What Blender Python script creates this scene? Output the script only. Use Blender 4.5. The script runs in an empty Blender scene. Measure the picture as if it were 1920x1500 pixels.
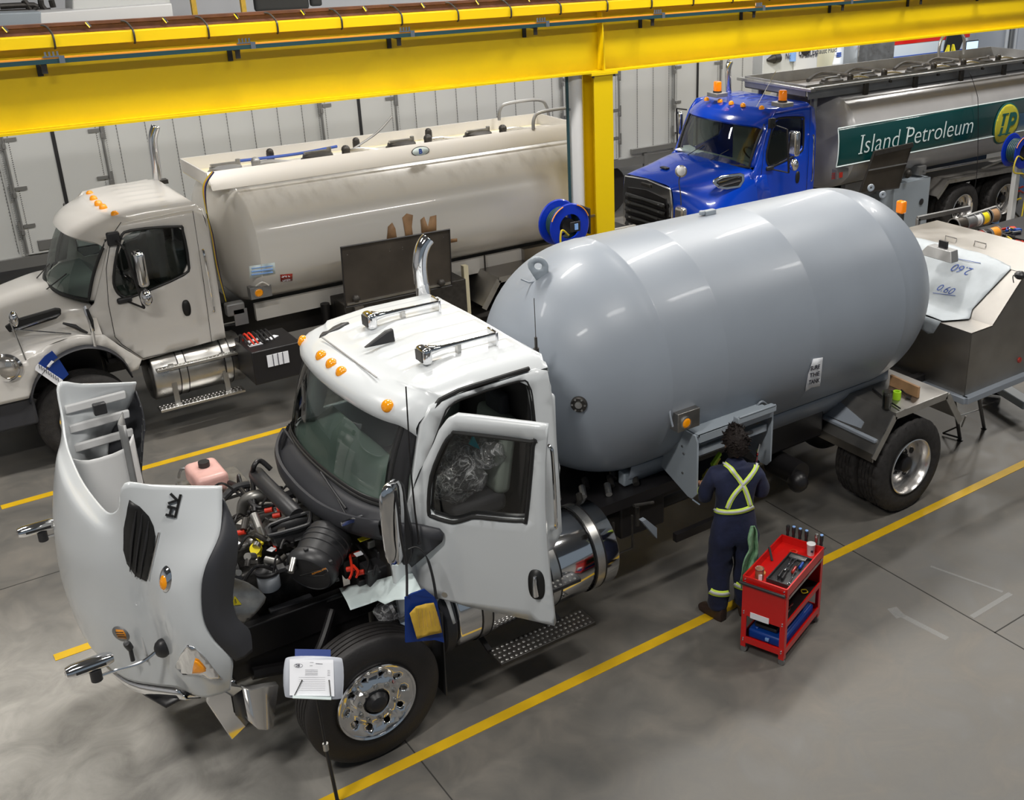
import bpy, bmesh, math, random
from math import sin, cos, pi, radians, sqrt, atan2
from mathutils import Vector, Matrix, Euler
from mathutils.geometry import delaunay_2d_cdt
random.seed(7)
S = bpy.context.scene
COL = S.collection
# ---------------------------------------------------------------- camera
FPX, PCX, PCY = 2026.058, 1191.646, 660.803      # focal length and principal point of the (cropped) photograph
CAM = Vector((0, 0, 5.8))
RT = Vector((0.79657118, -0.60452053, -0.00541129))
DN = Vector((-0.23144509, -0.29667957, -0.92650656))
FW = Vector((0.55848681, 0.73928084, -0.3762397))
cd = bpy.data.cameras.new('camera'); cam = bpy.data.objects.new('camera', cd); COL.objects.link(cam)
M3 = Matrix((RT, -DN, -FW)).transposed()
cam.matrix_world = Matrix.Translation(CAM) @ M3.to_4x4()
cd.sensor_width = 36; cd.lens = 36 * FPX / 1920
cd.shift_x = (960 - PCX) / 1920; cd.shift_y = (PCY - 750) / 1920
cd.clip_end = 200
S.camera = cam
def A(px, py, ax, val):
    "the point where the line of sight through a pixel meets the plane x, y or z = val"
    r = RT * ((px - PCX) / FPX) + DN * ((py - PCY) / FPX) + FW
    i = 'xyz'.index(ax); t = (val - CAM[i]) / r[i]
    return CAM + r * t
def AP(px, py, p0, n):
    r = RT * ((px - PCX) / FPX) + DN * ((py - PCY) / FPX) + FW
    t = (Vector(p0) - CAM).dot(n) / r.dot(n)
    return CAM + r * t
# ---------------------------------------------------------------- world, lights, exposure
w = bpy.data.worlds.new('world'); S.world = w; w.use_nodes = True
w.node_tree.nodes['Background'].inputs[0].default_value = (0.72, 0.86, 1.0, 1)
w.node_tree.nodes['Background'].inputs[1].default_value = 0.24
S.view_settings.view_transform = 'Standard'; S.view_settings.look = 'None'
S.view_settings.exposure = -0.22; S.view_settings.gamma = 1; S.view_settings.use_curve_mapping = False
def area(name, loc, rot, sx, sy, power, col=(1, 0.97, 0.92)):
    l = bpy.data.lights.new(name, 'AREA'); l.shape = 'RECTANGLE'; l.size = sx; l.size_y = sy; l.energy = power; l.color = col
    o = bpy.data.objects.new(name, l); COL.objects.link(o); o.location = loc; o.rotation_euler = rot
    return o
for i, (x, y, p) in enumerate([(-1.5, 3.0, 520), (4.5, 3.2, 270), (10.5, 3.2, 330), (-1.5, 10.5, 330), (4.5, 10.5, 470), (10.5, 10.0, 470), (16.5, 9.5, 470),
                               (3.5, 17, 150), (10, 17, 400), (17, 17, 560), (22, 14, 400)]):
    area('ceiling_lamp', (x, y, 8.6), (0, 0, 0), 2.4, 0.5, p)
area('coach_fill', (26, 18.6, 5.2), (radians(72), 0, 0), 7, 2, 420, (0.8, 0.9, 1))  # added fill lamp inside the hall, aimed to brighten the coach
# ---------------------------------------------------------------- materials
MAT = {}
def mat(name, col, rough=0.5, metal=0.0, coat=0.0, spec=0.5, bump=0.0, bscale=40, var=0.0, vscale=3.0, emis=None, col2=None, sheen=0, alpha=1, rvar=0.0):
    m = bpy.data.materials.new(name); m.use_nodes = True; nt = m.node_tree; b = nt.nodes['Principled BSDF']
    c = (*col, 1) if len(col) == 3 else col
    b.inputs['Base Color'].default_value = c; b.inputs['Roughness'].default_value = rough; b.inputs['Metallic'].default_value = metal
    b.inputs['Coat Weight'].default_value = coat; b.inputs['Coat Roughness'].default_value = 0.05; b.inputs['Specular IOR Level'].default_value = spec
    b.inputs['Sheen Weight'].default_value = sheen
    if alpha < 1: b.inputs['Alpha'].default_value = alpha
    tc = nt.nodes.new('ShaderNodeTexCoord')
    if var or col2 or rvar:
        n = nt.nodes.new('ShaderNodeTexNoise'); n.inputs['Scale'].default_value = vscale; n.inputs['Detail'].default_value = 6
        nt.links.new(tc.outputs['Object'], n.inputs['Vector'])
        if var or col2:
            r = nt.nodes.new('ShaderNodeValToRGB'); r.color_ramp.elements[0].position = 0.35; r.color_ramp.elements[1].position = 0.68
            d = col2 if col2 else tuple(max(0, x * (1 - var)) for x in col[:3])
            r.color_ramp.elements[0].color = (*d[:3], 1); r.color_ramp.elements[1].color = c
            nt.links.new(n.outputs['Fac'], r.inputs['Fac']); nt.links.new(r.outputs['Color'], b.inputs['Base Color'])
        if rvar:
            mr = nt.nodes.new('ShaderNodeMapRange'); mr.inputs[1].default_value = 0.3; mr.inputs[2].default_value = 0.7
            mr.inputs[3].default_value = rough; mr.inputs[4].default_value = min(1, rough + rvar)
            nt.links.new(n.outputs['Fac'], mr.inputs[0]); nt.links.new(mr.outputs[0], b.inputs['Roughness'])
    if bump:
        n2 = nt.nodes.new('ShaderNodeTexNoise'); n2.inputs['Scale'].default_value = bscale; n2.inputs['Detail'].default_value = 4
        nt.links.new(tc.outputs['Object'], n2.inputs['Vector'])
        bp = nt.nodes.new('ShaderNodeBump'); bp.inputs['Strength'].default_value = bump; bp.inputs['Distance'].default_value = 0.02
        nt.links.new(n2.outputs['Fac'], bp.inputs['Height']); nt.links.new(bp.outputs['Normal'], b.inputs['Normal'])
    if emis:
        b.inputs['Emission Color'].default_value = (*emis[:3], 1); b.inputs['Emission Strength'].default_value = emis[3]
    MAT[name] = m
    return m
def glassmat(name, tint=(0.6, 0.7, 0.68), refl=0.06, rough=0.02):
    m = bpy.data.materials.new(name); m.use_nodes = True; nt = m.node_tree; nt.nodes.clear()
    o = nt.nodes.new('ShaderNodeOutputMaterial'); t = nt.nodes.new('ShaderNodeBsdfTransparent'); g = nt.nodes.new('ShaderNodeBsdfGlossy')
    t.inputs[0].default_value = (*tint, 1); g.inputs['Roughness'].default_value = rough
    mx = nt.nodes.new('ShaderNodeMixShader'); lw = nt.nodes.new('ShaderNodeLayerWeight'); lw.inputs['Blend'].default_value = 0.35
    ad = nt.nodes.new('ShaderNodeMath'); ad.operation = 'MULTIPLY_ADD'; ad.inputs[1].default_value = 0.6; ad.inputs[2].default_value = refl
    nt.links.new(lw.outputs['Fresnel'], ad.inputs[0]); nt.links.new(ad.outputs[0], mx.inputs[0])
    nt.links.new(t.outputs[0], mx.inputs[1]); nt.links.new(g.outputs[0], mx.inputs[2]); nt.links.new(mx.outputs[0], o.inputs[0])
    MAT[name] = m
    return m
mat('bumper_chrome', (0.72, 0.70, 0.68), 0.22, 0.85)
mat('mask_sheet', (0.46, 0.50, 0.53), 0.5, var=0.12, vscale=6)
mat('scuff', (0.42, 0.42, 0.41), 0.7, alpha=0.28)
mat('white_paint', (0.62, 0.645, 0.66), 0.28, coat=0.6)
mat('white_paint_far', (0.66, 0.635, 0.60), 0.3, coat=0.5)
mat('white_inner', (0.66, 0.66, 0.66), 0.55)
mat('blue_paint', (0.0, 0.045, 0.46), 0.2, coat=0.9)
mat('chrome', (0.82, 0.82, 0.83), 0.08, 1.0)
mat('brushed', (0.60, 0.59, 0.57), 0.26, 1.0, var=0.15, vscale=8, rvar=0.15)
mat('stainless', (0.42, 0.40, 0.375), 0.34, 1.0, var=0.2, vscale=2.5, rvar=0.15)
mat('alu_tank', (0.47, 0.46, 0.46), 0.26, 0.1, var=0.1, vscale=2)
mat('alu_matte', (0.36, 0.36, 0.36), 0.5, 0.8, var=0.2)
mat('grey_primer', (0.262, 0.292, 0.335), 0.42, coat=0.05, var=0.06, vscale=1.6)
mat('grey_panel', (0.30, 0.34, 0.38), 0.4, coat=0.2)
mat('rubber', (0.018, 0.016, 0.016), 0.55, bump=0.15, bscale=60)
mat('tread', (0.03, 0.027, 0.026), 0.75, bump=0.2, bscale=80, var=0.4, vscale=20)
mat('black_plastic', (0.022, 0.022, 0.024), 0.42)
mat('flare_plastic', (0.035, 0.036, 0.042), 0.5)
mat('frame_black', (0.012, 0.011, 0.012), 0.4)
mat('dark_metal', (0.06, 0.055, 0.05), 0.45, 0.5, var=0.3, vscale=15)
mat('engine_metal', (0.10, 0.095, 0.09), 0.4, 0.7, var=0.5, vscale=18, bump=0.3, bscale=30)
mat('cast_alu', (0.42, 0.41, 0.39), 0.4, 0.9, var=0.3, vscale=12)
mat('amber', (0.85, 0.30, 0.0), 0.2, coat=0.8, emis=(1, 0.33, 0.0, 0.12))
mat('beacon_amber', (0.9, 0.22, 0.0), 0.15, coat=0.8, emis=(1, 0.25, 0.0, 0.25))
mat('red_lens', (0.35, 0.02, 0.01), 0.2, coat=0.5)
mat('headlight', (0.65, 0.62, 0.58), 0.12, 0.85)
mat('yellow_beam', (0.86, 0.60, 0.0), 0.38, coat=0.15, var=0.04, vscale=0.8)
mat('yellow_plastic', (0.85, 0.70, 0.02), 0.35)
mat('orange_bar', (0.85, 0.32, 0.03), 0.4)
mat('bar_green', (0.02, 0.06, 0.07), 0.35)
mat('rust_rail', (0.16, 0.07, 0.045), 0.5, 0.4, var=0.3, vscale=6)
mat('red_paint', (0.62, 0.008, 0.006), 0.3, coat=0.5)
mat('red_plastic', (0.6, 0.03, 0.01), 0.4)
mat('blue_plastic', (0.005, 0.06, 0.35), 0.4)
mat('blue_vinyl', (0.005, 0.035, 0.22), 0.4)
mat('blue_reel', (0.003, 0.03, 0.42), 0.3, coat=0.3)
mat('navy_cloth', (0.008, 0.013, 0.05), 0.85, sheen=0.05, bump=0.6, bscale=9, var=0.35, vscale=7)
mat('hivis', (0.62, 0.80, 0.08), 0.6, emis=(0.6, 0.8, 0.05, 0.05))
mat('silver_tape', (0.62, 0.63, 0.60), 0.35)
mat('skin', (0.55, 0.30, 0.19), 0.5)
mat('hair', (0.010, 0.006, 0.005), 0.7, spec=0.25, bump=0.9, bscale=60)
mat('boot', (0.035, 0.018, 0.012), 0.5)
mat('sage_cloth', (0.22, 0.42, 0.24), 0.9, bump=0.4, bscale=25, var=0.25, vscale=18)
mat('paper', (0.85, 0.86, 0.90), 0.7)
mat('paper_yellow', (0.80, 0.50, 0.06), 0.7, var=0.15, vscale=14)
mat('sheet_white', (0.70, 0.80, 0.80), 0.5, bump=0.3, bscale=7)
mat('frosted', (0.62, 0.65, 0.72), 0.3, alpha=0.75)
mat('ink', (0.03, 0.03, 0.05), 0.6)
mat('ink_blue', (0.03, 0.08, 0.35), 0.6)
mat('pink_tank', (0.85, 0.50, 0.45), 0.35, alpha=0.9, var=0.15, vscale=9)
mat('milky', (0.62, 0.66, 0.72), 0.35)
mat('dash', (0.26, 0.31, 0.28), 0.6)
mat('seat_cloth', (0.03, 0.03, 0.035), 0.8)
mat('seat_grey', (0.22, 0.25, 0.22), 0.75)
mat('interior', (0.05, 0.045, 0.045), 0.7)
mat('carpet', (0.015, 0.013, 0.013), 0.9)
mat('green_band', (0.003, 0.045, 0.045), 0.25, coat=0.4)
mat('logo_yellow', (0.62, 0.56, 0.05), 0.3)
mat('logo_green', (0.02, 0.12, 0.10), 0.4)
mat('van_panel', (0.60, 0.61, 0.60), 0.5, var=0.05, vscale=0.7)
mat('van_trim', (0.24, 0.24, 0.235), 0.45, 0.5)
mat('rivet', (0.12, 0.12, 0.12), 0.5)
mat('wall', (0.62, 0.63, 0.66), 0.7)
mat('ceiling', (0.22, 0.23, 0.25), 0.8)
mat('pipe_white', (0.72, 0.72, 0.72), 0.35)
mat('wood', (0.45, 0.26, 0.13), 0.6, var=0.35, vscale=5)
mat('cable_yellow', (0.65, 0.5, 0.03), 0.5)
mat('teal', (0.0, 0.35, 0.42), 0.5)
mat('lime', (0.42, 0.75, 0.02), 0.4)
mat('can_label', (0.45, 0.22, 0.12), 0.4, var=0.5, vscale=25)
mat('cream', (0.70, 0.64, 0.45), 0.6)
mat('olive_dark', (0.10, 0.085, 0.07), 0.45, 0.6, var=0.35, vscale=2)
mat('screen', (0.5, 0.7, 0.9), 0.4, emis=(0.6, 0.8, 1, 0.9))
mat('light_blue', (0.25, 0.45, 0.85), 0.5)
mat('seal_black', (0.012, 0.012, 0.012), 0.45)
glassmat('windshield', (0.72, 0.80, 0.77), 0.07)
glassmat('side_glass', (0.35, 0.38, 0.38), 0.06)
glassmat('clear_glass', (0.85, 0.87, 0.85), 0.04)
def plastic_film():
    m = bpy.data.materials.new('plastic_film'); m.use_nodes = True; nt = m.node_tree; nt.nodes.clear(); MAT['plastic_film'] = m
    N = nt.nodes.new; L = nt.links.new
    o = N('ShaderNodeOutputMaterial'); t = N('ShaderNodeBsdfTransparent'); g = N('ShaderNodeBsdfGlossy'); d = N('ShaderNodeBsdfDiffuse')
    t.inputs[0].default_value = (0.82, 0.82, 0.84, 1); g.inputs['Roughness'].default_value = 0.18; d.inputs[0].default_value = (0.7, 0.7, 0.72, 1)
    m1 = N('ShaderNodeMixShader'); m2 = N('ShaderNodeMixShader'); L(d.outputs[0], m1.inputs[1]); L(g.outputs[0], m1.inputs[2]); m1.inputs[0].default_value = 0.55
    tc = N('ShaderNodeTexCoord'); n = N('ShaderNodeTexNoise'); n.inputs['Scale'].default_value = 7; n.inputs['Detail'].default_value = 7; n.inputs['Distortion'].default_value = 1.8
    L(tc.outputs['Object'], n.inputs['Vector']); b = N('ShaderNodeBump'); b.inputs['Strength'].default_value = 1; b.inputs['Distance'].default_value = 0.12
    L(n.outputs['Fac'], b.inputs['Height']); L(b.outputs['Normal'], g.inputs['Normal'])
    r = N('ShaderNodeValToRGB'); e = r.color_ramp.elements; e[0].position = .44; e[0].color = (.14, .14, .14, 1); e[1].position = .56; e[1].color = (.14, .14, .14, 1); q = e.new(.5); q.color = (.8, .8, .8, 1)
    L(n.outputs['Fac'], r.inputs[0]); L(r.outputs[0], m2.inputs[0]); L(t.outputs[0], m2.inputs[1]); L(m1.outputs[0], m2.inputs[2]); L(m2.outputs[0], o.inputs[0])
plastic_film()
def tank_white():
    m = mat('tank_white', (0.70, 0.68, 0.64), 0.3, coat=0.4); nt = m.node_tree; b = nt.nodes['Principled BSDF']
    tc = nt.nodes.new('ShaderNodeTexCoord'); sp = nt.nodes.new('ShaderNodeSeparateXYZ'); nt.links.new(tc.outputs['Object'], sp.inputs[0])
    mp = nt.nodes.new('ShaderNodeMapping'); mp.inputs['Scale'].default_value = (2.2, 1, 0.8); nt.links.new(tc.outputs['Object'], mp.inputs[0])
    n = nt.nodes.new('ShaderNodeTexNoise'); n.inputs['Scale'].default_value = 2.4; n.inputs['Detail'].default_value = 8; nt.links.new(mp.outputs[0], n.inputs['Vector'])
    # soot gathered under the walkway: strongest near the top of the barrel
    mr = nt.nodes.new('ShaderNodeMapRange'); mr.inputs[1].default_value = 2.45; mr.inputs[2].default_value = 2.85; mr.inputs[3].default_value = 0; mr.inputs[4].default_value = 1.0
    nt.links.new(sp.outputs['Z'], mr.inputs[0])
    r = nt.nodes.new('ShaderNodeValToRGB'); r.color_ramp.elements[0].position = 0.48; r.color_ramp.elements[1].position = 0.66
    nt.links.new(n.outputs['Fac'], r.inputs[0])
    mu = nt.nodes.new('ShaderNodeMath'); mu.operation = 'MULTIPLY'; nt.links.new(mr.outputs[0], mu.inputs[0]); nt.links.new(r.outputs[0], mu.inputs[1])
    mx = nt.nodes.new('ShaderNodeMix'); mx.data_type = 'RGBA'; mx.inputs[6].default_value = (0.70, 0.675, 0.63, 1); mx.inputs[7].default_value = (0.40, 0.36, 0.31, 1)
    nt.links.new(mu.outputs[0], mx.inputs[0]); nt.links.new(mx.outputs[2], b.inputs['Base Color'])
tank_white()
def concrete():
    m = mat('concrete', (0.3, 0.3, 0.3), 0.4); nt = m.node_tree; b = nt.nodes['Principled BSDF']
    tc = nt.nodes.new('ShaderNodeTexCoord')
    def noise(sc, det, dist=0.0, rough=0.55):
        n = nt.nodes.new('ShaderNodeTexNoise'); n.inputs['Scale'].default_value = sc; n.inputs['Detail'].default_value = det
        n.inputs['Distortion'].default_value = dist; n.inputs['Roughness'].default_value = rough; nt.links.new(tc.outputs['Object'], n.inputs['Vector']); return n
    n1 = noise(0.35, 8, 0.4, 0.6); n2 = noise(2.2, 10, 0.8, 0.65); n3 = noise(14, 6)
    r = nt.nodes.new('ShaderNodeValToRGB'); e = r.color_ramp.elements
    e[0].position = 0.30; e[0].color = (0.085, 0.085, 0.082, 1); e[1].position = 0.72; e[1].color = (0.21, 0.187, 0.158, 1)
    q = e.new(0.5); q.color = (0.132, 0.124, 0.111, 1)
    a = nt.nodes.new('ShaderNodeMix'); a.data_type = 'FLOAT'; a.inputs[0].default_value = 0.55
    nt.links.new(n1.outputs['Fac'], a.inputs[2]); nt.links.new(n2.outputs['Fac'], a.inputs[3]); nt.links.new(a.outputs[0], r.inputs[0])
    # pale patch at the near left: reflected light put into the floor colour
    g = nt.nodes.new('ShaderNodeVectorMath'); g.operation = 'DISTANCE'; g.inputs[1].default_value = (-.4, 7.3, 0); nt.links.new(tc.outputs['Object'], g.inputs[0])
    mr = nt.nodes.new('ShaderNodeMapRange'); mr.inputs[1].default_value = 0.8; mr.inputs[2].default_value = 3.0; mr.inputs[3].default_value = 1.5; mr.inputs[4].default_value = 0; nt.links.new(g.outputs['Value'], mr.inputs[0])
    mu = nt.nodes.new('ShaderNodeMath'); mu.operation = 'MULTIPLY'; nt.links.new(mr.outputs[0], mu.inputs[0]); nt.links.new(n2.outputs['Fac'], mu.inputs[1])
    mx = nt.nodes.new('ShaderNodeMix'); mx.data_type = 'RGBA'; mx.inputs[7].default_value = (0.55, 0.53, 0.49, 1)
    nt.links.new(mu.outputs[0], mx.inputs[0]); nt.links.new(r.outputs[0], mx.inputs[6]); nt.links.new(mx.outputs[2], b.inputs['Base Color'])
    rr = nt.nodes.new('ShaderNodeMapRange'); rr.inputs[1].default_value = 0.35; rr.inputs[2].default_value = 0.65; rr.inputs[3].default_value = 0.42; rr.inputs[4].default_value = 0.62
    nt.links.new(n2.outputs['Fac'], rr.inputs[0]); nt.links.new(rr.outputs[0], b.inputs['Roughness'])
    bp = nt.nodes.new('ShaderNodeBump'); bp.inputs['Strength'].default_value = 0.06; nt.links.new(n3.outputs['Fac'], bp.inputs['Height']); nt.links.new(bp.outputs['Normal'], b.inputs['Normal'])
concrete()
mat('floor_paint', (0.72, 0.44, 0.01), 0.45, var=0.15, vscale=5)
mat('joint', (0.03, 0.028, 0.025), 0.8)
# ---------------------------------------------------------------- helpers
def V(*a): return Vector(a)
def off(p):
    o = Vector((0, 0, 0))
    while p: o += p.location; p = p.parent
    return o
def basis(d):
    d = Vector(d).normalized(); u = Vector((0, 0, 1)) if abs(d.z) < 0.9 else Vector((1, 0, 0))
    a = d.cross(u).normalized(); return a, d.cross(a).normalized(), d
def cat(pts, n=6, closed=False):
    "smooth curve through points"
    P = [Vector(p) for p in pts]; out = []; m = len(P)
    for i in range(m if closed else m - 1):
        a = P[(i - 1) % m] if closed or i > 0 else P[0]; b = P[i]; c = P[(i + 1) % m]; d = P[(i + 2) % m] if closed or i < m - 2 else P[-1]
        for k in range(n):
            t = k / n; out.append(0.5 * ((2 * b) + (c - a) * t + (2 * a - 5 * b + 4 * c - d) * t * t + (3 * b - a - 3 * c + d) * t ** 3))
    if not closed: out.append(P[-1])
    return out
class MB:
    def __init__(s): s.v = []; s.f = []
    def add(s, vs, fs):
        b = len(s.v); s.v += [Vector(v) for v in vs]; s.f += [tuple(b + i for i in f) for f in fs]; return s
    def box(s, c, d, rz=0, R=None):
        c = Vector(c); R = R or Matrix.Rotation(rz, 3, 'Z')
        vs = [c + R @ Vector((x * d[0] / 2, y * d[1] / 2, z * d[2] / 2)) for x in (-1, 1) for y in (-1, 1) for z in (-1, 1)]
        return s.add(vs, [(0, 1, 3, 2), (4, 6, 7, 5), (0, 4, 5, 1), (2, 3, 7, 6), (0, 2, 6, 4), (1, 5, 7, 3)])
    def beam(s, a, b, w, h, up=(0, 0, 1)):
        "square bar from a to b, w wide and h high"
        a = Vector(a); b = Vector(b); d = (b - a).normalized(); u = Vector(up); sd = d.cross(u).normalized(); u = sd.cross(d).normalized()
        vs = [p + sd * (i * w / 2) + u * (j * h / 2) for p in (a, b) for i, j in ((-1, -1), (1, -1), (1, 1), (-1, 1))]
        return s.add(vs, [(0, 1, 2, 3), (7, 6, 5, 4), (0, 4, 5, 1), (1, 5, 6, 2), (2, 6, 7, 3), (3, 7, 4, 0)])
    def cyl(s, a, b, r, r2=None, n=20, caps=True):
        a = Vector(a); b = Vector(b); r2 = r if r2 is None else r2; u, w, d = basis(b - a); vs = []
        for p, q in ((a, r), (b, r2)): vs += [p + (u * cos(2 * pi * i / n) + w * sin(2 * pi * i / n)) * q for i in range(n)]
        fs = [(i, (i + 1) % n, n + (i + 1) % n, n + i) for i in range(n)]
        if caps: fs += [tuple(range(n))[::-1], tuple(range(n, 2 * n))]
        return s.add(vs, fs)
    def tube(s, pts, r, n=8, closed=False, caps=True):
        P = [Vector(p) for p in pts]; m = len(P); vs = []; pu = None
        for i, p in enumerate(P):
            if closed: d = P[(i + 1) % m] - P[i - 1]
            else: d = P[min(i + 1, m - 1)] - P[max(i - 1, 0)]
            d.normalize()
            if pu is None: u, _, _ = basis(d)
            else:
                u = pu - d * pu.dot(d)
                u = u.normalized() if u.length > 1e-6 else basis(d)[0]
            w = d.cross(u); pu = u; rr = r[i] if isinstance(r, (list, tuple)) else r
            vs += [p + (u * cos(2 * pi * k / n) + w * sin(2 * pi * k / n)) * rr for k in range(n)]
        fs = []
        for i in range(m if closed else m - 1):
            j = (i + 1) % m
            fs += [(i * n + k, i * n + (k + 1) % n, j * n + (k + 1) % n, j * n + k) for k in range(n)]
        if not closed and caps: fs += [tuple(range(n))[::-1], tuple(range((m - 1) * n, m * n))]
        return s.add(vs, fs)
    def lathe(s, prof, c, d, n=32, closed=False):
        "profile of (radius, height) turned about the axis d through c"
        c = Vector(c); u, w, d = basis(d); m = len(prof); vs = []
        for r, h in prof: vs += [c + d * h + (u * cos(2 * pi * i / n) + w * sin(2 * pi * i / n)) * r for i in range(n)]
        fs = [(k * n + i, k * n + (i + 1) % n, (k + 1) % m * n + (i + 1) % n, (k + 1) % m * n + i) for k in range(m if closed else m - 1) for i in range(n)]
        if not closed:
            if prof[0][0] > 1e-4: fs.append(tuple(range(n))[::-1])
            if prof[-1][0] > 1e-4: fs.append(tuple(range((m - 1) * n, m * n)))
        return s.add(vs, fs)
    def grid(s, rows, cu=False, cv=False):
        m = len(rows); n = len(rows[0]); vs = [p for r in rows for p in r]
        fs = [(i * n + j, i * n + (j + 1) % n, (i + 1) % m * n + (j + 1) % n, (i + 1) % m * n + j) for i in range(m if cv else m - 1) for j in range(n if cu else n - 1)]
        return s.add(vs, fs)
    def prism(s, pts, vec):
        P = [Vector(p) for p in pts]; vec = Vector(vec); n = len(P)
        return s.add(P + [p + vec for p in P], [tuple(range(n))[::-1], tuple(range(n, 2 * n))] + [(i, (i + 1) % n, n + (i + 1) % n, n + i) for i in range(n)])
    def ball(s, c, r, n=14, sq=(1, 1, 1)):
        c = Vector(c); vs = []; rows = []
        for i in range(n // 2 + 1):
            t = pi * i / (n // 2); rows.append([c + Vector((sin(t) * cos(2 * pi * j / n) * r * sq[0], sin(t) * sin(2 * pi * j / n) * r * sq[1], cos(t) * r * sq[2])) for j in range(n)])
        return s.grid(rows, cu=True)
    def panel(s, outer, holes, fn, step=0.1):
        "flat region with holes, filled with triangles and carried onto a surface by fn(u, v)"
        vs = []; es = []
        for L in [outer] + holes:
            L2 = []
            for i in range(len(L)):
                a = Vector(L[i][:2]); b = Vector(L[(i + 1) % len(L)][:2]); k = max(1, int((b - a).length / step))
                L2 += [a + (b - a) * j / k for j in range(k)]
            b0 = len(vs); vs += L2; es += [(b0 + i, b0 + (i + 1) % len(L2)) for i in range(len(L2))]
        def inside(p, L):
            c = False; n = len(L)
            for i in range(n):
                x1, y1 = L[i][:2]; x2, y2 = L[i - 1][:2]
                if (y1 > p[1]) != (y2 > p[1]) and p[0] < (x2 - x1) * (p[1] - y1) / (y2 - y1) + x1: c = not c
            return c
        def ok(p): return inside(p, outer) and not any(inside(p, h) for h in holes)
        xs = [p[0] for p in outer]; ys = [p[1] for p in outer]; x = min(xs) + step / 2; border = list(vs)
        while x < max(xs):
            y = min(ys) + step / 2
            while y < max(ys):
                if ok((x, y)) and min((q.x - x) ** 2 + (q.y - y) ** 2 for q in border) > (step * 0.4) ** 2: vs.append(Vector((x, y)))
                y += step
            x += step
        ov, oe, of, *_ = delaunay_2d_cdt(vs, es, [], 0, 1e-5)
        fs = []
        for f in of:
            c = sum((ov[i] for i in f), Vector((0, 0))) / len(f)
            if ok(c): fs.append(tuple(f))
        used = sorted({i for f in fs for i in f}); mp = {i: k for k, i in enumerate(used)}
        return s.add([fn(ov[i].x, ov[i].y) for i in used], [tuple(mp[i] for i in f) for f in fs])
    def build(s, name, m, parent=None, thick=0, bevel=0, bseg=2, flat=False, ang=35, world=True, sub=0, toff=0, cast=True):
        me = bpy.data.meshes.new(name); o0 = off(parent) if (parent and world) else Vector((0, 0, 0))
        me.from_pydata([v - o0 for v in s.v], [], s.f)
        bm = bmesh.new(); bm.from_mesh(me); bmesh.ops.remove_doubles(bm, verts=bm.verts, dist=1e-5)
        bmesh.ops.recalc_face_normals(bm, faces=bm.faces); bm.to_mesh(me); bm.free()
        if not flat:
            me.shade_smooth(); me.set_sharp_from_angle(angle=radians(ang))
        me.materials.append(MAT[m] if isinstance(m, str) else m)
        o = bpy.data.objects.new(name, me); COL.objects.link(o); o.parent = parent
        if thick: md = o.modifiers.new('s', 'SOLIDIFY'); md.thickness = thick; md.offset = toff
        if bevel: md = o.modifiers.new('b', 'BEVEL'); md.width = bevel; md.segments = bseg; md.limit_method = 'ANGLE'; md.angle_limit = radians(30)
        if sub: md = o.modifiers.new('u', 'SUBSURF'); md.levels = sub; md.render_levels = sub
        return o
def tag(o, label=None, cat=None, group=None, kind=None):
    if label: o['label'] = label
    if cat: o['category'] = cat
    if group: o['group'] = group
    if kind: o['kind'] = kind
    return o
def thing(name, label, cat_, loc=(0, 0, 0), group=None, rz=0):
    o = bpy.data.objects.new(name, None); COL.objects.link(o); o.location = loc; o.rotation_euler = (0, 0, rz); o.empty_display_size = 0.2
    return tag(o, label, cat_, group)
def dup(o, parent=None):
    c = o.copy(); COL.objects.link(c); c.parent = parent
    for ch in list(o.children): dup(ch, c)
    return c
def text(s, size=1.0, shear=0.0, sx=1.0, bold=0.0):
    "letter outlines as flat triangles, origin at lower left"
    cu = bpy.data.curves.new('t', 'FONT'); cu.body = s; cu.size = size; cu.shear = shear; cu.offset = bold; cu.resolution_u = 4
    o = bpy.data.objects.new('t', cu); COL.objects.link(o); dg = bpy.context.evaluated_depsgraph_get(); dg.update()
    me = bpy.data.meshes.new_from_object(o.evaluated_get(dg)); vs = [(v.co.x * sx, v.co.y) for v in me.vertices]; fs = [tuple(p.vertices) for p in me.polygons]
    bpy.data.objects.remove(o); bpy.data.curves.remove(cu); bpy.data.meshes.remove(me)
    return vs, fs
def put_text(s, fn, name, m, parent, size=1.0, thick=0.002, **k):
    vs, fs = text(s, size, **k); return MB().add([fn(x, y) for x, y in vs], fs).build(name, m, parent, thick=thick, flat=True)
def rrect(cx, cy, w, h, r, n=4):
    out = []
    for sx, sy, a0 in ((1, 1, 0), (-1, 1, 90), (-1, -1, 180), (1, -1, 270)):
        for i in range(n + 1):
            a = radians(a0 + 90 * i / n); out.append((cx + sx * (w / 2 - r) + r * cos(a), cy + sy * (h / 2 - r) + r * sin(a)))
    return out
# ================================================================ the hall
def struct(o): return tag(o, kind='structure')
struct(MB().box((12, 9, -0.1), (44, 36, 0.2)).build('floor', 'concrete', flat=True))
struct(MB().box((12, 24.6, 4.5), (44, 0.2, 9)).build("wall_back", "wall", flat=True))
struct(MB().box((33.9, 9, 4.4), (0.2, 31, 9)).build('wall_right', 'wall', flat=True))
struct(MB().box((-9.9, 9, 4.4), (0.2, 31, 9)).build('wall_left', 'wall', flat=True))
struct(MB().box((12, 9, 9.3), (44, 36, 0.2)).build('ceiling', 'ceiling', flat=True))
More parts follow.
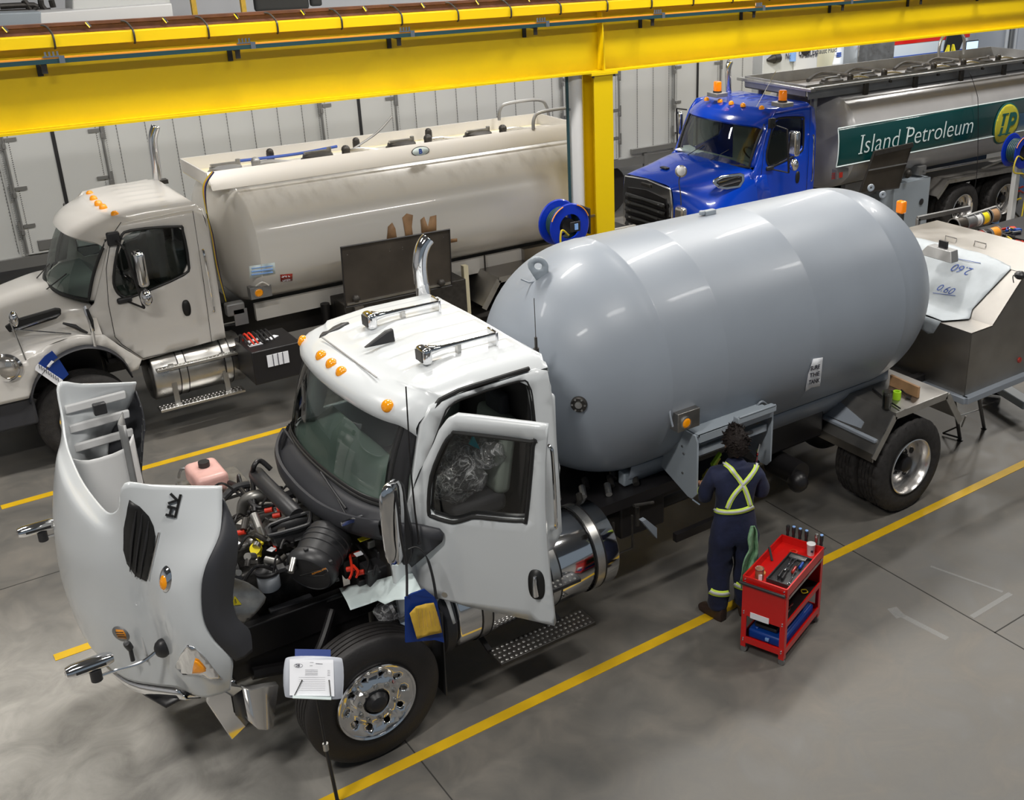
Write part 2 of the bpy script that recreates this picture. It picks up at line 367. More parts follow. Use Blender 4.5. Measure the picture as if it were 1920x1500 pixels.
# saw-cut joints in the slab: thin dark strips lying in the surface
j = MB()
for p, q in ((A(0, 1105.5, 'z', 0), A(108, 1072.5, 'z', 0)),):
    y = (p.y + q.y) / 2; j.box((-2.9, y, 0.0005), (8.5, 0.012, 0.001))
yj = A(1890, 1171, 'z', 0).y
xs_ = A(1865, 1187, 'z', 0).x; j.box((xs_ + 5, yj, 0.0005), (10, 0.012, 0.001))
xj = A(1700, 1091, 'z', 0).x; j.box((xj, 3.2, 0.0005), (0.013, 8, 0.001))
xk = A(789, 1426, 'z', 0).x; j.box((xk, 3.2, 0.0005), (0.010, 7, 0.001))
yk = A(1100, 1262, 'z', 0).y; j.box((5.0, yk, 0.0005), (9, 0.007, 0.001))
struct(j.build('trim_1', 'joint', flat=True))
for k_, (a, b, w_) in enumerate((((1673, 1145), (1776, 1198), .06), ((1822, 1157), (1895, 1113), .05), ((1745, 1062), (1880, 1110), .03), ((1672, 1140), (1690, 1158), .10))):
    p = A(*a, 'z', 0); q = A(*b, 'z', 0); struct(MB().beam(p + V(0, 0, .0012), q + V(0, 0, .0012), w_, .001).build('trim_%d' % (k_ + 2), 'scuff', flat=True))
for y, x0, x1, lab in ((6.02, 0.62, 22, 'long yellow line painted on the floor beside the white truck with the grey tank'),
                       (8.95, 0.59, 22, 'yellow line showing below the raised white hood, mostly hidden under the grey tank truck'),
                       (12.05, 0.66, 22, 'yellow floor line between the white tanker and the grey tank truck')):
    tag(MB().box(((x0 + x1) / 2, y, 0.002), (x1 - x0, 0.10, 0.004)).build('floor_line', 'floor_paint', flat=True), lab, 'floor line')
# ---------------------------------------------------------------- crane runway
rw = thing('crane_runway_beam', 'long yellow steel I-beam of the crane runway spanning the picture', 'beam', (8.5, 12.05, 3.86))
BX0, BX1 = -3, 24; L_ = BX1 - BX0; XM = (BX0 + BX1) / 2
b = MB(); b.box((XM, 12.05, 3.872), (L_, 0.34, 0.024)); b.box((XM, 12.05, 4.26), (L_, 0.014, 0.76)); b.box((XM, 12.05, 4.64), (L_, 0.30, 0.02))
b.build('girder', 'yellow_beam', rw, flat=True)
b = MB(); b.box((XM, 12.05, 4.745), (L_, 0.42, 0.014)); b.box((XM, 11.845, 4.70), (L_, 0.012, 0.10)); b.box((XM, 12.255, 4.70), (L_, 0.012, 0.10))
b.build('channel_cap', 'yellow_beam', rw, flat=True)
for x in (8.5,):
    MB().prism([(x - .008, 11.885, 3.885), (x - .008, 12.04, 3.885), (x - .008, 12.04, 4.62), (x - .008, 11.93, 4.62)], (0.016, 0, 0)).build('stiffener', 'yellow_beam', rw, flat=True)
rl = thing('crane_rail', 'brown steel crane rail clamped on top of the yellow beam', 'rail', (8.5, 12.05, 4.752))
MB().prism([(BX0, 12.05 + a, 4.753 + z) for a, z in ((-.05, 0), (.05, 0), (.05, .012), (.012, .022), (.012, .06), (.032, .07), (.032, .1), (-.032, .1), (-.032, .07), (-.012, .06), (-.012, .022), (-.05, .012))], (L_, 0, 0)).build('rail_bar', 'rust_rail', rl, flat=True)
x = 1.28
i = 0
while x < 15:
    m = MB().tube(cat([(x - .05, 12.04, 4.84), (x, 11.98, 4.83), (x + .02, 11.88, 4.775), (x + .02, 11.83, 4.735), (x + .02, 11.832, 4.65), (x + .02, 11.86, 4.635)], 4), 0.010)
    m.build('hook_bolt', 'dark_metal', rl)
    MB().cyl((x - .33, 11.99, 4.80), (x - .36, 12.0, 4.85), 0.016, n=8).build('hook_nut', 'chrome', rl)
    x += 0.722; i += 1
cb = thing('conductor_bar', 'thin orange and dark green power bar running along the yellow beam', 'conductor bar', (8.5, 11.75, 4.54))
MB().box((XM, 11.755, 4.532), (L_, 0.04, 0.042)).build('insulating_cover', 'bar_green', cb, flat=True)
MB().box((XM, 11.765, 4.560), (L_, 0.04, 0.014)).build('orange_strip', 'orange_bar', cb, flat=True)
x = 1.9 - 1.83
while x < 20:
    m = MB().box((x - .02, 11.9, 4.50), (0.05, 0.30, 0.012)).box((x - .02, 12.03, 4.44), (0.05, 0.02, 0.14)).box((x - .02, 11.765, 4.47), (0.05, 0.012, 0.10)).build('bracket', 'dark_metal', cb, flat=True)
    m = MB()
    for k in range(4): m.cyl((x + .01 + .035 * k, 11.76, 4.565), (x + .01 + .035 * k, 11.76, 4.62), 0.012, n=8)
    m.box((x + .06, 11.76, 4.575), (0.16, 0.05, 0.012)); m.box((x + .14, 11.735, 4.545), (0.05, 0.02, 0.07)).build('clamp', 'chrome', cb, flat=True)
    x += 1.83
def column(x, lab):
    c = thing('steel_column', lab, 'column', (x, 12.05, 0))
    MB().box((x, 11.915, 1.92), (0.30, 0.02, 3.82)).box((x, 12.185, 1.92), (0.30, 0.02, 3.82)).box((x, 12.05, 1.92), (0.014, 0.25, 3.82)).build('shaft', 'yellow_beam', c, flat=True)
    MB().box((x, 12.05, 3.845), (0.42, 0.36, 0.028)).build('cap_plate', 'yellow_beam', c, flat=True)
    MB().box((x, 12.05, 0.012), (0.42, 0.42, 0.024)).build('base_plate', 'yellow_beam', c, flat=True)
    m = MB()
    for a, bb in ((-.17, -.15), (-.17, .15), (.17, -.15), (.17, .15)): m.cyl((x + a, 12.05 + bb, 3.80), (x + a, 12.05 + bb, 3.835), 0.016, n=6)
    m.build('bolt', 'dark_metal', c)
    p = thing('drain_pipe', 'white vertical pipe strapped beside the ' + ('yellow column' if x < 10 else 'hose reel at the right edge'), 'pipe', (x - .33, 12.1, 0))
    MB().cyl((x - .33, 12.1, 0), (x - .33, 12.1, 3.84), 0.095, n=28).build('pipe_run', 'pipe_white', p)
    MB().cyl((x - .33, 12.1, 1.88), (x - .33, 12.1, 1.92), 0.104, n=28).box((x - .2, 12.06, 1.9), (.24, .03, .03)).build('pipe_strap', 'alu_matte', p)
    q = thing('conduit', 'thin dark conduit running down beside the white pipe ' + ('at the column' if x < 10 else 'at the right edge'), 'conduit', (x - .47, 12.08, 0))
    MB().cyl((x - .47, 12.08, 0), (x - .47, 12.08, 3.84), 0.022, n=10).build('conduit_tube', 'bar_green', q)
    for z in (1.2, 3.4): MB().box((x - .445, 12.08, z), (.02, .05, .03)).build('conduit_clip', 'alu_matte', q)
column(8.49, 'yellow steel column carrying the crane beam behind the grey tank')
def reel(x, y, z, lab, hang):
    r = thing('hose_reel', lab, 'hose reel', (x, y, z))
    for dx in (-.10, .10): MB().lathe([(0.30, -.012), (0.315, 0), (0.30, .012), (0.17, .02), (0.17, -.02)], (x, y + dx * 1.4, z), (0, 1, 0), 36, closed=True).build('flange', 'blue_reel', r)
    MB().lathe([(0.0, -.12), (0.10, -.12), (0.10, .12), (0, .12)], (x, y, z), (0, 1, 0), 24).build('hub', 'black_plastic', r)
    m = MB()
    for k in range(6): m.lathe([(0.21 + .017 * cos(a), .017 * sin(a)) for a in [2 * pi * i / 8 for i in range(8)]], (x, y - .09 + k * .036, z), (0, 1, 0), 28, closed=True)
    m.build('wound_hose', 'bar_green', r)
    m = MB()
    for a0 in (20, 110): MB().tube([V(x + .312 * cos(radians(a)), y - .16, z + .30 * sin(radians(a))) for a in range(a0, a0 + 50, 8)], .008).build('decal_stripe', 'orange_bar', r)
    MB().box((x + .18, y, z), (.36, .20, .05)).box((x + .36, y + .02, z), (.03, .24, .36)).box((x + .05, y - .2, z), (.16, .02, .14)).build('bracket', 'black_plastic', r, bevel=.006)
    MB().box((x + .06, y - .215, z + .0), (.05, .012, .08)).build('sticker', 'light_blue', r, flat=True)
    MB().tube(cat([(x - .02, y - .14, z - .12)] + hang, 6), 0.014).build('yellow_hose', 'cable_yellow', r)
reel(7.76, 11.86, 1.93, 'blue hose reel with a yellow hose beside the white pipe left of the column', [(7.62, 11.70, 1.90), (7.60, 11.7, 1.7), (7.70, 11.7, 1.45), (7.85, 11.75, 1.0)])
reel(17.80, 11.70, 1.66, 'blue hose reel with a yellow hose in front of the round IP emblem', [(17.5, 11.5, 1.62), (17.45, 11.5, 1.35), (17.8, 11.5, 1.25), (18.0, 11.55, 1.0), (17.98, 11.55, .5), (17.95, 11.55, .05)])
# ---------------------------------------------------------------- van trailer along the back
TY = 17.5; TX0, TX1 = -4.0, 16.45
tr = thing('van_trailer', 'long white panelled van trailer with hinged side doors standing behind the tankers', 'trailer', ((TX0 + TX1) / 2, TY + 1.25, 0))
MB().box(((TX0 + TX1) / 2, TY + 1.27, 2.62), (TX1 - TX0, 2.5, 3.04)).build('box_body', 'van_panel', tr, bevel=.02)
MB().box(((TX0 + TX1) / 2, TY - .0, 1.12), (TX1 - TX0, .08, .16)).build('bottom_rail', 'van_trim', tr, flat=True)
MB().box(((TX0 + TX1) / 2, TY + .01, 4.06), (TX1 - TX0, .05, .14)).build('top_rail', 'van_trim', tr, flat=True)
def hinge(x, z, d):
    return MB().box((x + d * .10, TY - .045, z), (.15, .015, .05)).box((x, TY - .05, z - .08), (.045, .04, .07)).box((x - d * .03, TY - .04, z - .03), (.035, .02, .22))
rods = [(A(30, 380, 'y', TY).x, 1), (A(197, 290, 'y', TY).x, -1), (A(600, 200, 'y', TY).x, 1), (A(740, 200, 'y', TY).x, -1), (A(1052, 165, 'y', TY).x, 1), (A(1158, 165, 'y', TY).x, -1), (A(1262, 165, 'y', TY).x, 1), (A(1262, 165, 'y', TY).x + 1.25, -1)]
for k in range(0, 8, 2):
    x0, x1 = rods[k][0], rods[k + 1][0]
    for s, (a, c) in enumerate(((x0, (x0 + x1) / 2 - .012), ((x0 + x1) / 2 + .012, x1))):
        dr = MB().box(((a + c) / 2, TY - .012, 2.6), (c - a, .03, 2.76)).build('side_door', 'van_panel', tr, bevel=.006)
        hx = a if s == 0 else c; d = 1 if s == 0 else -1
        MB().cyl((hx, TY - .04, 1.25), (hx, TY - .04, 3.95), .018, n=8).build('hinge_rod', 'van_trim', dr)
        for z in (1.65, 2.2, 2.9, 3.6): hinge(hx, z, d).build('hinge', 'van_trim', dr, flat=True)
        m = MB()
        for q in range(90): m.box((hx + d * .07, TY - .03, 1.26 + q * .03), (.012, .008, .012)).box((hx - d * .05, TY - .03, 1.26 + q * .03), (.010, .008, .010))
        m.build('rivet_row', 'rivet', dr, flat=True)
    MB().box(((x0 + x1) / 2, TY - .034, 2.6), (.05, .014, 2.74)).build('door_seal', 'black_plastic', tr, flat=True)
m = MB(); xr = TX0 + .3
while xr < TX1:
    if not any(rods[k][0] - .1 < xr < rods[k + 1][0] + .1 for k in range(0, 8, 2)):
        for q in range(56): m.box((xr, TY + .012, 1.3 + q * .048), (.010, .01, .010))
        m.box((xr + .004, TY + .016, 2.6), (.004, .006, 2.7))
    xr += 0.405
m.build('panel_rivets', 'rivet', tr, flat=True)
MB().box((A(100, 455, 'y', TY).x, TY - .03, A(100, 455, 'y', TY).z), (.42, .03, .16)).build('door_latch', 'van_trim', tr, bevel=.01)
for x in (-2.5, -1.3, 11.5, 12.7): MB().lathe([(0.0, -.14), (.25, -.14), (.27, -.10), (.48, -.12), (.52, -.08), (.52, .1), (.48, .12), (0, .12)], (x, TY + .35, .52), (0, 1, 0), 28).build('wheel', 'rubber', tr)
MB().box((A(1208, 268, 'y', TY).x + .4, TY - .02, 1.32), (1.5, .06, .10)).box((A(1165, 300, 'y', TY).x + .6, TY - .02, 1.0), (.1, .06, .5)).build('guard_rail', 'van_trim', tr, flat=True)
rs = thing('reel_stand', 'pale square post standing at the right edge under the second hose reel', 'post', (17.98, 11.78, 0))
MB().box((18.02, 11.82, .9), (.13, .10, 1.8)).build('post', 'pipe_white', rs, bevel=.008)
MB().box((18.12, 11.84, .7), (.05, .05, 1.4)).build('black_conduit', 'frame_black', rs)
MB().box((18.02, 11.82, .01), (.3, .3, .02)).build('base_plate', 'dark_metal', rs)
# ================================================================ shared truck pieces
def tyre(c, s, r=0.515, w=0.28, drive=False):
    "tyre mesh, c = centre of the outer face, s = +1/-1 direction (y) pointing inward"
    P = [(0.292, 0.02), (0.33, 0.0), (0.40, -0.012), (r - .07, -.004), (r - .02, .012), (r - .004, .028)]
    nb = 5
    for k in range(nb):
        a = .03 + (w - .06) * k / nb; b = .03 + (w - .06) * (k + 1) / nb
        P += [(r, a + .006), (r, b - .006)] + ([(r - .012, b - .005), (r - .012, b + .005)] if k < nb - 1 else [])
    P += [(r - .004, w - .028), (r - .02, w - .012), (r - .07, w), (0.40, w), (0.33, w - .01), (0.292, w - .02)]
    n = 96; m = MB(); c = Vector(c); u = Vector((1, 0, 0)); v = Vector((0, 0, 1)); vs = []
    for rr, h in P:
        for i in range(n):
            a = 2 * pi * i / n; q = rr
            if drive and rr > r - .006:
                q = rr - (.012 if i % 4 == (0 if h < w / 2 else 2) else 0)
            vs.append(c + Vector((0, s * h, 0)) + (u * cos(a) + v * sin(a)) * q)
    k = len(P)
    m.add(vs, [(a * n + i, a * n + (i + 1) % n, (a + 1) * n + (i + 1) % n, (a + 1) * n + i) for a in range(k - 1) for i in range(n)])
    return m
def front_wheel(par, c, s, hero=True, steer=0):
    c = Vector(c)
    t = tyre(c, s).build('tyre', 'tread' if not hero else 'rubber', par, ang=28)
    # disc with ten hand holes
    m = MB(); R = .290
    outer = [(R * cos(2 * pi * i / 64), R * sin(2 * pi * i / 64)) for i in range(64)]
    holes = [[(.222 * cos(2 * pi * k / 10) + .024 * cos(-2 * pi * i / 14), .222 * sin(2 * pi * k / 10) + .024 * sin(-2 * pi * i / 14)) for i in range(14)] for k in range(10)]
    holes.append([(.095 * cos(2 * pi * i / 32), .095 * sin(2 * pi * i / 32)) for i in range(32)])
    def dep(x, y):
        r = sqrt(x * x + y * y)
        if r > .27: d = .012 + (.29 - r) * .3
        elif r > .19: d = .018 + .035 * (.27 - r) / .08 * 1.0
        elif r > .17: d = .053 - .043 * (.19 - r) / .02
        else: d = .010
        return c + Vector((x, s * (d - .012), y))
    m.panel(outer, holes, dep, .03)
    rim = m.build('rim', 'chrome', t, thick=.012, ang=50)
    m = MB().lathe([(.296, .0), (.306, -.008), (.300, -.018), (.287, -.012), (.283, .02), (.283, .2), (.296, .2)], c, (0, s, 0), 64, closed=True).build('rim_flange', 'chrome', t)
    MB().lathe([(.0, -.05), (.03, -.05), (.06, -.04), (.075, -.015), (.088, .0), (.09, .05)], c, (0, s, 0), 32).build('hub_cap', 'black_plastic', t)
    for k in range(10):
        a = 2 * pi * (k + .5) / 10; p = c + V(.140 * cos(a), 0, .140 * sin(a))
        MB().cyl(p + V(0, s * .0, 0), p - V(0, s * .014, 0), .019, n=12).cyl(p - V(0, s * .012, 0), p - V(0, s * .036, 0), .016, .013, n=6).build('lug_nut', 'brushed', t)
    MB().cyl(c + V(0, s * .05, 0), c + V(0, s * .3, 0), .16, n=24).build('brake_drum', 'dark_metal', t)
    return t
def rear_wheel(par, c, s):
    c = Vector(c)
    t = tyre(c, s, drive=True).build('tyre', 'tread', par, ang=28)
    m = MB().lathe([(.300, -.004), (.306, -.012), (.297, -.018), (.288, -.010), (.282, .03), (.270, .05), (.262, .12), (.268, .16), (.270, .165), (.255, .17), (.22, .165), (.19, .158), (.16, .155), (.15, .155)], c, (0, s, 0), 64)
    m.f = m.f[:-2]
    m.build('rim', 'bumper_chrome', t, ang=60)
    for k in range(5):
        a = 2 * pi * k / 5 + .3; p = c + V(.205 * cos(a), s * .157, .205 * sin(a))
        MB().cyl(p, p + V(0, -s * .006, 0), .032, n=18).build('hand_hole', 'frame_black', t)
    MB().lathe([(0, .03), (.06, .03), (.085, .045), (.09, .16), (.155, .158)], c, (0, s, 0), 32).build('hub', 'frame_black', t)
    for k in range(10):
        a = 2 * pi * k / 10; p = c + V(.125 * cos(a), s * .155, .125 * sin(a))
        MB().cyl(p, p - V(0, s * .03, 0), .015, n=6).build('lug_nut', 'brushed', t)
    tyre(c + V(0, s * .31, 0), s, drive=True).build('tyre', 'tread', par, ang=28)
def marker_cone(p, par, d=(0, 0, 1), r=.045):
    p = Vector(p); MB().lathe([(r * 1.1, -.012), (r * 1.1, 0), (r, .010), (r * .8, .022), (r * .45, .032), (0, .035)], p, d, 20).build('marker_light', 'amber', par)
def round_lamp(p, par, d=(0, -1, 0), r=.05):
    o = MB().lathe([(0, .008), (r * .6, .012), (r * .9, .006), (r, 0), (r, -.01)], Vector(p), d, 24).build('side_lamp', 'amber', par)
    MB().lathe([(r * 1.0, -.01), (r * 1.25, -.01), (r * 1.25, .004), (r * 1.0, .006)], Vector(p), d, 24, closed=True).build('lamp_ring', 'brushed', o)
def tread_plate(par, x0, x1, y0, y1, z, h=.035, m='dark_metal', name='step', dots=True):
    o = MB().box(((x0 + x1) / 2, (y0 + y1) / 2, z - h / 2), (x1 - x0, y1 - y0, h)).build(name, m, par, bevel=.006)
    if dots:
        q = MB(); nx = int((x1 - x0) / .045); ny = max(2, int((y1 - y0) / .05))
        for i in range(nx):
            for j in range(ny):
                cx = x0 + (i + .5 + .25 * (j % 2)) * (x1 - x0) / (nx + .5); cy = y0 + (j + .5) * (y1 - y0) / ny
                q.cyl((cx, cy, z), (cx, cy, z + .005), .014, .009, n=7)
        q.build('tread_buttons', 'brushed', o)
    return o
def round_fuel_tank(par, x0, x1, yc, zc, r, straps, m='chrome', step=None):
    t = MB().lathe([(0, -.03), (r * .6, -.028), (r * .93, -.012), (r, .01), (r, x1 - x0 - .01), (r * .93, x1 - x0 + .012), (r * .6, x1 - x0 + .028), (0, x1 - x0 + .03)], (x0, yc, zc), (1, 0, 0), 48).build('fuel_tank', m, par, ang=50)
    for x in straps:
        MB().lathe([(r + .002, -.045), (r + .002, .045), (r + .006, .045), (r + .006, -.045)], (x, yc, zc), (1, 0, 0), 48, closed=True).build('tank_strap', 'brushed', t)
        for dx in (-.045, .045): MB().lathe([(r + .001, dx - .006), (r + .001, dx + .006), (r + .009, dx + .006), (r + .009, dx - .006)], (x, yc, zc), (1, 0, 0), 48, closed=True).build('strap_liner', 'frame_black', t)
    MB().cyl((x0 + .35, yc - r * .2, zc + r * .97), (x0 + .35, yc - r * .25, zc + r * 1.15), .05, n=16).build('filler_cap', 'brushed', t)
    return t
# ================================================================ truck with the grey pressure tank
YC = 7.4; XA = 2.30
T1 = thing('tank_truck', 'white cab truck with raised hood and a big plain grey pressure tank', 'truck', (5.2, YC, 0))
def ws_bot(d): return V(2.475 + .13 * abs(d / .93) ** 2 + .11 * abs(d / .93) ** 8, YC + d, 1.90 - .05 * abs(d / .93) ** 2)
def lipx(d): return 2.69 + .13 * abs(d / .93) ** 2 + .08 * abs(d / .95) ** 8
def ws_top(d): return V(lipx(d) + .015, YC + d, 2.475 + .02 * abs(d / .93))
def side_dy(z): return 1.02 - .055 * max(0, z - 1.75) ** 1.3
def cabside(sgn): return lambda x, z: V(x, YC + sgn * side_dy(z), z)
# roof
rows = []
N = 72
def roofrow(xf, z0, edge):
    row = []
    for i in range(N + 1):
        t = -1 + 2 * i / N; d = t * .99
        zz = z0 - .03 * (d / .9) ** 2 - (.085 * ((abs(d) - .86) / .13) ** 2 if abs(d) > .86 else 0)
        row.append((d, zz))
    return row
prof = [(0.0, 2.475), (-.035, 2.485), (-.052, 2.52), (-.05, 2.565), (-.025, 2.605), (.02, 2.638), (.09, 2.662), (.16, 2.68)]
for dx, z in prof:
    rows.append([V(lipx(d) + dx, YC + d, zz) for d, zz in roofrow(0, z, 0)])
for x in [2.92 + .03 * i for i in range(36)]:
    z = 2.69 + .055 * min(1, (x - 2.9) / .5); r = []
    fade = max(0, min(1, (x - 3.02) / .06)) * (1 if x < 3.93 else 0)
    for d, zz in roofrow(0, z, 0):
        ridge = 0
        for q in (-.63, -.38, -.13, .13, .38, .63):
            u = abs(d - q)
            if u < .10: ridge = .016 * min(1, (.10 - u) / .018)
        r.append(V(x + max(0, lipx(d) - 2.69 - max(0, x - 2.88)) * .9, YC + d, zz + ridge * fade))
    rows.append(r)
for dx, z in ((3.99, 2.70), (4.01, 2.66), (4.02, 2.58)): rows.append([V(dx, YC + d * 1.0, min(z, zz)) for d, zz in roofrow(0, 2.745, 0)])
MB().grid(rows).build('roof', 'white_paint', T1, ang=40)
# small forward scoop at the far corner of the roof and recess above the windshield
MB().prism([(2.84, 7.98, 2.58), (2.93, 8.16, 2.56), (3.08, 8.16, 2.60), (3.12, 7.98, 2.66)], (0, 0, .085)).build('roof_light_pod', 'black_plastic', T1, bevel=.02)
# cab sides (near one has an open doorway), back wall, firewall, sills
out = [(2.62, .98), (2.60, 1.45), (2.70, 1.80), (2.77, 1.86), (2.93, 2.46), (3.02, 2.58), (3.12, 2.61), (3.9, 2.64), (4.0, 2.6), (4.03, 2.35), (4.05, 1.2), (3.98, 1.10), (3.9, 1.0), (3.0, .96)]
hole = [(2.86, 1.08), (2.81, 1.25), (2.80, 1.84), (3.09, 2.45), (3.18, 2.55), (3.3, 2.575), (3.74, 2.585), (3.83, 2.52), (3.855, 2.3), (3.87, 1.3), (3.80, 1.10), (3.7, 1.04), (3.0, 1.04)]
win = [(2.95, 1.85), (3.13, 2.36), (3.22, 2.45), (3.66, 2.47), (3.76, 2.40), (3.76, 1.95), (3.68, 1.86)]
MB().panel(out, [hole], cabside(-1), .09).build('cab_side', 'white_paint', T1, thick=.05, ang=40)
MB().panel(out, [win], cabside(1), .12).build('cab_side', 'white_paint', T1, thick=.05, ang=40)
MB().panel(win, [], cabside(1), .3).build('far_window', 'side_glass', T1)
MB().tube([V(x, YC - side_dy(z) - .02, z) for x, z in cat([(a, b, 0) for a, b in hole], 3, True) for z in [z]] if 0 else [cabside(-1)(p.x, p.y) - V(0, .012, 0) for p in cat([(a, b, 0) for a, b in hole], 3, True)], .016, closed=True).build('doorway_seal', 'seal_black', T1)
m = MB().tube([V(2.99, 6.42, 2.50), V(3.10, 6.41, 2.61), V(3.25, 6.405, 2.645), V(3.84, 6.405, 2.66)], .018).build('rain_gutter', 'seal_black', T1)
MB().panel([(-.97, 1.12), (-1.0, 1.6), (-.97, 2.45), (-.85, 2.68), (.85, 2.68), (.97, 2.45), (1.0, 1.6), (.97, 1.12)], [rrect(0, 2.2, .9, .42, .08)], lambda d, z: V(4.03, YC + d, z), .2).build('back_wall', 'white_paint', T1, thick=.03)
MB().panel(rrect(0, 2.2, .9, .42, .08), [], lambda d, z: V(4.03, YC + d, z), .3).build('rear_window', 'side_glass', T1)
MB().box((4.02, YC - .94, 1.75), (.10, .14, 1.3)).box((4.02, YC + .94, 1.75), (.10, .14, 1.3)).build('rear_corner', 'white_paint', T1, bevel=.04, bseg=3)
MB().box((3.32, YC, 1.05), (1.36, 1.9, .06)).build('cab_floor', 'carpet', T1)
MB().box((3.97, YC, 1.75), (.04, 1.86, 1.35)).build('rear_trim', 'interior', T1)
MB().panel([(-.95, 1.0), (-.95, 1.80), (.95, 1.80), (.95, 1.0)], [], lambda d, z: V(2.66, YC + d, z), .3).build('firewall', 'dark_metal', T1, thick=.03)
# windshield
g = MB(); NW = 28
def wsp(i, j, o=0):
    d = -.90 + 1.80 * i / NW; t = j / 10; p = ws_bot(d).lerp(ws_top(d), t); p.x -= .03 * sin(pi * t) + o; return p
g.grid([[wsp(i, j) for i in range(NW + 1)] for j in range(11)]).build('windshield', 'windshield', T1)
edge = [wsp(i, 0, .006) for i in range(NW + 1)] + [wsp(NW, j, .006) for j in range(1, 11)] + [wsp(i, 10, .006) for i in range(NW - 1, -1, -1)] + [wsp(0, j, .006) for j in range(9, 0, -1)]
MB().tube(edge, .014, closed=True).build('windshield_seal', 'seal_black', T1)
for s in (-1, 1):
    m = MB(); rows = []
    for j in range(11):
        t = j / 10; rows.append([wsp(0 if s < 0 else NW, j, .004) + V(0, -s * .05, 0) + V(-.018, 0, 0), wsp(0 if s < 0 else NW, j, .008), wsp(0 if s < 0 else NW, j, 0) + V(.045, s * .05, 0), wsp(0 if s < 0 else NW, j, 0) + V(.10, s * (.075 - .01 * t), 0)])
    m.grid(rows).build('windshield_pillar', 'black_plastic' if s < 0 else 'frame_black', T1, thick=.012)
m = MB().grid([[wsp(i, 0, .008), wsp(i, 0.7, .008)] for i in range(NW + 1)]).build('windshield_band', 'frame_black', T1, thick=.002)
# cowl with raised lip
def lip(d): return V(2.33 + (.25 * abs(d / .95) ** 3.0), YC + d, 1.74 + .04 * abs(d / .95))
rows = []
for i in range(31):
    d = -.95 + 1.9 * i / 30; a = ws_bot(d) + V(-.005, 0, -.01); b = lip(d)
    rows.append([a, a.lerp(b, .35) - V(0, 0, .02), a.lerp(b, .8) - V(0, 0, .045), b - V(-.02, 0, .03), b + V(.008, 0, .01), b + V(-.01, 0, .012), b - V(.02, 0, .02), b + V(-.015, 0, -.10), b + V(.03, 0, -.16)])
MB().grid(rows).build('cowl', 'flare_plastic', T1, thick=.008)
m = MB()
for k in range(9): m.beam(lip(.62 + .035 * k) + V(.04, 0, .0), ws_bot(.62 + .035 * k) + V(-.04, 0, -.0), .006, .02)
m.build('cowl_grille', 'black_plastic', T1)
for a, b, c_ in ((A(650, 968, 'y', 6.72), A(625, 920, 'y', 6.98), A(610, 878, 'y', 7.25)), (A(557, 883, 'y', 7.6), A(553, 835, 'y', 7.85), A(553, 810, 'y', 8.05))):
    MB().tube([a, b], .006).tube([b + V(0, -.22, -.05), b, b + V(0, .22, .06)], .010).ball(a, .022, 8).build('wiper', 'black_plastic', T1)
# interior: dash, wheel, seats
rows = []
for i in range(13):
    d = -.9 + 1.8 * i / 12; a = ws_bot(d) + V(.03, 0, -.02)
    rows.append([a, a + V(.16, 0, -.0), V(3.0, YC + d, 1.90 - (.04 if abs(d) < .3 else 0)), V(3.04, YC + d, 1.84), V(2.98, YC + d, 1.5), V(2.7, YC + d, 1.4)])
MB().grid(rows).build('dashboard', 'dash', T1, thick=.01)
MB().lathe([(.21 + .016 * cos(2 * pi * i / 8), .016 * sin(2 * pi * i / 8)) for i in range(8)], (3.14, 7.0 - .05, 1.93), (.75, 0, .65), 36, closed=True).tube([(3.14, 6.95, 1.93), (3.0, 6.95, 1.78)], .03).box((3.14, 6.95, 1.93), (.03, .38, .04)).build('steering_wheel', 'black_plastic', T1)
def seat(y, nm='seat'):
    s = MB().box((3.52, y, 1.42), (.50, .48, .16)).box((3.52, y, 1.2), (.36, .36, .3)).build(nm, 'seat_cloth', T1, bevel=.05, bseg=3)
    MB().box((3.80, y, 1.80), (.14, .46, .66), R=Matrix.Rotation(radians(10), 3, 'Y')).build('backrest', 'seat_grey', s, bevel=.05, bseg=3)
    MB().box((3.86, y, 2.20), (.09, .26, .18)).build('headrest', 'seat_cloth', s, bevel=.03, bseg=3)
seat(6.95); seat(7.85)
MB().tube(cat([(3.9, 6.50, 2.4), (3.86, 6.49, 2.0), (3.82, 6.55, 1.5), (3.8, 6.6, 1.2)], 5), .022).build('seat_belt', 'frame_black', T1)
MB().box((3.93, 6.47, 2.2), (.05, .06, .5)).build('belt_tower', 'interior', T1, bevel=.015)
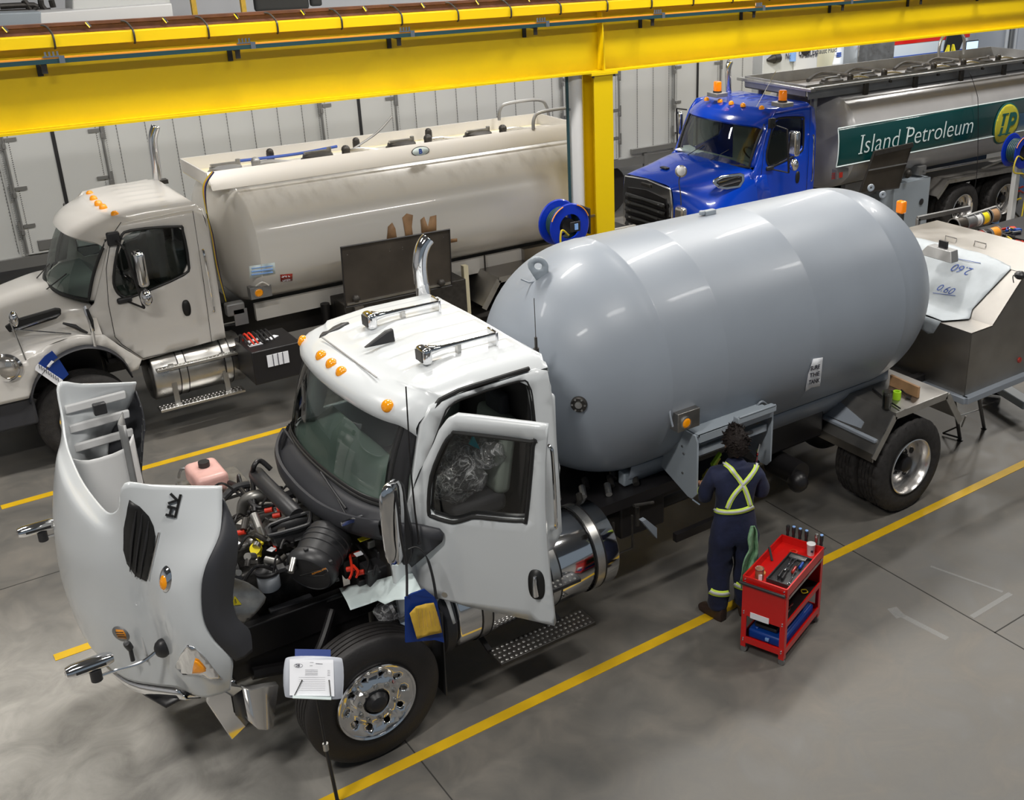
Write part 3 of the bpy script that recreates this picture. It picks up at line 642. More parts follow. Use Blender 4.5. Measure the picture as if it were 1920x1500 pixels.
# roof lights and horns
def onroof(x, d): return V(x, YC + d, 2.685 + .06 * max(0, min(1, (x - 2.9) / .5)) - .035 * (d / .9) ** 2)
for px, py, dz in ((564, 627, 2.60), (600, 667, 2.64), (619, 682, 2.645), (638, 697, 2.64), (728, 749, 2.60)):
    p = A(px, py, 'z', dz)
    if abs(p.y - YC) > .6: p = V(lipx(.8) - .03, YC + (.80 if p.y > YC else -.80), 2.585)
    MB().lathe([(.048, -.02), (.048, .0), (.042, .012), (.03, .022), (0, .026)], p, (-.85, 0, .6) if abs(p.y - YC) < .5 else (-.9, (p.y - YC) * .35, .45), 20).build('marker_light', 'amber', T1)
MB().box((2.845, YC, 2.688), (.012, 1.02, .006)).build('visor_edge', 'alu_matte', T1)
for (fx, fy), (bx, by) in (((693, 600), (822, 577)), ((795, 665), (925, 636))):
    a = A(fx, fy, 'z', 2.80); b = A(bx, by, 'z', 2.80); b.y = a.y
    h = MB().box(a, (.08, .15, .13)).build('air_horn', 'chrome', T1, bevel=.03, bseg=4)
    MB().box(a + V(-.042, 0, 0), (.006, .11, .085)).build('horn_mouth', 'dark_metal', h, bevel=.01)
    MB().lathe([(.05, 0), (.035, .04), (.022, .12), (.016, .3), (.013, (b - a).length)], a + V(.03, .0, .02), (1, 0, 0), 16).build('horn_trumpet', 'chrome', h)
    MB().box((a + b) / 2 + V(0, 0, -.065), ((b - a).length, .03, .012)).build('horn_rail', 'brushed', h)
    MB().box(b + V(.02, 0, .0), (.02, .15, .13)).build('horn_foot', 'chrome', h, bevel=.012)
    MB().box((a + b) / 2 + V(0, 0, -.03), (.03, .05, .09)).build('horn_bracket', 'brushed', h)
sf = A(712, 645, 'z', 2.74)
MB().prism([sf + V(-.13, -.02, 0), sf + V(.05, -.035, 0), sf + V(.12, -.03, 0), sf + V(.12, -.012, .10), sf + V(.06, -.008, .09)], (0, .04, 0)).build('roof_antenna_fin', 'black_plastic', T1, bevel=.01)
ap = A(1006, 668, 'z', 2.60)
MB().cyl(ap, ap + V(0, 0, .07), .022, n=12).cyl(ap + V(0, 0, .07), ap + V(0, 0, .16), .012, n=10).cyl(ap + V(0, 0, .16), ap + V(0, 0, .48), .003, n=6).build('whip_antenna', 'dark_metal', T1)
gh = MB().tube(cat([A(1022, 832, 'y', 6.35), A(1031, 838, 'y', 6.30), A(1036, 860, 'y', 6.28), A(1042, 975, 'y', 6.28), A(1040, 990, 'y', 6.31), A(1033, 992, 'y', 6.36)], 5), .015).build('grab_handle', 'chrome', T1)
# open door
DH = V(2.80, 6.37, 0); D2 = A(1041, 1169, 'z', 1.005); DD = (V(D2.x, D2.y, 0) - DH).normalized(); DN_ = V(-DD.y, DD.x, 0)
def dp(px, py):
    q = AP(px, py, DH, DN_); return ((V(q.x, q.y, 0) - DH).dot(DD), q.z)
def don(u, z): return DH + DD * u + V(0, 0, z) - DN_ * (-.0) + DN_ * (.05 * max(0, z - 1.75) ** 1.3)
dout = [dp(*p) for p in ((853, 780.5), (836, 789), (822, 808), (813, 831), (794, 871), (776, 917), (764, 948), (760, 990), (764, 1040), (774, 1085), (790, 1104), (822, 1117), (879, 1134), (960, 1151), (1041.6, 1170), (1039, 1152), (1031, 1080), (1026, 1024), (1021.5, 944), (1021, 870), (1024.5, 801), (960, 793), (900, 785.5))]
dwin = [dp(*p) for p in ((848, 815.5), (862, 813), (994, 829), (999, 836), (989, 966), (981, 973), (940, 971), (893, 966.5), (877, 970), (860, 975), (845, 975), (815, 966), (806, 955), (809.5, 893), (832, 835))]
door = MB().panel(dout, [dwin], don, .08).build('cab_door', 'white_paint', T1, thick=.05, ang=40)
MB().tube([don(p.x, p.y) + DN_ * -.025 for p in cat([(a, b, 0) for a, b in dwin], 3, True)], .015, closed=True).build('window_seal', 'seal_black', door)
MB().tube([don(p.x, p.y) + DN_ * .03 for p in cat([(a, b, 0) for a, b in dwin], 3, True)], .022, closed=True).build('window_frame', 'black_plastic', door)
MB().panel(dwin, [], lambda u, z: don(u, z) + DN_ * .01, .4).build('window_glass', 'clear_glass', door)
di = [dp(*p) for p in ((800, 985), (990, 990), (1010, 1120), (830, 1085))]
MB().panel(di, [], lambda u, z: don(u, z) + DN_ * .045, .3).build('door_card', 'interior', door, thick=.03)
hc = dp(1008, 1092)
def elp(cx, cy, a, b, n=28, k=.75): return [(cx + a * abs(cos(t)) ** k * (1 if cos(t) > 0 else -1), cy + b * abs(sin(t)) ** k * (1 if sin(t) > 0 else -1)) for t in [2 * pi * i / n for i in range(n)]]
MB().panel(elp(hc[0], hc[1], .062, .125), [], lambda u, z: don(u, z) - DN_ * .028, .1).build('handle_recess', 'seal_black', door, thick=.006)
MB().tube([don(hc[0] - .005, hc[1] + .075) - DN_ * .04, don(hc[0] - .005, hc[1] + .02) - DN_ * .055, don(hc[0], hc[1] - .08) - DN_ * .055], [.012, .014, .022], n=10).build('door_handle', 'chrome', door)
hp = dp(836, 1111); MB().cyl(don(*hp) - DN_ * .02, don(*hp) - DN_ * .03, .022, n=16).build('door_screw', 'brushed', door)
# door mirror: chrome shell, black back plate arm
mt = [(714, 925), (719, 908), (732, 901), (745, 903), (752, 920), (756, 985), (760, 1048), (752, 1058), (738, 1056), (728, 1045), (722, 1000)]
rows = []
c0 = A(735, 978, 'y', 6.20)
MBm = MB()
for j, (k, o) in enumerate(((.75, -.065), (.95, -.05), (1.0, -.02), (1.0, .03), (.95, .05))):
    ring = []
    for px, py in mt:
        p = A(px, py, 'y', 6.20); q = c0 + (p - c0) * k; ring.append(q + V(o, o * 1.0, 0))
    rows.append(ring)
MBm.grid(rows, cu=True); n = len(mt); MBm.add(rows[0], [tuple(range(n))]).add(rows[-1], [tuple(range(n))])
mir = MBm.build('door_mirror', 'chrome', door, sub=1)
mb = [(747, 905), (755, 915), (762, 960), (771, 1000), (772, 1040), (766, 1058), (757, 1061), (750, 1052), (756, 1030), (753, 960), (748, 925)]
MB().prism([A(px, py, 'y', 6.24) for px, py in mb], (.03, .03, 0)).build('mirror_back', 'black_plastic', mir, bevel=.008)
mp = [dp(*p) for p in ((770, 985), (776, 972), (800, 978), (828, 986), (836, 996), (834, 1008), (780, 1052), (772, 1040))]
MB().panel(mp, [], lambda u, z: don(u, z) - DN_ * (.045 + .1 * max(0, .25 - u)), .1).build('mirror_mount', 'flare_plastic', door, thick=.03)
MB().tube([A(786, 1018, 'y', 6.22), A(778, 960, 'y', 6.22), A(770, 880, 'y', 6.22), A(761, 725, 'y', 6.22)], [.008, .007, .006, .005]).ball(A(786, 1018, 'y', 6.22), .016, 8).build('radio_antenna', 'frame_black', door)
# chassis
for s in (-1, 1): MB().box((5.9, YC + s * .43, .86), (8.6, .08, .27)).build('frame_rail', 'frame_black', T1, bevel=.01)
m = MB()
for x in (1.75, 3.0, 4.4, 5.6, 7.0, 9.2): m = MB().box((x, YC, .86), (.12, .8, .2)).build('cross_member', 'frame_black', T1)
for x in (1.9, 2.3): pass
MB().cyl((XA, 6.5, .5), (XA, 8.3, .5), .07, n=12).box((XA, YC, .46), (.16, 1.5, .14)).build('front_axle', 'frame_black', T1)
MB().cyl((8.19, 6.6, .5), (8.19, 8.2, .5), .11, n=16).ball((8.19, YC, .52), .27, 16).build('rear_axle', 'frame_black', T1)
for y in (6.9, 7.9): MB().tube(cat([(1.65, y, .62), (2.3, y, .50), (2.95, y, .64)], 6), .045, n=6).build('leaf_spring', 'frame_black', T1)
front_wheel(T1, (2.297, 6.175, .515), 1); front_wheel(T1, (2.297, 8.625, .515), -1, hero=False)
rear_wheel(T1, (8.19, 6.16, .515), 1); rear_wheel(T1, (8.19, 8.64, .515), -1)
# fuel tank, DEF tank, steps
round_fuel_tank(T1, 3.05, 4.55, 6.62, .80, .37, (3.28, 3.92, 4.36))
MB().lathe([(0, 0), (.30, .0), (.32, .02), (.32, .34), (.30, .36), (0, .36)], (2.62, 6.70, .72), (1, 0, 0), 40).build('def_tank', 'chrome', T1)
MB().box((2.80, 6.62, 1.02), (.30, .25, .16)).build('def_tank_cover', 'black_plastic', T1, bevel=.04)
MB().lathe([(0, 0), (.36, .0), (.375, .02), (.375, .09), (.36, .11), (0, .11)], (2.92, 6.63, .78), (1, 0, 0), 40).build('tank_divider', 'flare_plastic', T1)
a = A(925, 1240, 'z', .40); b = A(1112, 1165, 'z', .40)
tread_plate(T1, 3.30, 4.20, 6.12, 6.34, .40)
tread_plate(T1, 3.5, 4.08, 6.14, 6.36, .86, m='black_plastic')
for x in (3.3, 3.95): MB().beam((x, 6.3, .42), (x, 6.7, .55), .04, .02).build('step_bracket', 'frame_black', T1)
MB().box((2.84, 6.5, .92), (.05, .2, .25)).build('step_bracket', 'black_plastic', T1)
# exhaust stack behind the cab
ex = [A(796, 575, 'y', 8.35), A(790, 530, 'y', 8.35), A(787, 500, 'y', 8.35), A(789, 475, 'y', 8.35), A(795, 458, 'y', 8.35), A(803, 447, 'y', 8.35)]
e0 = ex[0].copy(); e0.z = .9
MB().tube(cat([e0] + ex, 5), .060, n=20, caps=False).build('exhaust_stack', 'chrome', T1, thick=.004)
MB().cyl((e0.x, e0.y, .9), (e0.x, e0.y, 2.0), .11, n=24).build('exhaust_shield', 'brushed', T1)
# ---------------------------------------------------------------- pressure tank
TZ, TR, TX_0, TX_1, HA = 2.122, 1.057, 5.167, 8.122, 1.024
prof = [(TR * sin(pi / 2 * i / 22), TX_0 - HA * cos(pi / 2 * i / 22)) for i in range(23)]
prof += [(TR + .003, TX_0 + .008), (TR, TX_0 + .02), (TR, TX_0 + .62), (TR + .002, TX_0 + .63), (TR, TX_0 + .64), (TR, 6.9), (TR + .002, 6.91), (TR, 6.92), (TR, TX_1 - .02), (TR + .003, TX_1 - .008)]
prof += [(TR * cos(pi / 2 * i / 22), TX_1 + HA * sin(pi / 2 * i / 22)) for i in range(23)]
prof[0] = (0, prof[0][1]); prof[-1] = (0, prof[-1][1])
tank = MB().lathe(prof, (0, YC, TZ), (1, 0, 0), 96).build('pressure_tank', 'grey_primer', T1, ang=60)
def on_tank(px, py, o=0):
    "first hit of a sight line with the tank skin, plus its normal"
    r = (RT * ((px - PCX) / FPX) + DN * ((py - PCY) / FPX) + FW).normalized(); t = 4.0
    def g(p):
        dx = (TX_0 - p.x) / HA if p.x < TX_0 else ((p.x - TX_1) / HA if p.x > TX_1 else 0); q = sqrt((p.y - YC) ** 2 + (p.z - TZ) ** 2) / TR
        return sqrt(dx * dx + q * q) - 1
    while t < 20 and g(CAM + r * t) > 0: t += .004
    p = CAM + r * t; e = 1e-3
    n = V(g(p + V(e, 0, 0)) - g(p), g(p + V(0, e, 0)) - g(p), g(p + V(0, 0, e)) - g(p)).normalized()
    return p + n * o, n
# lifting eye on the front head
p, n = on_tank(1012, 520); u = n.cross(V(1, 0, 0)).normalized(); u = V(.35, -.6, .35).normalized(); u = (u - n * u.dot(n)).normalized()
up = V(-.25, -.1, 1).normalized(); sd = V(.9, -.35, 0).normalized()
c = p + up * .07
o_ = [(.085 * cos(t), .085 * sin(t) + .06) for t in [radians(a) for a in range(-20, 201, 15)]] + [(-.06, -.03), (-.03, -.10), (.03, -.12), (.07, -.02)]
MB().panel(o_, [[(.034 * cos(-t), .034 * sin(-t) + .06) for t in [2 * pi * i / 16 for i in range(16)]]], lambda a, b_: c + sd * a + up * b_ - n * .02, .05).build('lifting_eye', 'grey_panel', tank, thick=.028)
MB().tube([p + sd * -.16 - n * .0, p + sd * -.10 - up * .04, p + sd * .02 - up * .03, p + sd * .17 + up * .05], .008).build('weld_pad', 'grey_primer', tank)
p, n = on_tank(1330, 402); MB().box(p + n * .02, (.13, .06, .05)).cyl(p + V(-.09, 0, .01), p + V(-.09, 0, .05), .03, n=10).build('lifting_eye', 'grey_panel', tank, bevel=.01)
# gauge on the head
p, n = on_tank(1086, 757)
gg = MB().lathe([(.068, 0), (.068, .02), (.055, .028), (.05, .02), (.0, .02)], p, n, 28).build('level_gauge', 'dark_metal', tank)
MB().lathe([(.03, .02), (.03, .034), (0, .036)], p, n, 20).build('gauge_face', 'brushed', gg)
a_, b_, _ = basis(n)
for k in range(6): MB().cyl(p + n * .02 + (a_ * cos(k * pi / 3) + b_ * sin(k * pi / 3)) * .053, p + n * .034 + (a_ * cos(k * pi / 3) + b_ * sin(k * pi / 3)) * .053, .009, n=6).build('gauge_bolt', 'brushed', gg)
# collar with bolts and eyes behind the rear head crown
MB().lathe([(.42, -.05), (.45, -.05), (.45, .05), (.42, .05)], (TX_1 + .62, YC + .28, TZ + .66), V(.5, .15, .8), 40, closed=True).build('rear_collar', 'grey_primer', tank)
cc = V(TX_1 + .62, YC + .28, TZ + .66); a_, b_, nn = basis(V(.5, .15, .8))
for k in range(18):
    q = cc + (a_ * cos(2 * pi * k / 18) + b_ * sin(2 * pi * k / 18)) * .435; MB().cyl(q, q + nn * .085, .016, n=8).build('collar_bolt', 'grey_panel', tank)
for px, py in ((1633, 352), (1655, 365)):
    q = A(px, py, 'y', YC + .35); MB().lathe([(.026 + .016 * cos(2 * pi * i / 8), .016 * sin(2 * pi * i / 8)) for i in range(8)], q, (.4, 1, 0), 20, closed=True).build('collar_ring', 'grey_panel', tank)
# amber beacon showing behind the tank
q = A(1690, 388, 'x', 9.3); MB().box(q, (.08, .10, .14)).build('rear_beacon', 'beacon_amber', T1, bevel=.02, bseg=3)
MB().box(q + V(0, 0, -.35), (.05, .06, .56)).build('beacon_post', 'dark_metal', T1)
# saddle skirts under the tank
rows = []
for i in range(25):
    x = TX_0 - .12 + (TX_1 + .35 - TX_0 + .12) * i / 24
    t = radians(-52); e = max(0, (TX_0 - x) / HA, (x - TX_1) / HA); rr = TR * sqrt(1 - e * e) + .004
    rows.append([V(x, YC - rr * cos(t) , TZ + rr * sin(t)), V(x, YC - .62, 1.18), V(x, YC - .50, 1.0)])
MB().grid(rows).build('tank_saddle', 'grey_primer', T1, thick=.012)
rows = [[V(r[0].x, 2 * YC - r[0].y, r[0].z), V(r[1].x, 2 * YC - r[1].y, r[1].z), V(r[2].x, 2 * YC - r[2].y, r[2].z)] for r in rows]
MB().grid(rows).build('tank_saddle', 'grey_primer', T1, thick=.012)
MB().box((4.75, YC, 1.02), (1.5, 1.5, .10)).build('frame_deck', 'frame_black', T1)
for k in range(10):
    p = V(4.2 + .1 * k, 6.75 + .1 * (k % 3), 1.10); MB().cyl(p, p + V(.05, .1, .04), .03, n=10).build('air_fitting', 'dark_metal' if k % 2 else 'brushed', T1)
jb = A(1178, 893, 'y', 6.85); MB().box(jb, (.16, .10, .13)).build('junction_box', 'grey_panel', T1, bevel=.015)
# lamp box with amber lamp
lb = A(1292, 788, 'y', 6.30)
bx = MB().box(lb + V(.0, .07, .0), (.24, .14, .17)).build('lamp_box', 'stainless', T1, bevel=.004)
round_lamp(A(1287, 793, 'y', 6.295), bx, (0, -1, 0), .045)
MB().tube(cat([lb + V(-.16, .02, -.02), lb + V(-.16, .06, .10), lb + V(-.10, .09, .14), lb + V(.08, .09, .14)], 4), .009).build('cable_guard', 'grey_primer', bx)
q0, _ = on_tank(1412, 765, .02); q1, _ = on_tank(1425, 750, .02); q2, _ = on_tank(1437, 757, .02)
MB().tube(cat([q0, q1, q2], 5), .010).build('weld_loop', 'grey_primer', tank)
# equipment cabinet the mechanic works at
cx0, cx1, cyf, cyb = 5.42, 6.28, 6.28, 6.80
cab = MB().prism([(cx0, cyf, 1.60), (cx0, cyf, 1.10), (cx0, cyf + .06, 1.03), (cx0, cyf + .12, 1.03), (cx0, cyb + .1, 1.22), (cx0, cyb + .1, 1.35), (cx0, cyf + .25, 1.66), (cx0, cyf + .03, 1.66)], (-.02, 0, 0)).build('equipment_cabinet', 'grey_panel', T1, bevel=.003)
MB().prism([(cx1, cyf, 1.64), (cx1, cyf, 1.14), (cx1, cyf + .05, 1.08), (cx1, cyf + .12, 1.08), (cx1, cyb + .1, 1.25), (cx1, cyb + .1, 1.4), (cx1, cyf + .25, 1.66)], (.02, 0, 0)).build('side_plate', 'grey_panel', cab, bevel=.003)
MB().box(((cx0 + cx1) / 2, cyf + .13, 1.66), (cx1 - cx0, .27, .02)).box(((cx0 + cx1) / 2, cyf + .0, 1.635), (cx1 - cx0, .02, .07)).build('top_plate', 'grey_panel', cab)
MB().box(((cx0 + cx1) / 2, cyf + .06, 1.48), (cx1 - cx0 - .04, .05, .075)).build('cross_rail', 'grey_panel', cab, bevel=.008)
MB().box((6.05, cyf - .02, 1.70), (.46, .07, .06)).box((6.05, cyf - .05, 1.735), (.44, .02, .02)).build('rolled_door', 'grey_panel', cab, bevel=.008)
MB().box(((cx0 + cx1) / 2, cyb + .12, 1.35), (cx1 - cx0, .04, .6)).box(((cx0 + cx1) / 2, cyf + .3, 1.06), (cx1 - cx0 - .06, .4, .02)).build('cabinet_back', 'frame_black', cab)
for px, py in ((1280, 836), (1283, 850), (1281, 886), (1410, 873)):
    q = A(px, py, 'x', cx0 - .02) if px < 1400 else A(px, py, 'x', cx1); MB().cyl(q + V(-.004, 0, 0), q - V(.012, 0, 0), .010, n=8).build('rivet_head', 'brushed', cab)
for px, py in ((1322, 893), (1317, 903), (1340, 870)):
    q = A(px, py, 'y', 6.5); MB().cyl(q, q + V(.05, 0, .05), .022, n=8).ball(q, .03, 8).build('brass_fitting', 'logo_yellow', cab)
MB().beam(A(1335, 872, 'y', 6.45), A(1350, 850, 'y', 6.5), .03, .03).build('valve_lever', 'lime', cab)
MB().tube(cat([A(1418, 870, 'y', 6.3), A(1420, 850, 'y', 6.28), A(1424, 832, 'y', 6.28)], 4), .012, n=6).build('door_chain', 'chrome', cab)
MB().tube([A(1298, 936, 'y', 6.3), A(1312, 946, 'y', 6.25)], .010, n=6).build('door_chain', 'chrome', cab)
MB().cyl(A(1404, 812, 'y', 6.26), A(1409, 810, 'y', 6.30), .018, n=10).build('knob', 'black_plastic', cab)
# plumbing cover and mud bracket under the frame
MB().box((5.15, 6.86, .78), (.5, .28, .34)).build('battery_box', 'frame_black', T1, bevel=.02)
MB().tube([V(4.7, 6.55, .95), V(4.7, 6.55, .62), V(4.9, 6.55, .62), V(4.9, 6.55, .95)], .010).build('frame_bracket', 'dark_metal', T1)
MB().beam(V(5.3, 6.45, .62), V(6.2, 6.45, .62), .05, .08).build('side_rail', 'frame_black', T1)
MB().prism([A(1204, 978, 'y', 6.35), A(1212, 974, 'y', 6.35), A(1232, 990, 'y', 6.35), A(1232, 1010, 'y', 6.35)], (0, .05, 0)).build('bracket_plate', 'grey_primer', T1)
MB().tube([A(1195, 985, 'y', 6.5), A(1195, 950, 'y', 6.5)], .02).tube([A(1188, 948, 'y', 6.45), A(1225, 942, 'y', 6.45)], .015).build('valve_pipe', 'dark_metal', T1)
for x in (5.9, 6.6): MB().lathe([(0, -.3), (.12, -.28), (.14, -.25), (.14, .25), (.12, .28), (0, .3)], (x, YC - .25, .62), (1, 0, 0), 20).build('air_reservoir', 'frame_black', T1)
MB().cyl((7.05, 6.62, .60), (7.05, 7.0, .60), .13, n=20).ball((7.0, 6.6, .55), .11, 12).build('brake_chamber', 'frame_black', T1)
MB().box((6.4, 7.05, .95), (2.4, .4, .35)).build('pump_housing', 'frame_black', T1, bevel=.03)
# rear fender
f0, f1, f2, f3 = V(7.59, 0, .82), V(7.87, 0, 1.21), V(8.68, 0, 1.21), V(8.955, 0, .83)
F = MB(); yo = 6.16; yi = 6.98
F.grid([[V(p.x, y, p.z) for p in (f0, f1, f2, f3)] for y in (yo, yi)]); fen = F.build('rear_fender', 'stainless', T1, thick=.012, flat=True)
m = MB()
for a, b in ((f0, f1), (f1, f2), (f2, f3)): m.beam(V(a.x, yo, a.z - .03), V(b.x, yo, b.z - .03), .012, .075)
m.build('fender_lip', 'brushed', fen)
MB().box((7.585, (yo + yi) / 2, .80), (.012, yi - yo, .09)).build('fender_lip', 'stainless', fen, flat=True)
MB().beam(V(7.66, yo + .04, .95), V(7.66, yi - .03, .95), .05, .04).build('fender_brace', 'grey_primer', fen, bevel=.01)
MB().prism([V(7.68, yi, .97), V(7.68, yi - .1, .97), V(7.70, yo + .28, .99), V(7.74, yo + .28, 1.05), V(7.80, yi - .12, 1.13), V(7.80, yi, 1.13)], (.012, 0, -.01)).build('gusset_plate', 'grey_primer', fen)
F = MB(); F.grid([[V(p.x, 2 * YC - y, p.z) for p in (f0, f1, f2, f3)] for y in (yo, yi)]).build('rear_fender', 'stainless', T1, thick=.012, flat=True)
MB().cyl((7.35, 6.95, .8), (7.35, 6.95, 1.25), .04, n=12).build('support_post', 'grey_primer', T1)
# stainless rear cabinet
bx0, bx1, by0 = 9.32, 11.2, 6.40; by1 = 2 * YC - by0
sideprof = [(bx0, .90), (bx1, .90), (bx1, 2.13), (10.17, 2.13), (9.68, 1.64), (bx0, 1.64)]
deck = MB().prism([(x, by0, z) for x, z in sideprof], (0, .02, 0)).build('rear_cabinet', 'stainless', T1, flat=True)
MB().prism([(x, by1, z) for x, z in sideprof], (0, -.02, 0)).build('far_side_plate', 'stainless', deck, flat=True)
MB().grid([[V(bx0, by0, .9), V(bx0, by0, 1.64), V(9.68, by0, 1.64), V(10.17, by0, 2.13)], [V(bx0, by1, .9), V(bx0, by1, 1.64), V(9.68, by1, 1.64), V(10.17, by1, 2.13)]]).build('front_plates', 'stainless', deck, thick=.015, flat=True)
MB().box(((10.17 + bx1) / 2, YC, 2.13), (bx1 - 10.17, by1 - by0, .02)).build('top_lid', 'stainless', deck, flat=True)
MB().box(((bx0 + bx1) / 2, by0 - .03, .875), (bx1 - bx0 + .05, .09, .07)).box((bx0 - .03, YC, .875), (.08, by1 - by0 + .1, .07)).build('base_channel', 'grey_primer', deck, bevel=.004)
MB().box((bx0 - .002, YC, 1.30), (.006, by1 - by0 - .3, .012)).build('seam_strip', 'brushed', deck)
q = A(1911, 675, 'y', 6.40); MB().lathe([(0, .02), (.03, .015), (.035, 0)], q, (0, -1, 0), 20).build('tail_lamp', 'red_lens', deck)
# latch box on the deck
q = A(1768, 480, 'z', 2.17); ha = MB().prism([q + V(-.16, .22, 0), q + V(-.16, -.24, 0), q + V(-.10, -.17, .11), q + V(-.10, .15, .11)], (.13, 0, 0)).build('hatch_box', 'alu_matte', deck, bevel=.006)
MB().box(q + V(-.04, -.02, .15), (.03, .11, .08)).box(q + V(-.04, -.02, .115), (.05, .08, .02)).build('latch', 'black_plastic', ha)
for px, py in ((1838, 458), (1783, 448)):
    q = A(px, py, 'z', 2.16); MB().tube([q + V(-.0, .08, -.02), q + V(0, .08, .02), q + V(0, -.08, .02), q + V(0, -.08, -.02)], .007, n=6).build('lid_handle', 'chrome', deck)
q = A(1912, 516, 'z', 2.2); MB().ball(q, .06, 10, (1, 1, .8)).tube(cat([q, q + V(-.12, .0, .02), q + V(-.14, -.03, -.05)], 4), .006).build('work_lamp', 'black_plastic', deck)
# ---------------------------------------------------------------- raised hood (front end down, rear edge up)
LV = [ # z, eight (x, dy) stations from wheel-arch edge to the middle of the nose
 (1.02, [(1.35, 1.10), (1.28, 1.10), (1.18, 1.06), (1.09, .88), (.98, .76), (.84, .58), (.76, .3), (.74, 0)]),
 (1.16, [(1.37, 1.14), (1.26, 1.15), (1.12, 1.06), (1.05, .86), (.94, .74), (.80, .56), (.71, .3), (.69, 0)]),
 (1.32, [(1.38, 1.17), (1.24, 1.19), (1.10, 1.09), (1.04, .87), (.92, .75), (.78, .57), (.69, .3), (.67, 0)]),
 (1.50, [(1.29, 1.20), (1.18, 1.20), (1.08, 1.10), (1.03, .88), (.91, .77), (.77, .58), (.68, .3), (.66, 0)]),
 (1.69, [(1.25, 1.20), (1.16, 1.19), (1.07, 1.09), (1.02, .89), (.90, .79), (.78, .60), (.69, .3), (.67, 0)]),
 (1.90, [(1.27, 1.20), (1.17, 1.17), (1.08, 1.06), (1.01, .91), (.90, .81), (.79, .62), (.71, .3), (.69, 0)]),
 (2.05, [(1.32, 1.20), (1.21, 1.14), (1.11, 1.03), (1.01, .93), (.91, .82), (.81, .62), (.75, .3), (.735, 0)]),
 (2.20, [(1.44, 1.15), (1.28, 1.09), (1.13, 1.00), (1.01, .94), (.93, .82), (.85, .62), (.81, .3), (.80, 0)])]
TOP = [(1.535, 1.03, 2.47), (1.35, 1.00, 2.52), (1.15, .97, 2.58), (1.0, .95, 2.63), (.965, .83, 2.42), (.93, .62, 2.30), (.91, .3, 2.27), (.90, 0, 2.27)]
rows = []
for z, st in LV: rows.append([V(x, YC - d, z) for x, d in st])
mid = [V(1.50, YC - 1.08, 2.34)] + [V((TOP[k][0] + LV[-1][1][k][0]) / 2, YC - (TOP[k][1] + LV[-1][1][k][1]) / 2, (TOP[k][2] + 2.2) / 2) for k in range(1, 8)]
rows.append(mid); rows.append([V(x, YC - d, z) for x, d, z in TOP])
full = []
for r in rows: full.append(r + [V(p.x, 2 * YC - p.y, p.z) for p in r[-2::-1]])
# refine smoothly in both directions
def refine(R, n, m):
    R1 = [cat(r, n) for r in R]; cols = [cat([r[i] for r in R1], m) for i in range(len(R1[0]))]
    return [[c[j] for c in cols] for j in range(len(cols[0]))]
HG = refine(full, 4, 4)
hood = MB().grid(HG).build('hood', 'white_paint', T1, thick=.014, toff=0, ang=70)
def hood_pt(px, py, off_=.012):
    "where a sight line meets the near side of the hood skin"
    r = (RT * ((px - PCX) / FPX) + DN * ((py - PCY) / FPX) + FW).normalized(); best = None
    from mathutils.geometry import intersect_ray_tri
    for i in range(len(HG) - 1):
        for j in range(len(HG[0]) // 2 + 6):
            a, b, c, d = HG[i][j], HG[i][j + 1], HG[i + 1][j + 1], HG[i + 1][j]
            for t in ((a, b, c), (a, c, d)):
                h = intersect_ray_tri(*t, r, CAM, True)
                if h:
                    n = (t[1] - t[0]).cross(t[2] - t[0]).normalized()
                    if n.dot(r) > 0: n = -n
                    if best is None or (h - CAM).length < (best[0] - CAM).length: best = (h, n)
    if best is None: return A(px, py, 'y', 6.4), V(0, -1, 0)
    return best[0] + best[1] * (off_ + .008), best[1]
# seams and louvred side vent
for L in ([(241, 907), (233, 950), (227, 1000), (226, 1040), (238, 1080), (262, 1100), (272, 1107)], [(272, 1108), (266, 1150), (259, 1190), (253, 1224)], [(380, 1150), (374, 1185), (368, 1208)]):
    MB().tube([hood_pt(x, y, -.004)[0] for x, y in cat([(a, b, 0) for a, b in L], 3) for _ in [0]] if 0 else [hood_pt(p.x, p.y, -.005)[0] for p in cat([(a, b, 0) for a, b in L], 2)], .0028, n=5).build('panel_gap', 'seal_black', hood)
vo = [(243, 936), (262, 949), (279, 967), (288, 985), (292, 1005), (290, 1030), (277, 1088), (256, 1078), (240, 1055), (234, 1030), (235, 990)]
MB().panel(vo, [], lambda x, y: hood_pt(x, y, .002)[0], 12).build('side_vent', 'seal_black', hood, thick=.006, flat=False)
for a, b in (((255, 955), (247, 1068)), ((266, 962), (256, 1078)), ((278, 975), (266, 1082))):
    P = [hood_pt(a[0] + (b[0] - a[0]) * t, a[1] + (b[1] - a[1]) * t, .012)[0] for t in (0, .25, .5, .75, 1)]
    MB().tube(P, [.003, .009, .010, .008, .003], n=6).build('vent_slat', 'black_plastic', hood)
P = [hood_pt(298 + (282 - 298) * t, 996 + (1084 - 996) * t, .006)[0] for t in (0, .33, .66, 1)]
MB().tube(P, .006, n=6).build('vent_trim', 'chrome', hood)
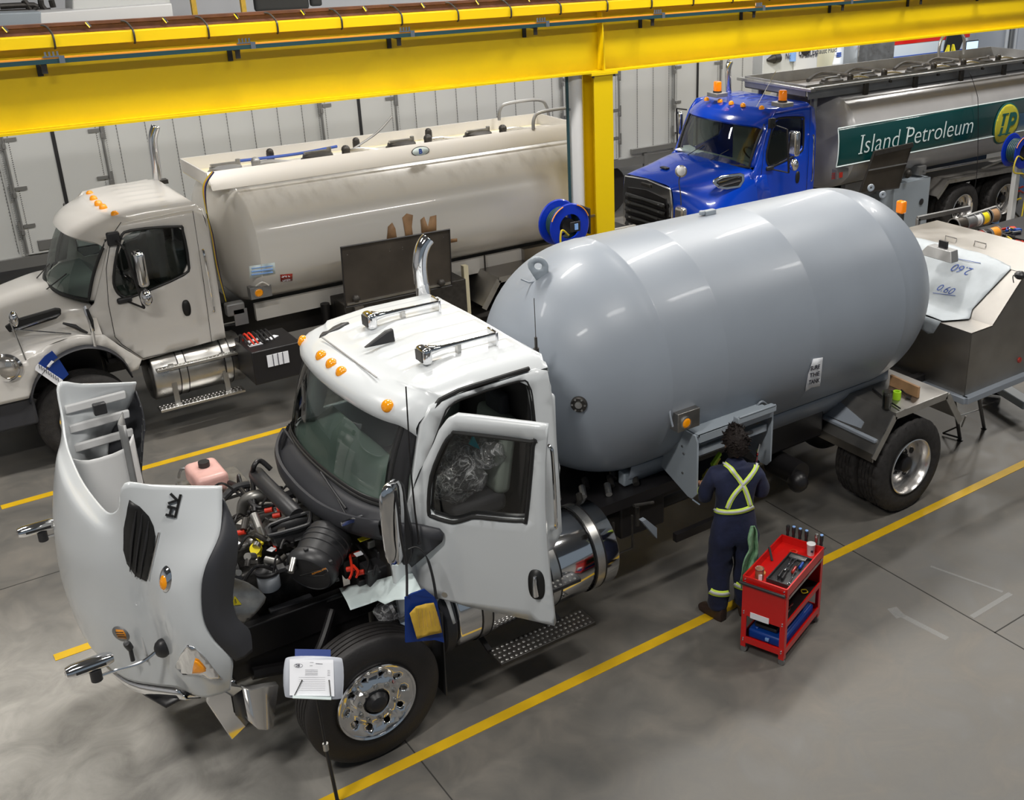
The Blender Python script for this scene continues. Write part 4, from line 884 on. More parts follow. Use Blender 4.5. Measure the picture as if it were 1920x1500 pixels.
# HV badge lying on its side as the hood is tipped
p0 = hood_pt(329, 969, .01)[0]; p1 = hood_pt(338, 926, .01)[0]; p2 = hood_pt(315, 966, .01)[0]
ex = (p1 - p0) / .0 if 0 else (p1 - p0); ux = ex.normalized(); uy = (p2 - p0).normalized(); Lx = ex.length; Ly = (p2 - p0).length
def bz(u, v): return p0 + ux * (u * Lx) + uy * (v * Ly * 1.15) + V(0, -.004, 0)
bn = ux.cross(uy).normalized(); bq = Ly * .34
MB().beam(bz(.05, .22), bz(.05, 1.2), bq, .008, up=bn).beam(bz(.40, .22), bz(.40, 1.2), bq, .008, up=bn).beam(bz(.05, .7), bz(.40, .7), bq, .008, up=bn).build('badge_letter', 'seal_black', hood, flat=True)
MB().beam(bz(.74, .26), bz(.53, 1.2), bq, .008, up=bn).beam(bz(.74, .26), bz(.95, 1.2), bq, .008, up=bn).build('badge_letter', 'seal_black', hood, flat=True)
MB().beam(p0, p1, .008, .014).build('badge_bar', 'seal_black', hood)
q, n = hood_pt(312, 1085, .0); q2, _ = hood_pt(313, 1070, .0); ud = (q2 - q).normalized()
sdn = ud.cross(n).normalized()
m = MB(); rws = []
for k, hgt in ((1.0, 0), (.85, .012), (.5, .022), (.05, .026)):
    rws.append([q + ud * cos(2 * pi * i / 20) * .085 * k + sdn * sin(2 * pi * i / 20) * .045 * k + n * hgt for i in range(20)])
tm = m.grid(rws, cu=True).build('turn_lamp', 'chrome', hood)
m = MB(); rws = []
for k, hgt in ((1.0, .010), (.8, .024), (.4, .032), (.02, .034)):
    rws.append([q + ud * (cos(2 * pi * i / 20) * .055 * k - .015) + sdn * sin(2 * pi * i / 20) * .030 * k + n * hgt for i in range(20)])
m.grid(rws, cu=True).build('amber_lens', 'amber', tm)
# round sticker on the nose (generic ring with an orange panel)
q, n = hood_pt(228, 1187, .0); a_ = (hood_pt(240, 1187, 0)[0] - q).normalized(); b_ = n.cross(a_)
em = MB().add([q + a_ * .062 * cos(2 * pi * i / 32) + b_ * .062 * sin(2 * pi * i / 32) for i in range(32)], [tuple(range(32))]).build('round_sticker', 'alu_matte', hood, thick=.003)
MB().panel([(-.035, -.03), (.03, -.04), (.04, .0), (.035, .035), (-.02, .04), (-.03, .01)], [], lambda x, y: q + n * .003 + a_ * x + b_ * y, .1).build('sticker_print', 'orange_bar', em, thick=.002)
for k in range(3):
    MB().beam(q + n * .005 + a_ * -.03 + b_ * (-.022 + k * .02), q + n * .005 + a_ * .03 + b_ * (-.022 + k * .02), .005, .003, up=n).build('sticker_line', 'dark_metal', em)
# wheel-arch flares
AR = [(1.515, 1.05, 2.40), (1.50, 1.08, 2.32), (1.44, 1.15, 2.2), (1.375, 1.185, 2.12), (1.31, 1.205, 2.03), (1.27, 1.21, 1.90), (1.25, 1.21, 1.69), (1.28, 1.21, 1.54), (1.34, 1.19, 1.39), (1.40, 1.17, 1.27)]
FO = [(1.525, 1.05, 2.39), (1.55, 1.09, 2.24), (1.555, 1.12, 2.14), (1.54, 1.13, 2.06), (1.52, 1.13, 1.97), (1.49, 1.12, 1.84), (1.46, 1.11, 1.68), (1.47, 1.11, 1.54), (1.53, 1.12, 1.42), (1.52, 1.14, 1.27)]
FI = [(1.52, 1.04, 2.39), (1.53, .98, 2.24), (1.52, .95, 2.12), (1.49, .94, 2.02), (1.46, .93, 1.9), (1.43, .92, 1.78), (1.41, .92, 1.66), (1.43, .93, 1.54), (1.49, .95, 1.44), (1.50, 1.0, 1.27)]
for s in (-1, 1):
    R_ = [[V(x, YC + s * d, z) for x, d, z in L] for L in (AR, FO, FI)]
    R_ = [cat(r, 4) for r in R_]; md = [a.lerp(b, .5) + V(-.0, s * .018, 0) for a, b in zip(R_[0], R_[1])]
    fl = MB().grid([R_[0], md, R_[1], R_[2]]).build('wheel_arch_flare', 'flare_plastic', hood, thick=.008, ang=60)
    rib = MB()
    for k in range(3, 36, 3):
        rib = MB().beam(R_[1][k] + V(-.004, 0, 0), R_[2][k] + V(-.004, 0, 0), .006, .012).build('liner_rib', 'alu_matte', fl)
# inner fender liners and stiffeners seen inside the raised hood
for s in (-1, 1):
    g = [[V(x, YC + s * d, z) for x, d in ((1.42, .92), (1.30, .70), (1.05, .66), (.94, .80))] for z in (1.25, 1.6, 1.95, 2.1)]
    MB().grid(refine(g, 3, 3)).build('inner_fender', 'white_inner', hood, thick=.01, ang=60)
for z_ in (2.42, 2.26, 2.10): MB().beam(V(1.0, YC + .935, z_), V(1.44, YC + 1.01, z_ - .02), .03, .07).build('stiffener_rib', 'white_inner', hood, bevel=.012)
MB().box(A(187, 766, 'y', YC + .86), (.09, .05, .09)).build('hood_catch', 'black_plastic', hood, bevel=.008)
q = A(205, 853, 'x', 1.30)
MB().tube(cat([A(201, 845, 'x', 1.32), A(207, 868, 'x', 1.3), A(206, 910, 'x', 1.25), A(205, 945, 'x', 1.2)], 5), .012).build('wiring_loom', 'frame_black', hood)
MB().box((1.0, YC, 1.66), (.06, 1.3, .06)).build('stiffener_rib', 'white_inner', hood, bevel=.015)
MB().grid(refine([[V(1.34, YC + .66, z), V(1.30, YC + .72, z), V(1.38, YC + .92, z)] for z in (1.2, 1.6, 2.0, 2.3)], 3, 2)).build('mounting_flange', 'alu_matte', hood, thick=.008)
# grille opening edge (chrome) and hood mirrors
m = MB(); L = [V(x - .005, YC - d, 1.0) for x, d in LV[0][1][3:]]; L = L + [V(p.x, 2 * YC - p.y, p.z) for p in L[-2::-1]]
MB().grid([[p for p in cat(L, 3)], [p + V(.03, 0, -.09) for p in cat(L, 3)], [p + V(.12, 0, -.12) for p in cat(L, 3)]]).build('grille_surround', 'chrome', hood, thick=.01)
MB().panel([(-.86, .0), (.86, .0), (.78, .5), (-.78, .5)], [], lambda d, v: V(.80 + v * .9 + .25 * abs(d) ** 2, YC + d, .90 + .02 * v), .2).build('grille_mesh', 'frame_black', hood, thick=.02)
# headlight pocket
hp_ = [(352, 1207), (362, 1210), (385, 1232), (408, 1262), (416, 1272), (395, 1272), (372, 1262), (345, 1262), (331, 1248), (340, 1225)]
hl = MB().panel(hp_, [], lambda x, y: hood_pt(x, y, .0)[0] - V(0, .004, 0), 8).build('headlight_bezel', 'chrome', hood, thick=.01)
am = [(366, 1233), (373, 1236), (386, 1252), (376, 1256), (362, 1256)]
MB().panel(am, [], lambda x, y: hood_pt(x, y, .012)[0] - V(0, .006, 0), 8).build('indicator_lens', 'amber', hl, thick=.01)
def hood_mirror(cpx, y, base, mirrored=False):
    c = A(cpx[0], cpx[1], 'y', y)
    m = MB(); rws = []
    for dx, k in ((-.14, .3), (-.135, .75), (-.10, 1), (.09, 1), (.135, .7), (.14, .25)):
        rws.append([c + V(dx, cos(2 * pi * i / 16) * .05 * k, sin(2 * pi * i / 16) * .045 * k) for i in range(16)])
    mi = MB().grid(rws, cu=True).build('hood_mirror', 'chrome', hood)
    MB().box(c + V(.0, -.035, .0), (.19, .03, .03)).build('mirror_gap', 'black_plastic', mi, bevel=.01)
    f = c + V(.02, -.02, -.08); MB().cyl(f + V(0, 0, .05), f + V(0, 0, -.03), .035, n=14).build('mirror_clamp', 'black_plastic', mi)
    MB().tube(cat([f + V(.0, 0, -.01), f + V(.10, -.0, -.01)] + base, 5), .011).build('mirror_arm', 'chrome', mi)
hood_mirror((168, 1247), 6.45, [A(262, 1243, 'y', 6.45), A(292, 1222, 'y', 6.47)])
b = A(305, 1215, 'y', 6.47); MB().ball(b, .06, 14, (.9, .8, 1.15)).build('mirror_boot', 'black_plastic', hood)
b = A(244, 1215, 'y', 6.62); MB().lathe([(.022, 0), (.024, .05), (.02, .07), (0, .075)], b, (-.3, -.4, 1), 12).cyl(b, b + V(.0, .0, -.10), .014, n=10).build('mirror_bumper', 'black_plastic', hood)
hood_mirror((70, 989), 8.42, [V(.80, 8.40, 1.42), V(.95, 8.33, 1.45)])
# chrome bumper end
bl = [(388, 1318), (396, 1296), (399, 1282), (437, 1305), (443, 1340), (464, 1360), (435, 1388)]
bu = MB().prism([A(x, y, 'y', 6.55) for x, y in bl], (-.0, .03, 0)).build('bumper', 'chrome', T1, bevel=.006)
rws = []
for (x0, y0), (x1, y1), yy in (((455, 1292), (466, 1350), 6.34), ((470, 1295), (485, 1366), 6.33), ((495, 1290), (500, 1367), 6.33), ((521, 1286), (512, 1364), 6.36)):
    a = A(x0, y0, 'y', yy); b = A(x1, y1, 'y', yy); rws.append([a + V(0, .05, .0), a, b, b + V(0, .05, 0)])
MB().grid(rws).build('bumper_end', 'bumper_chrome', bu, thick=.012)
MB().grid([[A(437, 1305, 'y', 6.53), A(455, 1292, 'y', 6.36)], [A(443, 1340, 'y', 6.53), A(462, 1330, 'y', 6.38)], [A(462, 1362, 'y', 6.53), A(468, 1350, 'y', 6.36)]]).build('tow_opening', 'frame_black', bu, thick=.01)
MB().prism([A(398, 1282, 'y', 6.56), A(436, 1305, 'y', 6.56), A(458, 1290, 'y', 6.36), A(420, 1272, 'y', 6.60)], (0, 0, -.008)).build('bumper_top', 'brushed', bu)
MB().box((1.42, YC, .70), (.10, 1.6, .30)).build('bumper_centre', 'chrome', bu, bevel=.02)
for a, b in (((372, 1262), (402, 1302)), ((385, 1258), (425, 1296))):
    MB().tube([A(*a, 'y', 6.5), A(*b, 'y', 6.58)], .016).build('hood_hinge', 'dark_metal', T1)
MB().box((1.60, YC, .86), (.12, .95, .26)).build('cross_member', 'frame_black', T1)
# ---------------------------------------------------------------- engine bay
eng = MB().box((2.05, YC + .05, 1.02), (.95, .52, .52)).box((2.05, YC + .05, 1.36), (.90, .36, .20)).build('engine_block', 'engine_metal', T1, bevel=.03)
MB().box((1.62, YC + .05, 1.15), (.06, .85, .80)).build('radiator', 'dark_metal', T1, bevel=.01)
m = MB()
for k in range(16): m.box((1.585, YC - .33 + k * .05, 1.15), (.02, .012, .72))
m.build('radiator_fins', 'alu_matte', T1)
MB().lathe([(.25, -.06), (.30, -.06), (.30, .06), (.25, .06)], (1.70, YC + .05, 1.15), (1, 0, 0), 36, closed=True).build('fan_shroud', 'black_plastic', T1)
for k in range(7):
    a = 2 * pi * k / 7; MB().beam(V(1.70, YC + .05, 1.15) + V(0, cos(a) * .05, sin(a) * .05), V(1.71, YC + .05, 1.15) + V(0, cos(a) * .25, sin(a) * .25), .07, .01, up=(1, .4 * cos(a), .3)).build('fan_blade', 'black_plastic', eng)
random.seed(3)
for k in range(64):     # fittings, brackets, sensors on top of the engine
    px = random.uniform(428, 575); py = random.uniform(900, 1075); px = min(px, 545) if py > 985 else px; z = random.uniform(1.40, 1.56); p = A(px, py, 'z', z)
    t = random.choice('bcts'); mm = random.choice(['cast_alu', 'dark_metal', 'black_plastic', 'engine_metal', 'frame_black', 'brushed'])
    if t == 'b': MB().box(p, (random.uniform(.03, .09), random.uniform(.03, .08), random.uniform(.03, .08)), rz=random.uniform(0, 3)).build('engine_bracket', mm, eng, bevel=.006)
    elif t == 'c': MB().cyl(p, p + V(random.uniform(-.08, .08), random.uniform(-.08, .08), random.uniform(0, .06)), random.uniform(.012, .03), n=12).build('engine_fitting', mm, eng)
    elif t == 't':
        q = p + V(random.uniform(-.25, .25), random.uniform(-.2, .2), random.uniform(-.05, .05)); MB().tube(cat([p, (p + q) / 2 + V(0, 0, random.uniform(.03, .12)), q], 6), random.uniform(.006, .014), n=6).build('engine_hose', 'frame_black', eng)
    else: MB().ball(p, random.uniform(.015, .03), 10).build('engine_sensor', mm, eng)
for px, py, z in ((497, 958, 1.55), (512, 968, 1.55), (520, 955, 1.6), (650, 1068, 1.35), (660, 1040, 1.35), (445, 1000, 1.5), (668, 1075, 1.3)):
    p = A(px, py, 'z', z); MB().cyl(p, p + V(.05, -.03, .01), .020, n=10).build('red_connector', 'red_plastic', eng)
pk = A(388, 893, 'z', 1.52)
tk = MB().box(pk, (.26, .38, .16), rz=.0).build('coolant_tank', 'pink_tank', T1, bevel=.045, bseg=4)
MB().cyl(pk + V(0, .03, .08), pk + V(0, .03, .125), .045, n=18).build('filler_cap', 'black_plastic', tk)
MB().box(pk + V(.05, -.0, -.12), (.5, .5, .04)).build('bracket_tray', 'cast_alu', tk, bevel=.01)
MB().tube(cat([A(335, 895, 'z', 1.45), A(340, 880, 'z', 1.55), A(352, 880, 'z', 1.55), A(362, 890, 'z', 1.5)], 5), .012).build('coolant_hose', 'alu_matte', tk)
MB().tube(cat([A(480, 888, 'z', 1.66), A(495, 905, 'z', 1.68), A(530, 940, 'z', 1.66), A(556, 966, 'z', 1.62)], 6), [.055] + [.062] * 17 + [.058], n=20).build('intake_duct', 'black_plastic', T1)
MB().tube(cat([A(520, 930, 'z', 1.50), A(480, 930, 'z', 1.55), A(460, 940, 'z', 1.50), A(455, 960, 'z', 1.4)], 6), .050, n=18).build('charge_air_pipe', 'cast_alu', T1)
MB().tube(cat([A(478, 960, 'z', 1.5), A(474, 900, 'z', 1.62), A(476, 875, 'z', 1.78), A(488, 864, 'z', 1.80), A(508, 880, 'z', 1.72)], 6), .020, n=10).build('heater_hose', 'frame_black', T1)
MB().tube(cat([A(430, 905, 'z', 1.5), A(450, 915, 'z', 1.55), A(480, 950, 'z', 1.52), A(520, 945, 'z', 1.5)], 6), .020, n=10).build('heater_hose', 'frame_black', T1)
MB().tube(cat([A(418, 935, 'z', 1.52), A(440, 915, 'z', 1.56), A(468, 908, 'z', 1.56)], 6), .032, n=10).build('radiator_hose', 'black_plastic', T1)
MB().tube(cat([A(440, 985, 'z', 1.40), A(470, 985, 'z', 1.45), A(500, 990, 'z', 1.42)], 6), .016, n=8).build('heater_hose', 'frame_black', T1)
fp = MB().tube([A(476, 965, 'z', 1.58), A(486, 990, 'z', 1.52), A(494, 1010, 'z', 1.44)], .032, n=16).build('oil_fill_pipe', 'cast_alu', T1)
MB().cyl(A(494, 1008, 'z', 1.45), A(500, 1030, 'z', 1.36), .030, n=14).build('pipe_end', 'black_plastic', fp)
yc_ = A(482, 1029, 'z', 1.47); MB().cyl(yc_, yc_ + V(-.02, -.02, .02), .042, n=20).cyl(yc_, yc_ + V(-.005, -.005, -.06), .03, n=14).build('oil_cap', 'yellow_plastic', T1)
MB().tube([A(478, 1020, 'z', 1.48), A(481, 1010, 'z', 1.5), A(487, 1014, 'z', 1.5)], .006).build('dipstick_ring', 'yellow_plastic', T1)
MB().box(A(492, 1013, 'z', 1.50), (.05, .03, .04)).cyl(A(491, 1020, 'z', 1.5), A(492, 1008, 'z', 1.52), .012, n=8).build('dipstick_handle', 'yellow_plastic', T1)
MB().tube([A(513, 1020, 'z', 1.48), A(517, 1032, 'z', 1.46), A(519, 1012, 'z', 1.48)], .008).build('red_clip', 'red_plastic', T1)
MB().box(A(509, 1030, 'z', 1.47), (.05, .05, .005), rz=.5).build('paper_tag', 'paper', T1, flat=True)
MB().box(A(443, 1019, 'z', 1.50), (.05, .05, .005), rz=.2).build('paper_tag', 'paper', T1, flat=True)
MB().lathe([(.05, -.02), (.058, 0), (.05, .02), (.035, .02), (.035, -.02)], A(459, 1045, 'z', 1.30), (-.7, -.5, .3), 20, closed=True).build('belt_pulley', 'cast_alu', T1)
# air cleaner drum, cap end facing the camera side
ac = V(-.74, -.60, -.30).normalized(); c1 = A(578, 1078, 'z', 1.40); c0 = c1 - ac * .42
ad = MB().lathe([(.0, -.01), (.15, -.01), (.165, .0), (.172, .02), (.172, .05), (.178, .055), (.178, .075), (.172, .08), (.172, .10), (.178, .105), (.178, .125), (.172, .13), (.172, .16), (.178, .165), (.178, .18), (.172, .185), (.172, .26), (.180, .265), (.192, .29), (.192, .33), (.186, .345), (.180, .365), (.165, .378), (.160, .372), (.06, .38), (0, .38)], c0 + ac * .04, ac, 48).build('air_cleaner', 'black_plastic', T1, ang=40)
a_, b_, _ = basis(ac)
for k in range(6):
    q = c1 - ac * .07 + (a_ * cos(k * pi / 3 + .5) + b_ * sin(k * pi / 3 + .5)) * .192; MB().box(q, (.03, .03, .03)).build('drum_clip', 'black_plastic', ad, bevel=.005)
lo = [(562, 1079), (612, 1066), (615, 1071), (606, 1079), (590, 1080)]
cp = lambda x, y: AP(x, y, c1 + ac * .006, ac)
MB().tube([cp(x, y) for x, y in lo], .0022, n=4, closed=True).build('cap_logo', 'brushed', ad)
d0 = cp(586, 1078); d1 = cp(612, 1067); dx_ = (d1 - d0).normalized(); dy_ = ac.cross(dx_) * -1
if (cp(586, 1060) - d0).dot(dy_) < 0: dy_ = -dy_
put_text('POWERCORE', lambda x, y: d0 + dx_ * x * (d1 - d0).length / 6.0 + dy_ * y * .018, 'cap_lettering', 'orange_bar', ad, shear=.2)
fr = [(504, 1001), (506, 985), (574, 962), (582, 966), (580, 978), (572, 986), (512, 1003)]
F3 = [A(x, y, 'z', 1.62 - (0 if i in (2, 3, 4, 5) else .0)) for i, (x, y) in enumerate(fr)]
MB().tube(cat(F3, 3, True), .016, closed=True).build('intake_mouth', 'black_plastic', T1)
rws = [F3, [p + V(.03, .03, -.12) for p in F3], [p.lerp(c0, .5) + V(0, 0, -.05) for p in F3]]
MB().grid(rws, cu=True).build('intake_elbow', 'black_plastic', T1, thick=.01)
# reservoir
rc = A(506, 1102, 'z', 1.10)
rv = MB().lathe([(0, 0), (.075, 0), (.082, .01), (.082, .13), (.078, .14), (0, .14)], rc, (0, 0, 1), 28).build('fluid_reservoir', 'milky', T1)
MB().lathe([(.088, .135), (.094, .14), (.094, .16), (.085, .17), (.06, .175), (.03, .19), (.03, .205), (0, .205)], rc, (0, 0, 1), 28).build('reservoir_lid', 'black_plastic', rv)
MB().cyl(rc + V(0, 0, .2), rc + V(0, 0, .225), .018, n=12).build('reservoir_cap', 'brushed', rv)
MB().box(rc + V(-.12, .06, .03), (.04, .05, .10)).build('label_block', 'paper', rv, flat=True)
# aluminium guard with hazard triangle
gd = [(428, 1085), (436, 1083), (468, 1097), (492, 1112), (500, 1122), (495, 1130), (470, 1150), (450, 1170), (440, 1175), (437, 1150), (433, 1110)]
guard = MB().panel(gd, [], lambda x, y: A(x, y, 'y', 6.62) + V(0, .04 * sin((y - 1085) / 14), 0), 8).build('side_guard', 'cast_alu', T1, thick=.012)
tri = [A(x, y, 'y', 6.60) for x, y in ((440, 1117), (453, 1133), (434, 1135))]
MB().prism(tri, (0, -.004, 0)).build('hazard_label', 'yellow_plastic', guard, flat=True)
MB().tube(tri, .002, n=4, closed=True).beam(A(441, 1123, 'y', 6.59), A(443, 1131, 'y', 6.59), .004, .004).build('hazard_border', 'ink', guard)
# near-side chassis bar with plastic covers
MB().beam(A(470, 1178, 'z', .86), A(735, 1090, 'z', .95), .10, .10).build('fender_support', 'frame_black', T1, bevel=.01)
MB().beam(A(505, 1147, 'z', .98), A(585, 1118, 'z', .98), .07, .03).build('support_pad', 'flare_plastic', T1, bevel=.01)
MB().beam(A(470, 1172, 'z', .90), A(640, 1112, 'z', .98), .09, .012).build('support_edge', 'brushed', T1, flat=True)
MB().box((2.0, 6.98, .72), (1.2, .06, .3)).build('splash_guard', 'frame_black', T1)
# batteries, fuse box, wires beside the cowl
for px, py, z, d, mm in ((720, 1035, 1.32, (.16, .14, .12), 'black_plastic'), (700, 1012, 1.42, (.14, .12, .07), 'cast_alu'), (706, 1070, 1.25, (.20, .16, .14), 'black_plastic'), (740, 1045, 1.3, (.10, .12, .2), 'frame_black'), (655, 1060, 1.25, (.12, .10, .16), 'dark_metal'), (640, 1045, 1.3, (.1, .1, .1), 'black_plastic'), (690, 1085, 1.15, (.22, .2, .14), 'frame_black')):
    MB().box(A(px, py, 'z', z), d).build('fuse_box', mm, T1, bevel=.012)
MB().box(A(682, 1010, 'z', 1.5), (.08, .05, .006)).build('fuse_label', 'yellow_plastic', T1, flat=True)
MB().box(A(674, 1038, 'z', 1.4), (.07, .05, .006)).build('paper_tag', 'paper', T1, flat=True)
for pts, mm in (([(656, 1040), (660, 1070), (655, 1085)], 'red_plastic'), ([(662, 1060), (672, 1072), (668, 1082)], 'red_plastic'), ([(700, 1016), (712, 1012), (720, 1016)], 'red_plastic'), ([(636, 1005), (645, 1020), (648, 1030)], 'yellow_plastic'), ([(528, 1012), (560, 1030), (600, 1036), (660, 1020)], 'alu_matte'), ([(600, 985), (620, 1000), (622, 1020)], 'chrome'), ([(700, 1080), (705, 1060), (712, 1072)], 'black_plastic'), ([(668, 1020), (690, 1050), (686, 1075)], 'frame_black')):
    MB().tube(cat([A(x, y, 'z', 1.40) for x, y in pts], 5), .010, n=6).build('wire', mm, T1)
MB().box(A(660, 976, 'y', 6.62), (.16, .02, .03)).build('cowl_plate', 'chrome', T1)
for k in range(9):
    p = A(540 + k * 7, 910 + k * 10, 'x', 2.48); MB().ball(p, .02, 8).build('firewall_bolt', 'brushed', T1)
MB().tube(cat([V(2.3, 6.9, .9), V(2.1, 6.75, .7), V(1.9, 6.8, .5)], 6), .03).build('shock_absorber', 'frame_black', T1)
# ================================================================ the two tankers behind: shared cab
def day_cab(T, X, Y, Z, paint, lamps, glass='side_glass'):
    "cab with closed door; X, Y, Z shift it from the reference position"
    def P(x, d, z): return V(x + X, Y + d, z + Z)
    def dyf(z): return 1.0 - .05 * max(0, z - 1.75) ** 1.3
    side = lambda s, o=0: (lambda x, z: P(x, s * (dyf(z) + o), z))
    # roof with visor, ribs
    rows = []; N = 56
    def rr(z0, fx):
        r = []
        for i in range(N + 1):
            d = (-1 + 2 * i / N) * .965; a = abs(d) / .965
            r.append((d, z0 - .03 * a * a - (.10 * ((a - .84) / .16) ** 2 if a > .84 else 0), fx))
        return r
    for dx, z in ((.04, 2.42), (-.03, 2.425), (-.05, 2.45), (-.02, 2.50), (.06, 2.56), (.16, 2.61), (.26, 2.645)):
        rows.append([P(2.04 + dx + .30 * abs(d / .93) ** 2.6, d, zz) for d, zz, _ in rr(z, 0)])
    for k in range(20):
        x = 2.36 + k * .05; fade = 1 if 2.75 < x < 3.15 else 0; r = []
        for d, zz, _ in rr(2.665 + .04 * min(1, (x - 2.3) / .5), 0):
            ridge = max([0] + [.008 * min(1, (.07 - abs(d - q)) / .03) for q in (-.6, -.36, -.12, .12, .36, .6) if abs(d - q) < .07])
            r.append(P(x + max(0, .30 * abs(d / .93) ** 2.6 - max(0, x - 2.34)) * .9, d, zz + ridge * fade))
        rows.append(r)
    for x, z in ((3.35, 2.69), (3.39, 2.63), (3.41, 2.52), (3.42, 2.2)): rows.append([P(x, d * (1 if z > 2.3 else .99), min(z, zz)) for d, zz, _ in rr(2.71, 0)])
    MB().grid(rows).build('roof', paint, T, ang=40)
    out = [(2.02, 1.30), (1.98, 1.72), (2.06, 1.78), (2.34, 2.44), (2.50, 2.62), (3.28, 2.66), (3.38, 2.60), (3.42, 2.3), (3.41, 1.05), (2.44, 1.0), (2.20, 1.28)]
    wnd = [(2.58, 2.53), (3.08, 2.49), (3.13, 2.43), (3.13, 2.05), (3.05, 1.92), (2.52, 1.79), (2.38, 1.79), (2.31, 1.88), (2.31, 2.05), (2.45, 2.44)]
    MB().panel(out, [wnd], side(-1), .09).build('cab_side', paint, T, thick=.04, ang=40)
    MB().panel(out, [wnd], side(1), .12).build('cab_side', paint, T, thick=.04, ang=40)
    for s in (-1, 1):
        g = MB().panel(wnd, [], side(s, -.01), .3).build('door_window', glass, T)
        MB().tube([side(s, .016)(p.x, p.y) for p in cat([(a, b, 0) for a, b in wnd], 3, True)], .017, closed=True).build('window_seal', 'seal_black', g)
    dl = [(2.50, 2.64), (2.37, 2.50), (2.25, 2.15), (2.20, 1.75), (2.20, 1.35), (2.26, 1.24), (2.45, 1.02), (3.24, 1.02), (3.26, 1.8), (3.28, 2.64)]
    MB().tube([side(-1, .021)(p.x, p.y) for p in [Vector(q) for q in dl]], .004, n=5).build('door_gap', 'seal_black', T)
    MB().panel([(3.02 + .052 * cos(t) * (abs(cos(t)) ** -.3 if abs(cos(t)) > .01 else 1) * .9, 1.52 + .10 * sin(t)) for t in [2 * pi * i / 24 for i in range(24)]], [], side(-1, .022), .1).build('door_handle', 'seal_black', T, thick=.012)
    MB().tube(cat([P(3.30, -1.04, 2.18), P(3.30, -1.08, 2.12), P(3.31, -1.08, 1.5), P(3.31, -1.04, 1.42)], 4), .014).build('grab_handle', 'chrome', T)
    # windshield
    def wb(d): return P(1.78 + .28 * abs(d / .93) ** 2.4, d, 1.80 + .0 * abs(d))
    def wt(d): return P(2.06 + .30 * abs(d / .93) ** 2.6, d, 2.44)
    NW_ = 20
    def wp(i, j, o=0): d = -.90 + 1.8 * i / NW_; q = wb(d).lerp(wt(d), j / 8); q.x -= .03 * sin(pi * j / 8) + o; return q
    MB().grid([[wp(i, j) for i in range(NW_ + 1)] for j in range(9)]).build('windshield', 'windshield', T)
    e = [wp(i, 0, .006) for i in range(NW_ + 1)] + [wp(NW_, j, .006) for j in range(1, 9)] + [wp(i, 8, .006) for i in range(NW_ - 1, -1, -1)] + [wp(0, j, .006) for j in range(7, 0, -1)]
    MB().tube(e, .022, closed=True).build('windshield_seal', 'seal_black', T)
    for s in (-1, 1):
        i = 0 if s < 0 else NW_; rws = []
        for j in range(9): q = wp(i, j); rws.append([q + V(-.0, 0, 0), q + V(.05, s * .06, 0), q + V(.16, s * (.1 - .018 * j / 8), 0)])
        MB().grid(rws).build('windshield_pillar', paint, T, thick=.02)
    MB().grid([[wb(d) + V(.03, 0, -.02), P(2.3, d, 1.80), P(2.42, d, 1.70), P(2.3, d, 1.45)] for d in [-.9 + .15 * k for k in range(13)]]).build('dashboard', 'dash', T, thick=.01)
    for d in (-.45, .45):
        s = MB().box(P(2.85, d, 1.35), (.48, .46, .18)).build('seat', 'seat_grey', T, bevel=.04)
        MB().box(P(3.14, d, 1.80), (.13, .46, .75)).build('backrest', 'seat_grey', s, bevel=.05)
    MB().lathe([(.20 + .014 * cos(2 * pi * i / 8), .014 * sin(2 * pi * i / 8)) for i in range(8)], P(2.55, -.45, 1.85), (.75, 0, .65), 28, closed=True).build('steering_wheel', 'black_plastic', T)
    MB().panel([(-.95, 1.05), (-.97, 2.4), (-.85, 2.62), (.85, 2.62), (.97, 2.4), (.95, 1.05)], [], lambda d, z: P(3.41, d, z), .3).build('back_wall', paint, T, thick=.03)
    MB().box(P(2.75, 0, 1.04), (1.3, 1.85, .05)).build('cab_floor', 'carpet', T)
    MB().box(P(2.12, 0, 1.38), (.04, 1.8, .75)).build('firewall', 'frame_black', T)
    for p in lamps: MB().lathe([(.046, -.02), (.044, .0), (.036, .022), (.018, .035), (0, .038)], p, (-.15, 0, 1), 16).build('marker_light', 'amber', T)
    # door mirror on its frame
    a, b, c_ = P(2.40, -1.02, 2.46), P(2.42, -1.33, 2.42), P(2.50, -1.33, 1.72)
    mf = MB().tube([a, b], .012).tube([b, c_], .015).tube([c_, P(2.40, -1.04, 1.74)], .012).build('mirror_frame', 'frame_black', T)
    MB().box(a + V(-.02, 0, .02), (.14, .05, .16)).build('mirror_bracket', 'black_plastic', mf, bevel=.02)
    MB().box(P(2.37, -1.03, 1.76), (.16, .05, .07)).build('mirror_bracket', 'black_plastic', mf, bevel=.02)
    MB().box(P(2.52, -1.40, 2.20), (.11, .20, .40)).build('mirror_head', 'chrome', mf, bevel=.04, bseg=4)
    MB().ball(P(2.53, -1.40, 1.86), .095, 18, (.7, 1, 1.1)).build('spot_mirror', 'chrome', mf)
    mf = MB().tube([P(2.30, 1.0, 2.44), P(2.32, 1.30, 2.42)], .012).tube([P(2.32, 1.30, 2.42), P(2.35, 1.30, 1.72)], .015).tube([P(2.35, 1.30, 1.72), P(2.3, 1.02, 1.74)], .012).build('mirror_frame', 'frame_black', T)
    MB().box(P(2.42, 1.36, 2.15), (.10, .18, .40)).build('mirror_head', 'chrome', mf, bevel=.04)
    for y0, y1 in ((-.2, -.5), (.35, .05)):
        MB().tube([P(1.72, y0, 1.80), wp(int((y1 + .9) / 1.8 * NW_), 3, .02)], .007, n=6).build('wiper', 'black_plastic', T)
    return P, wp
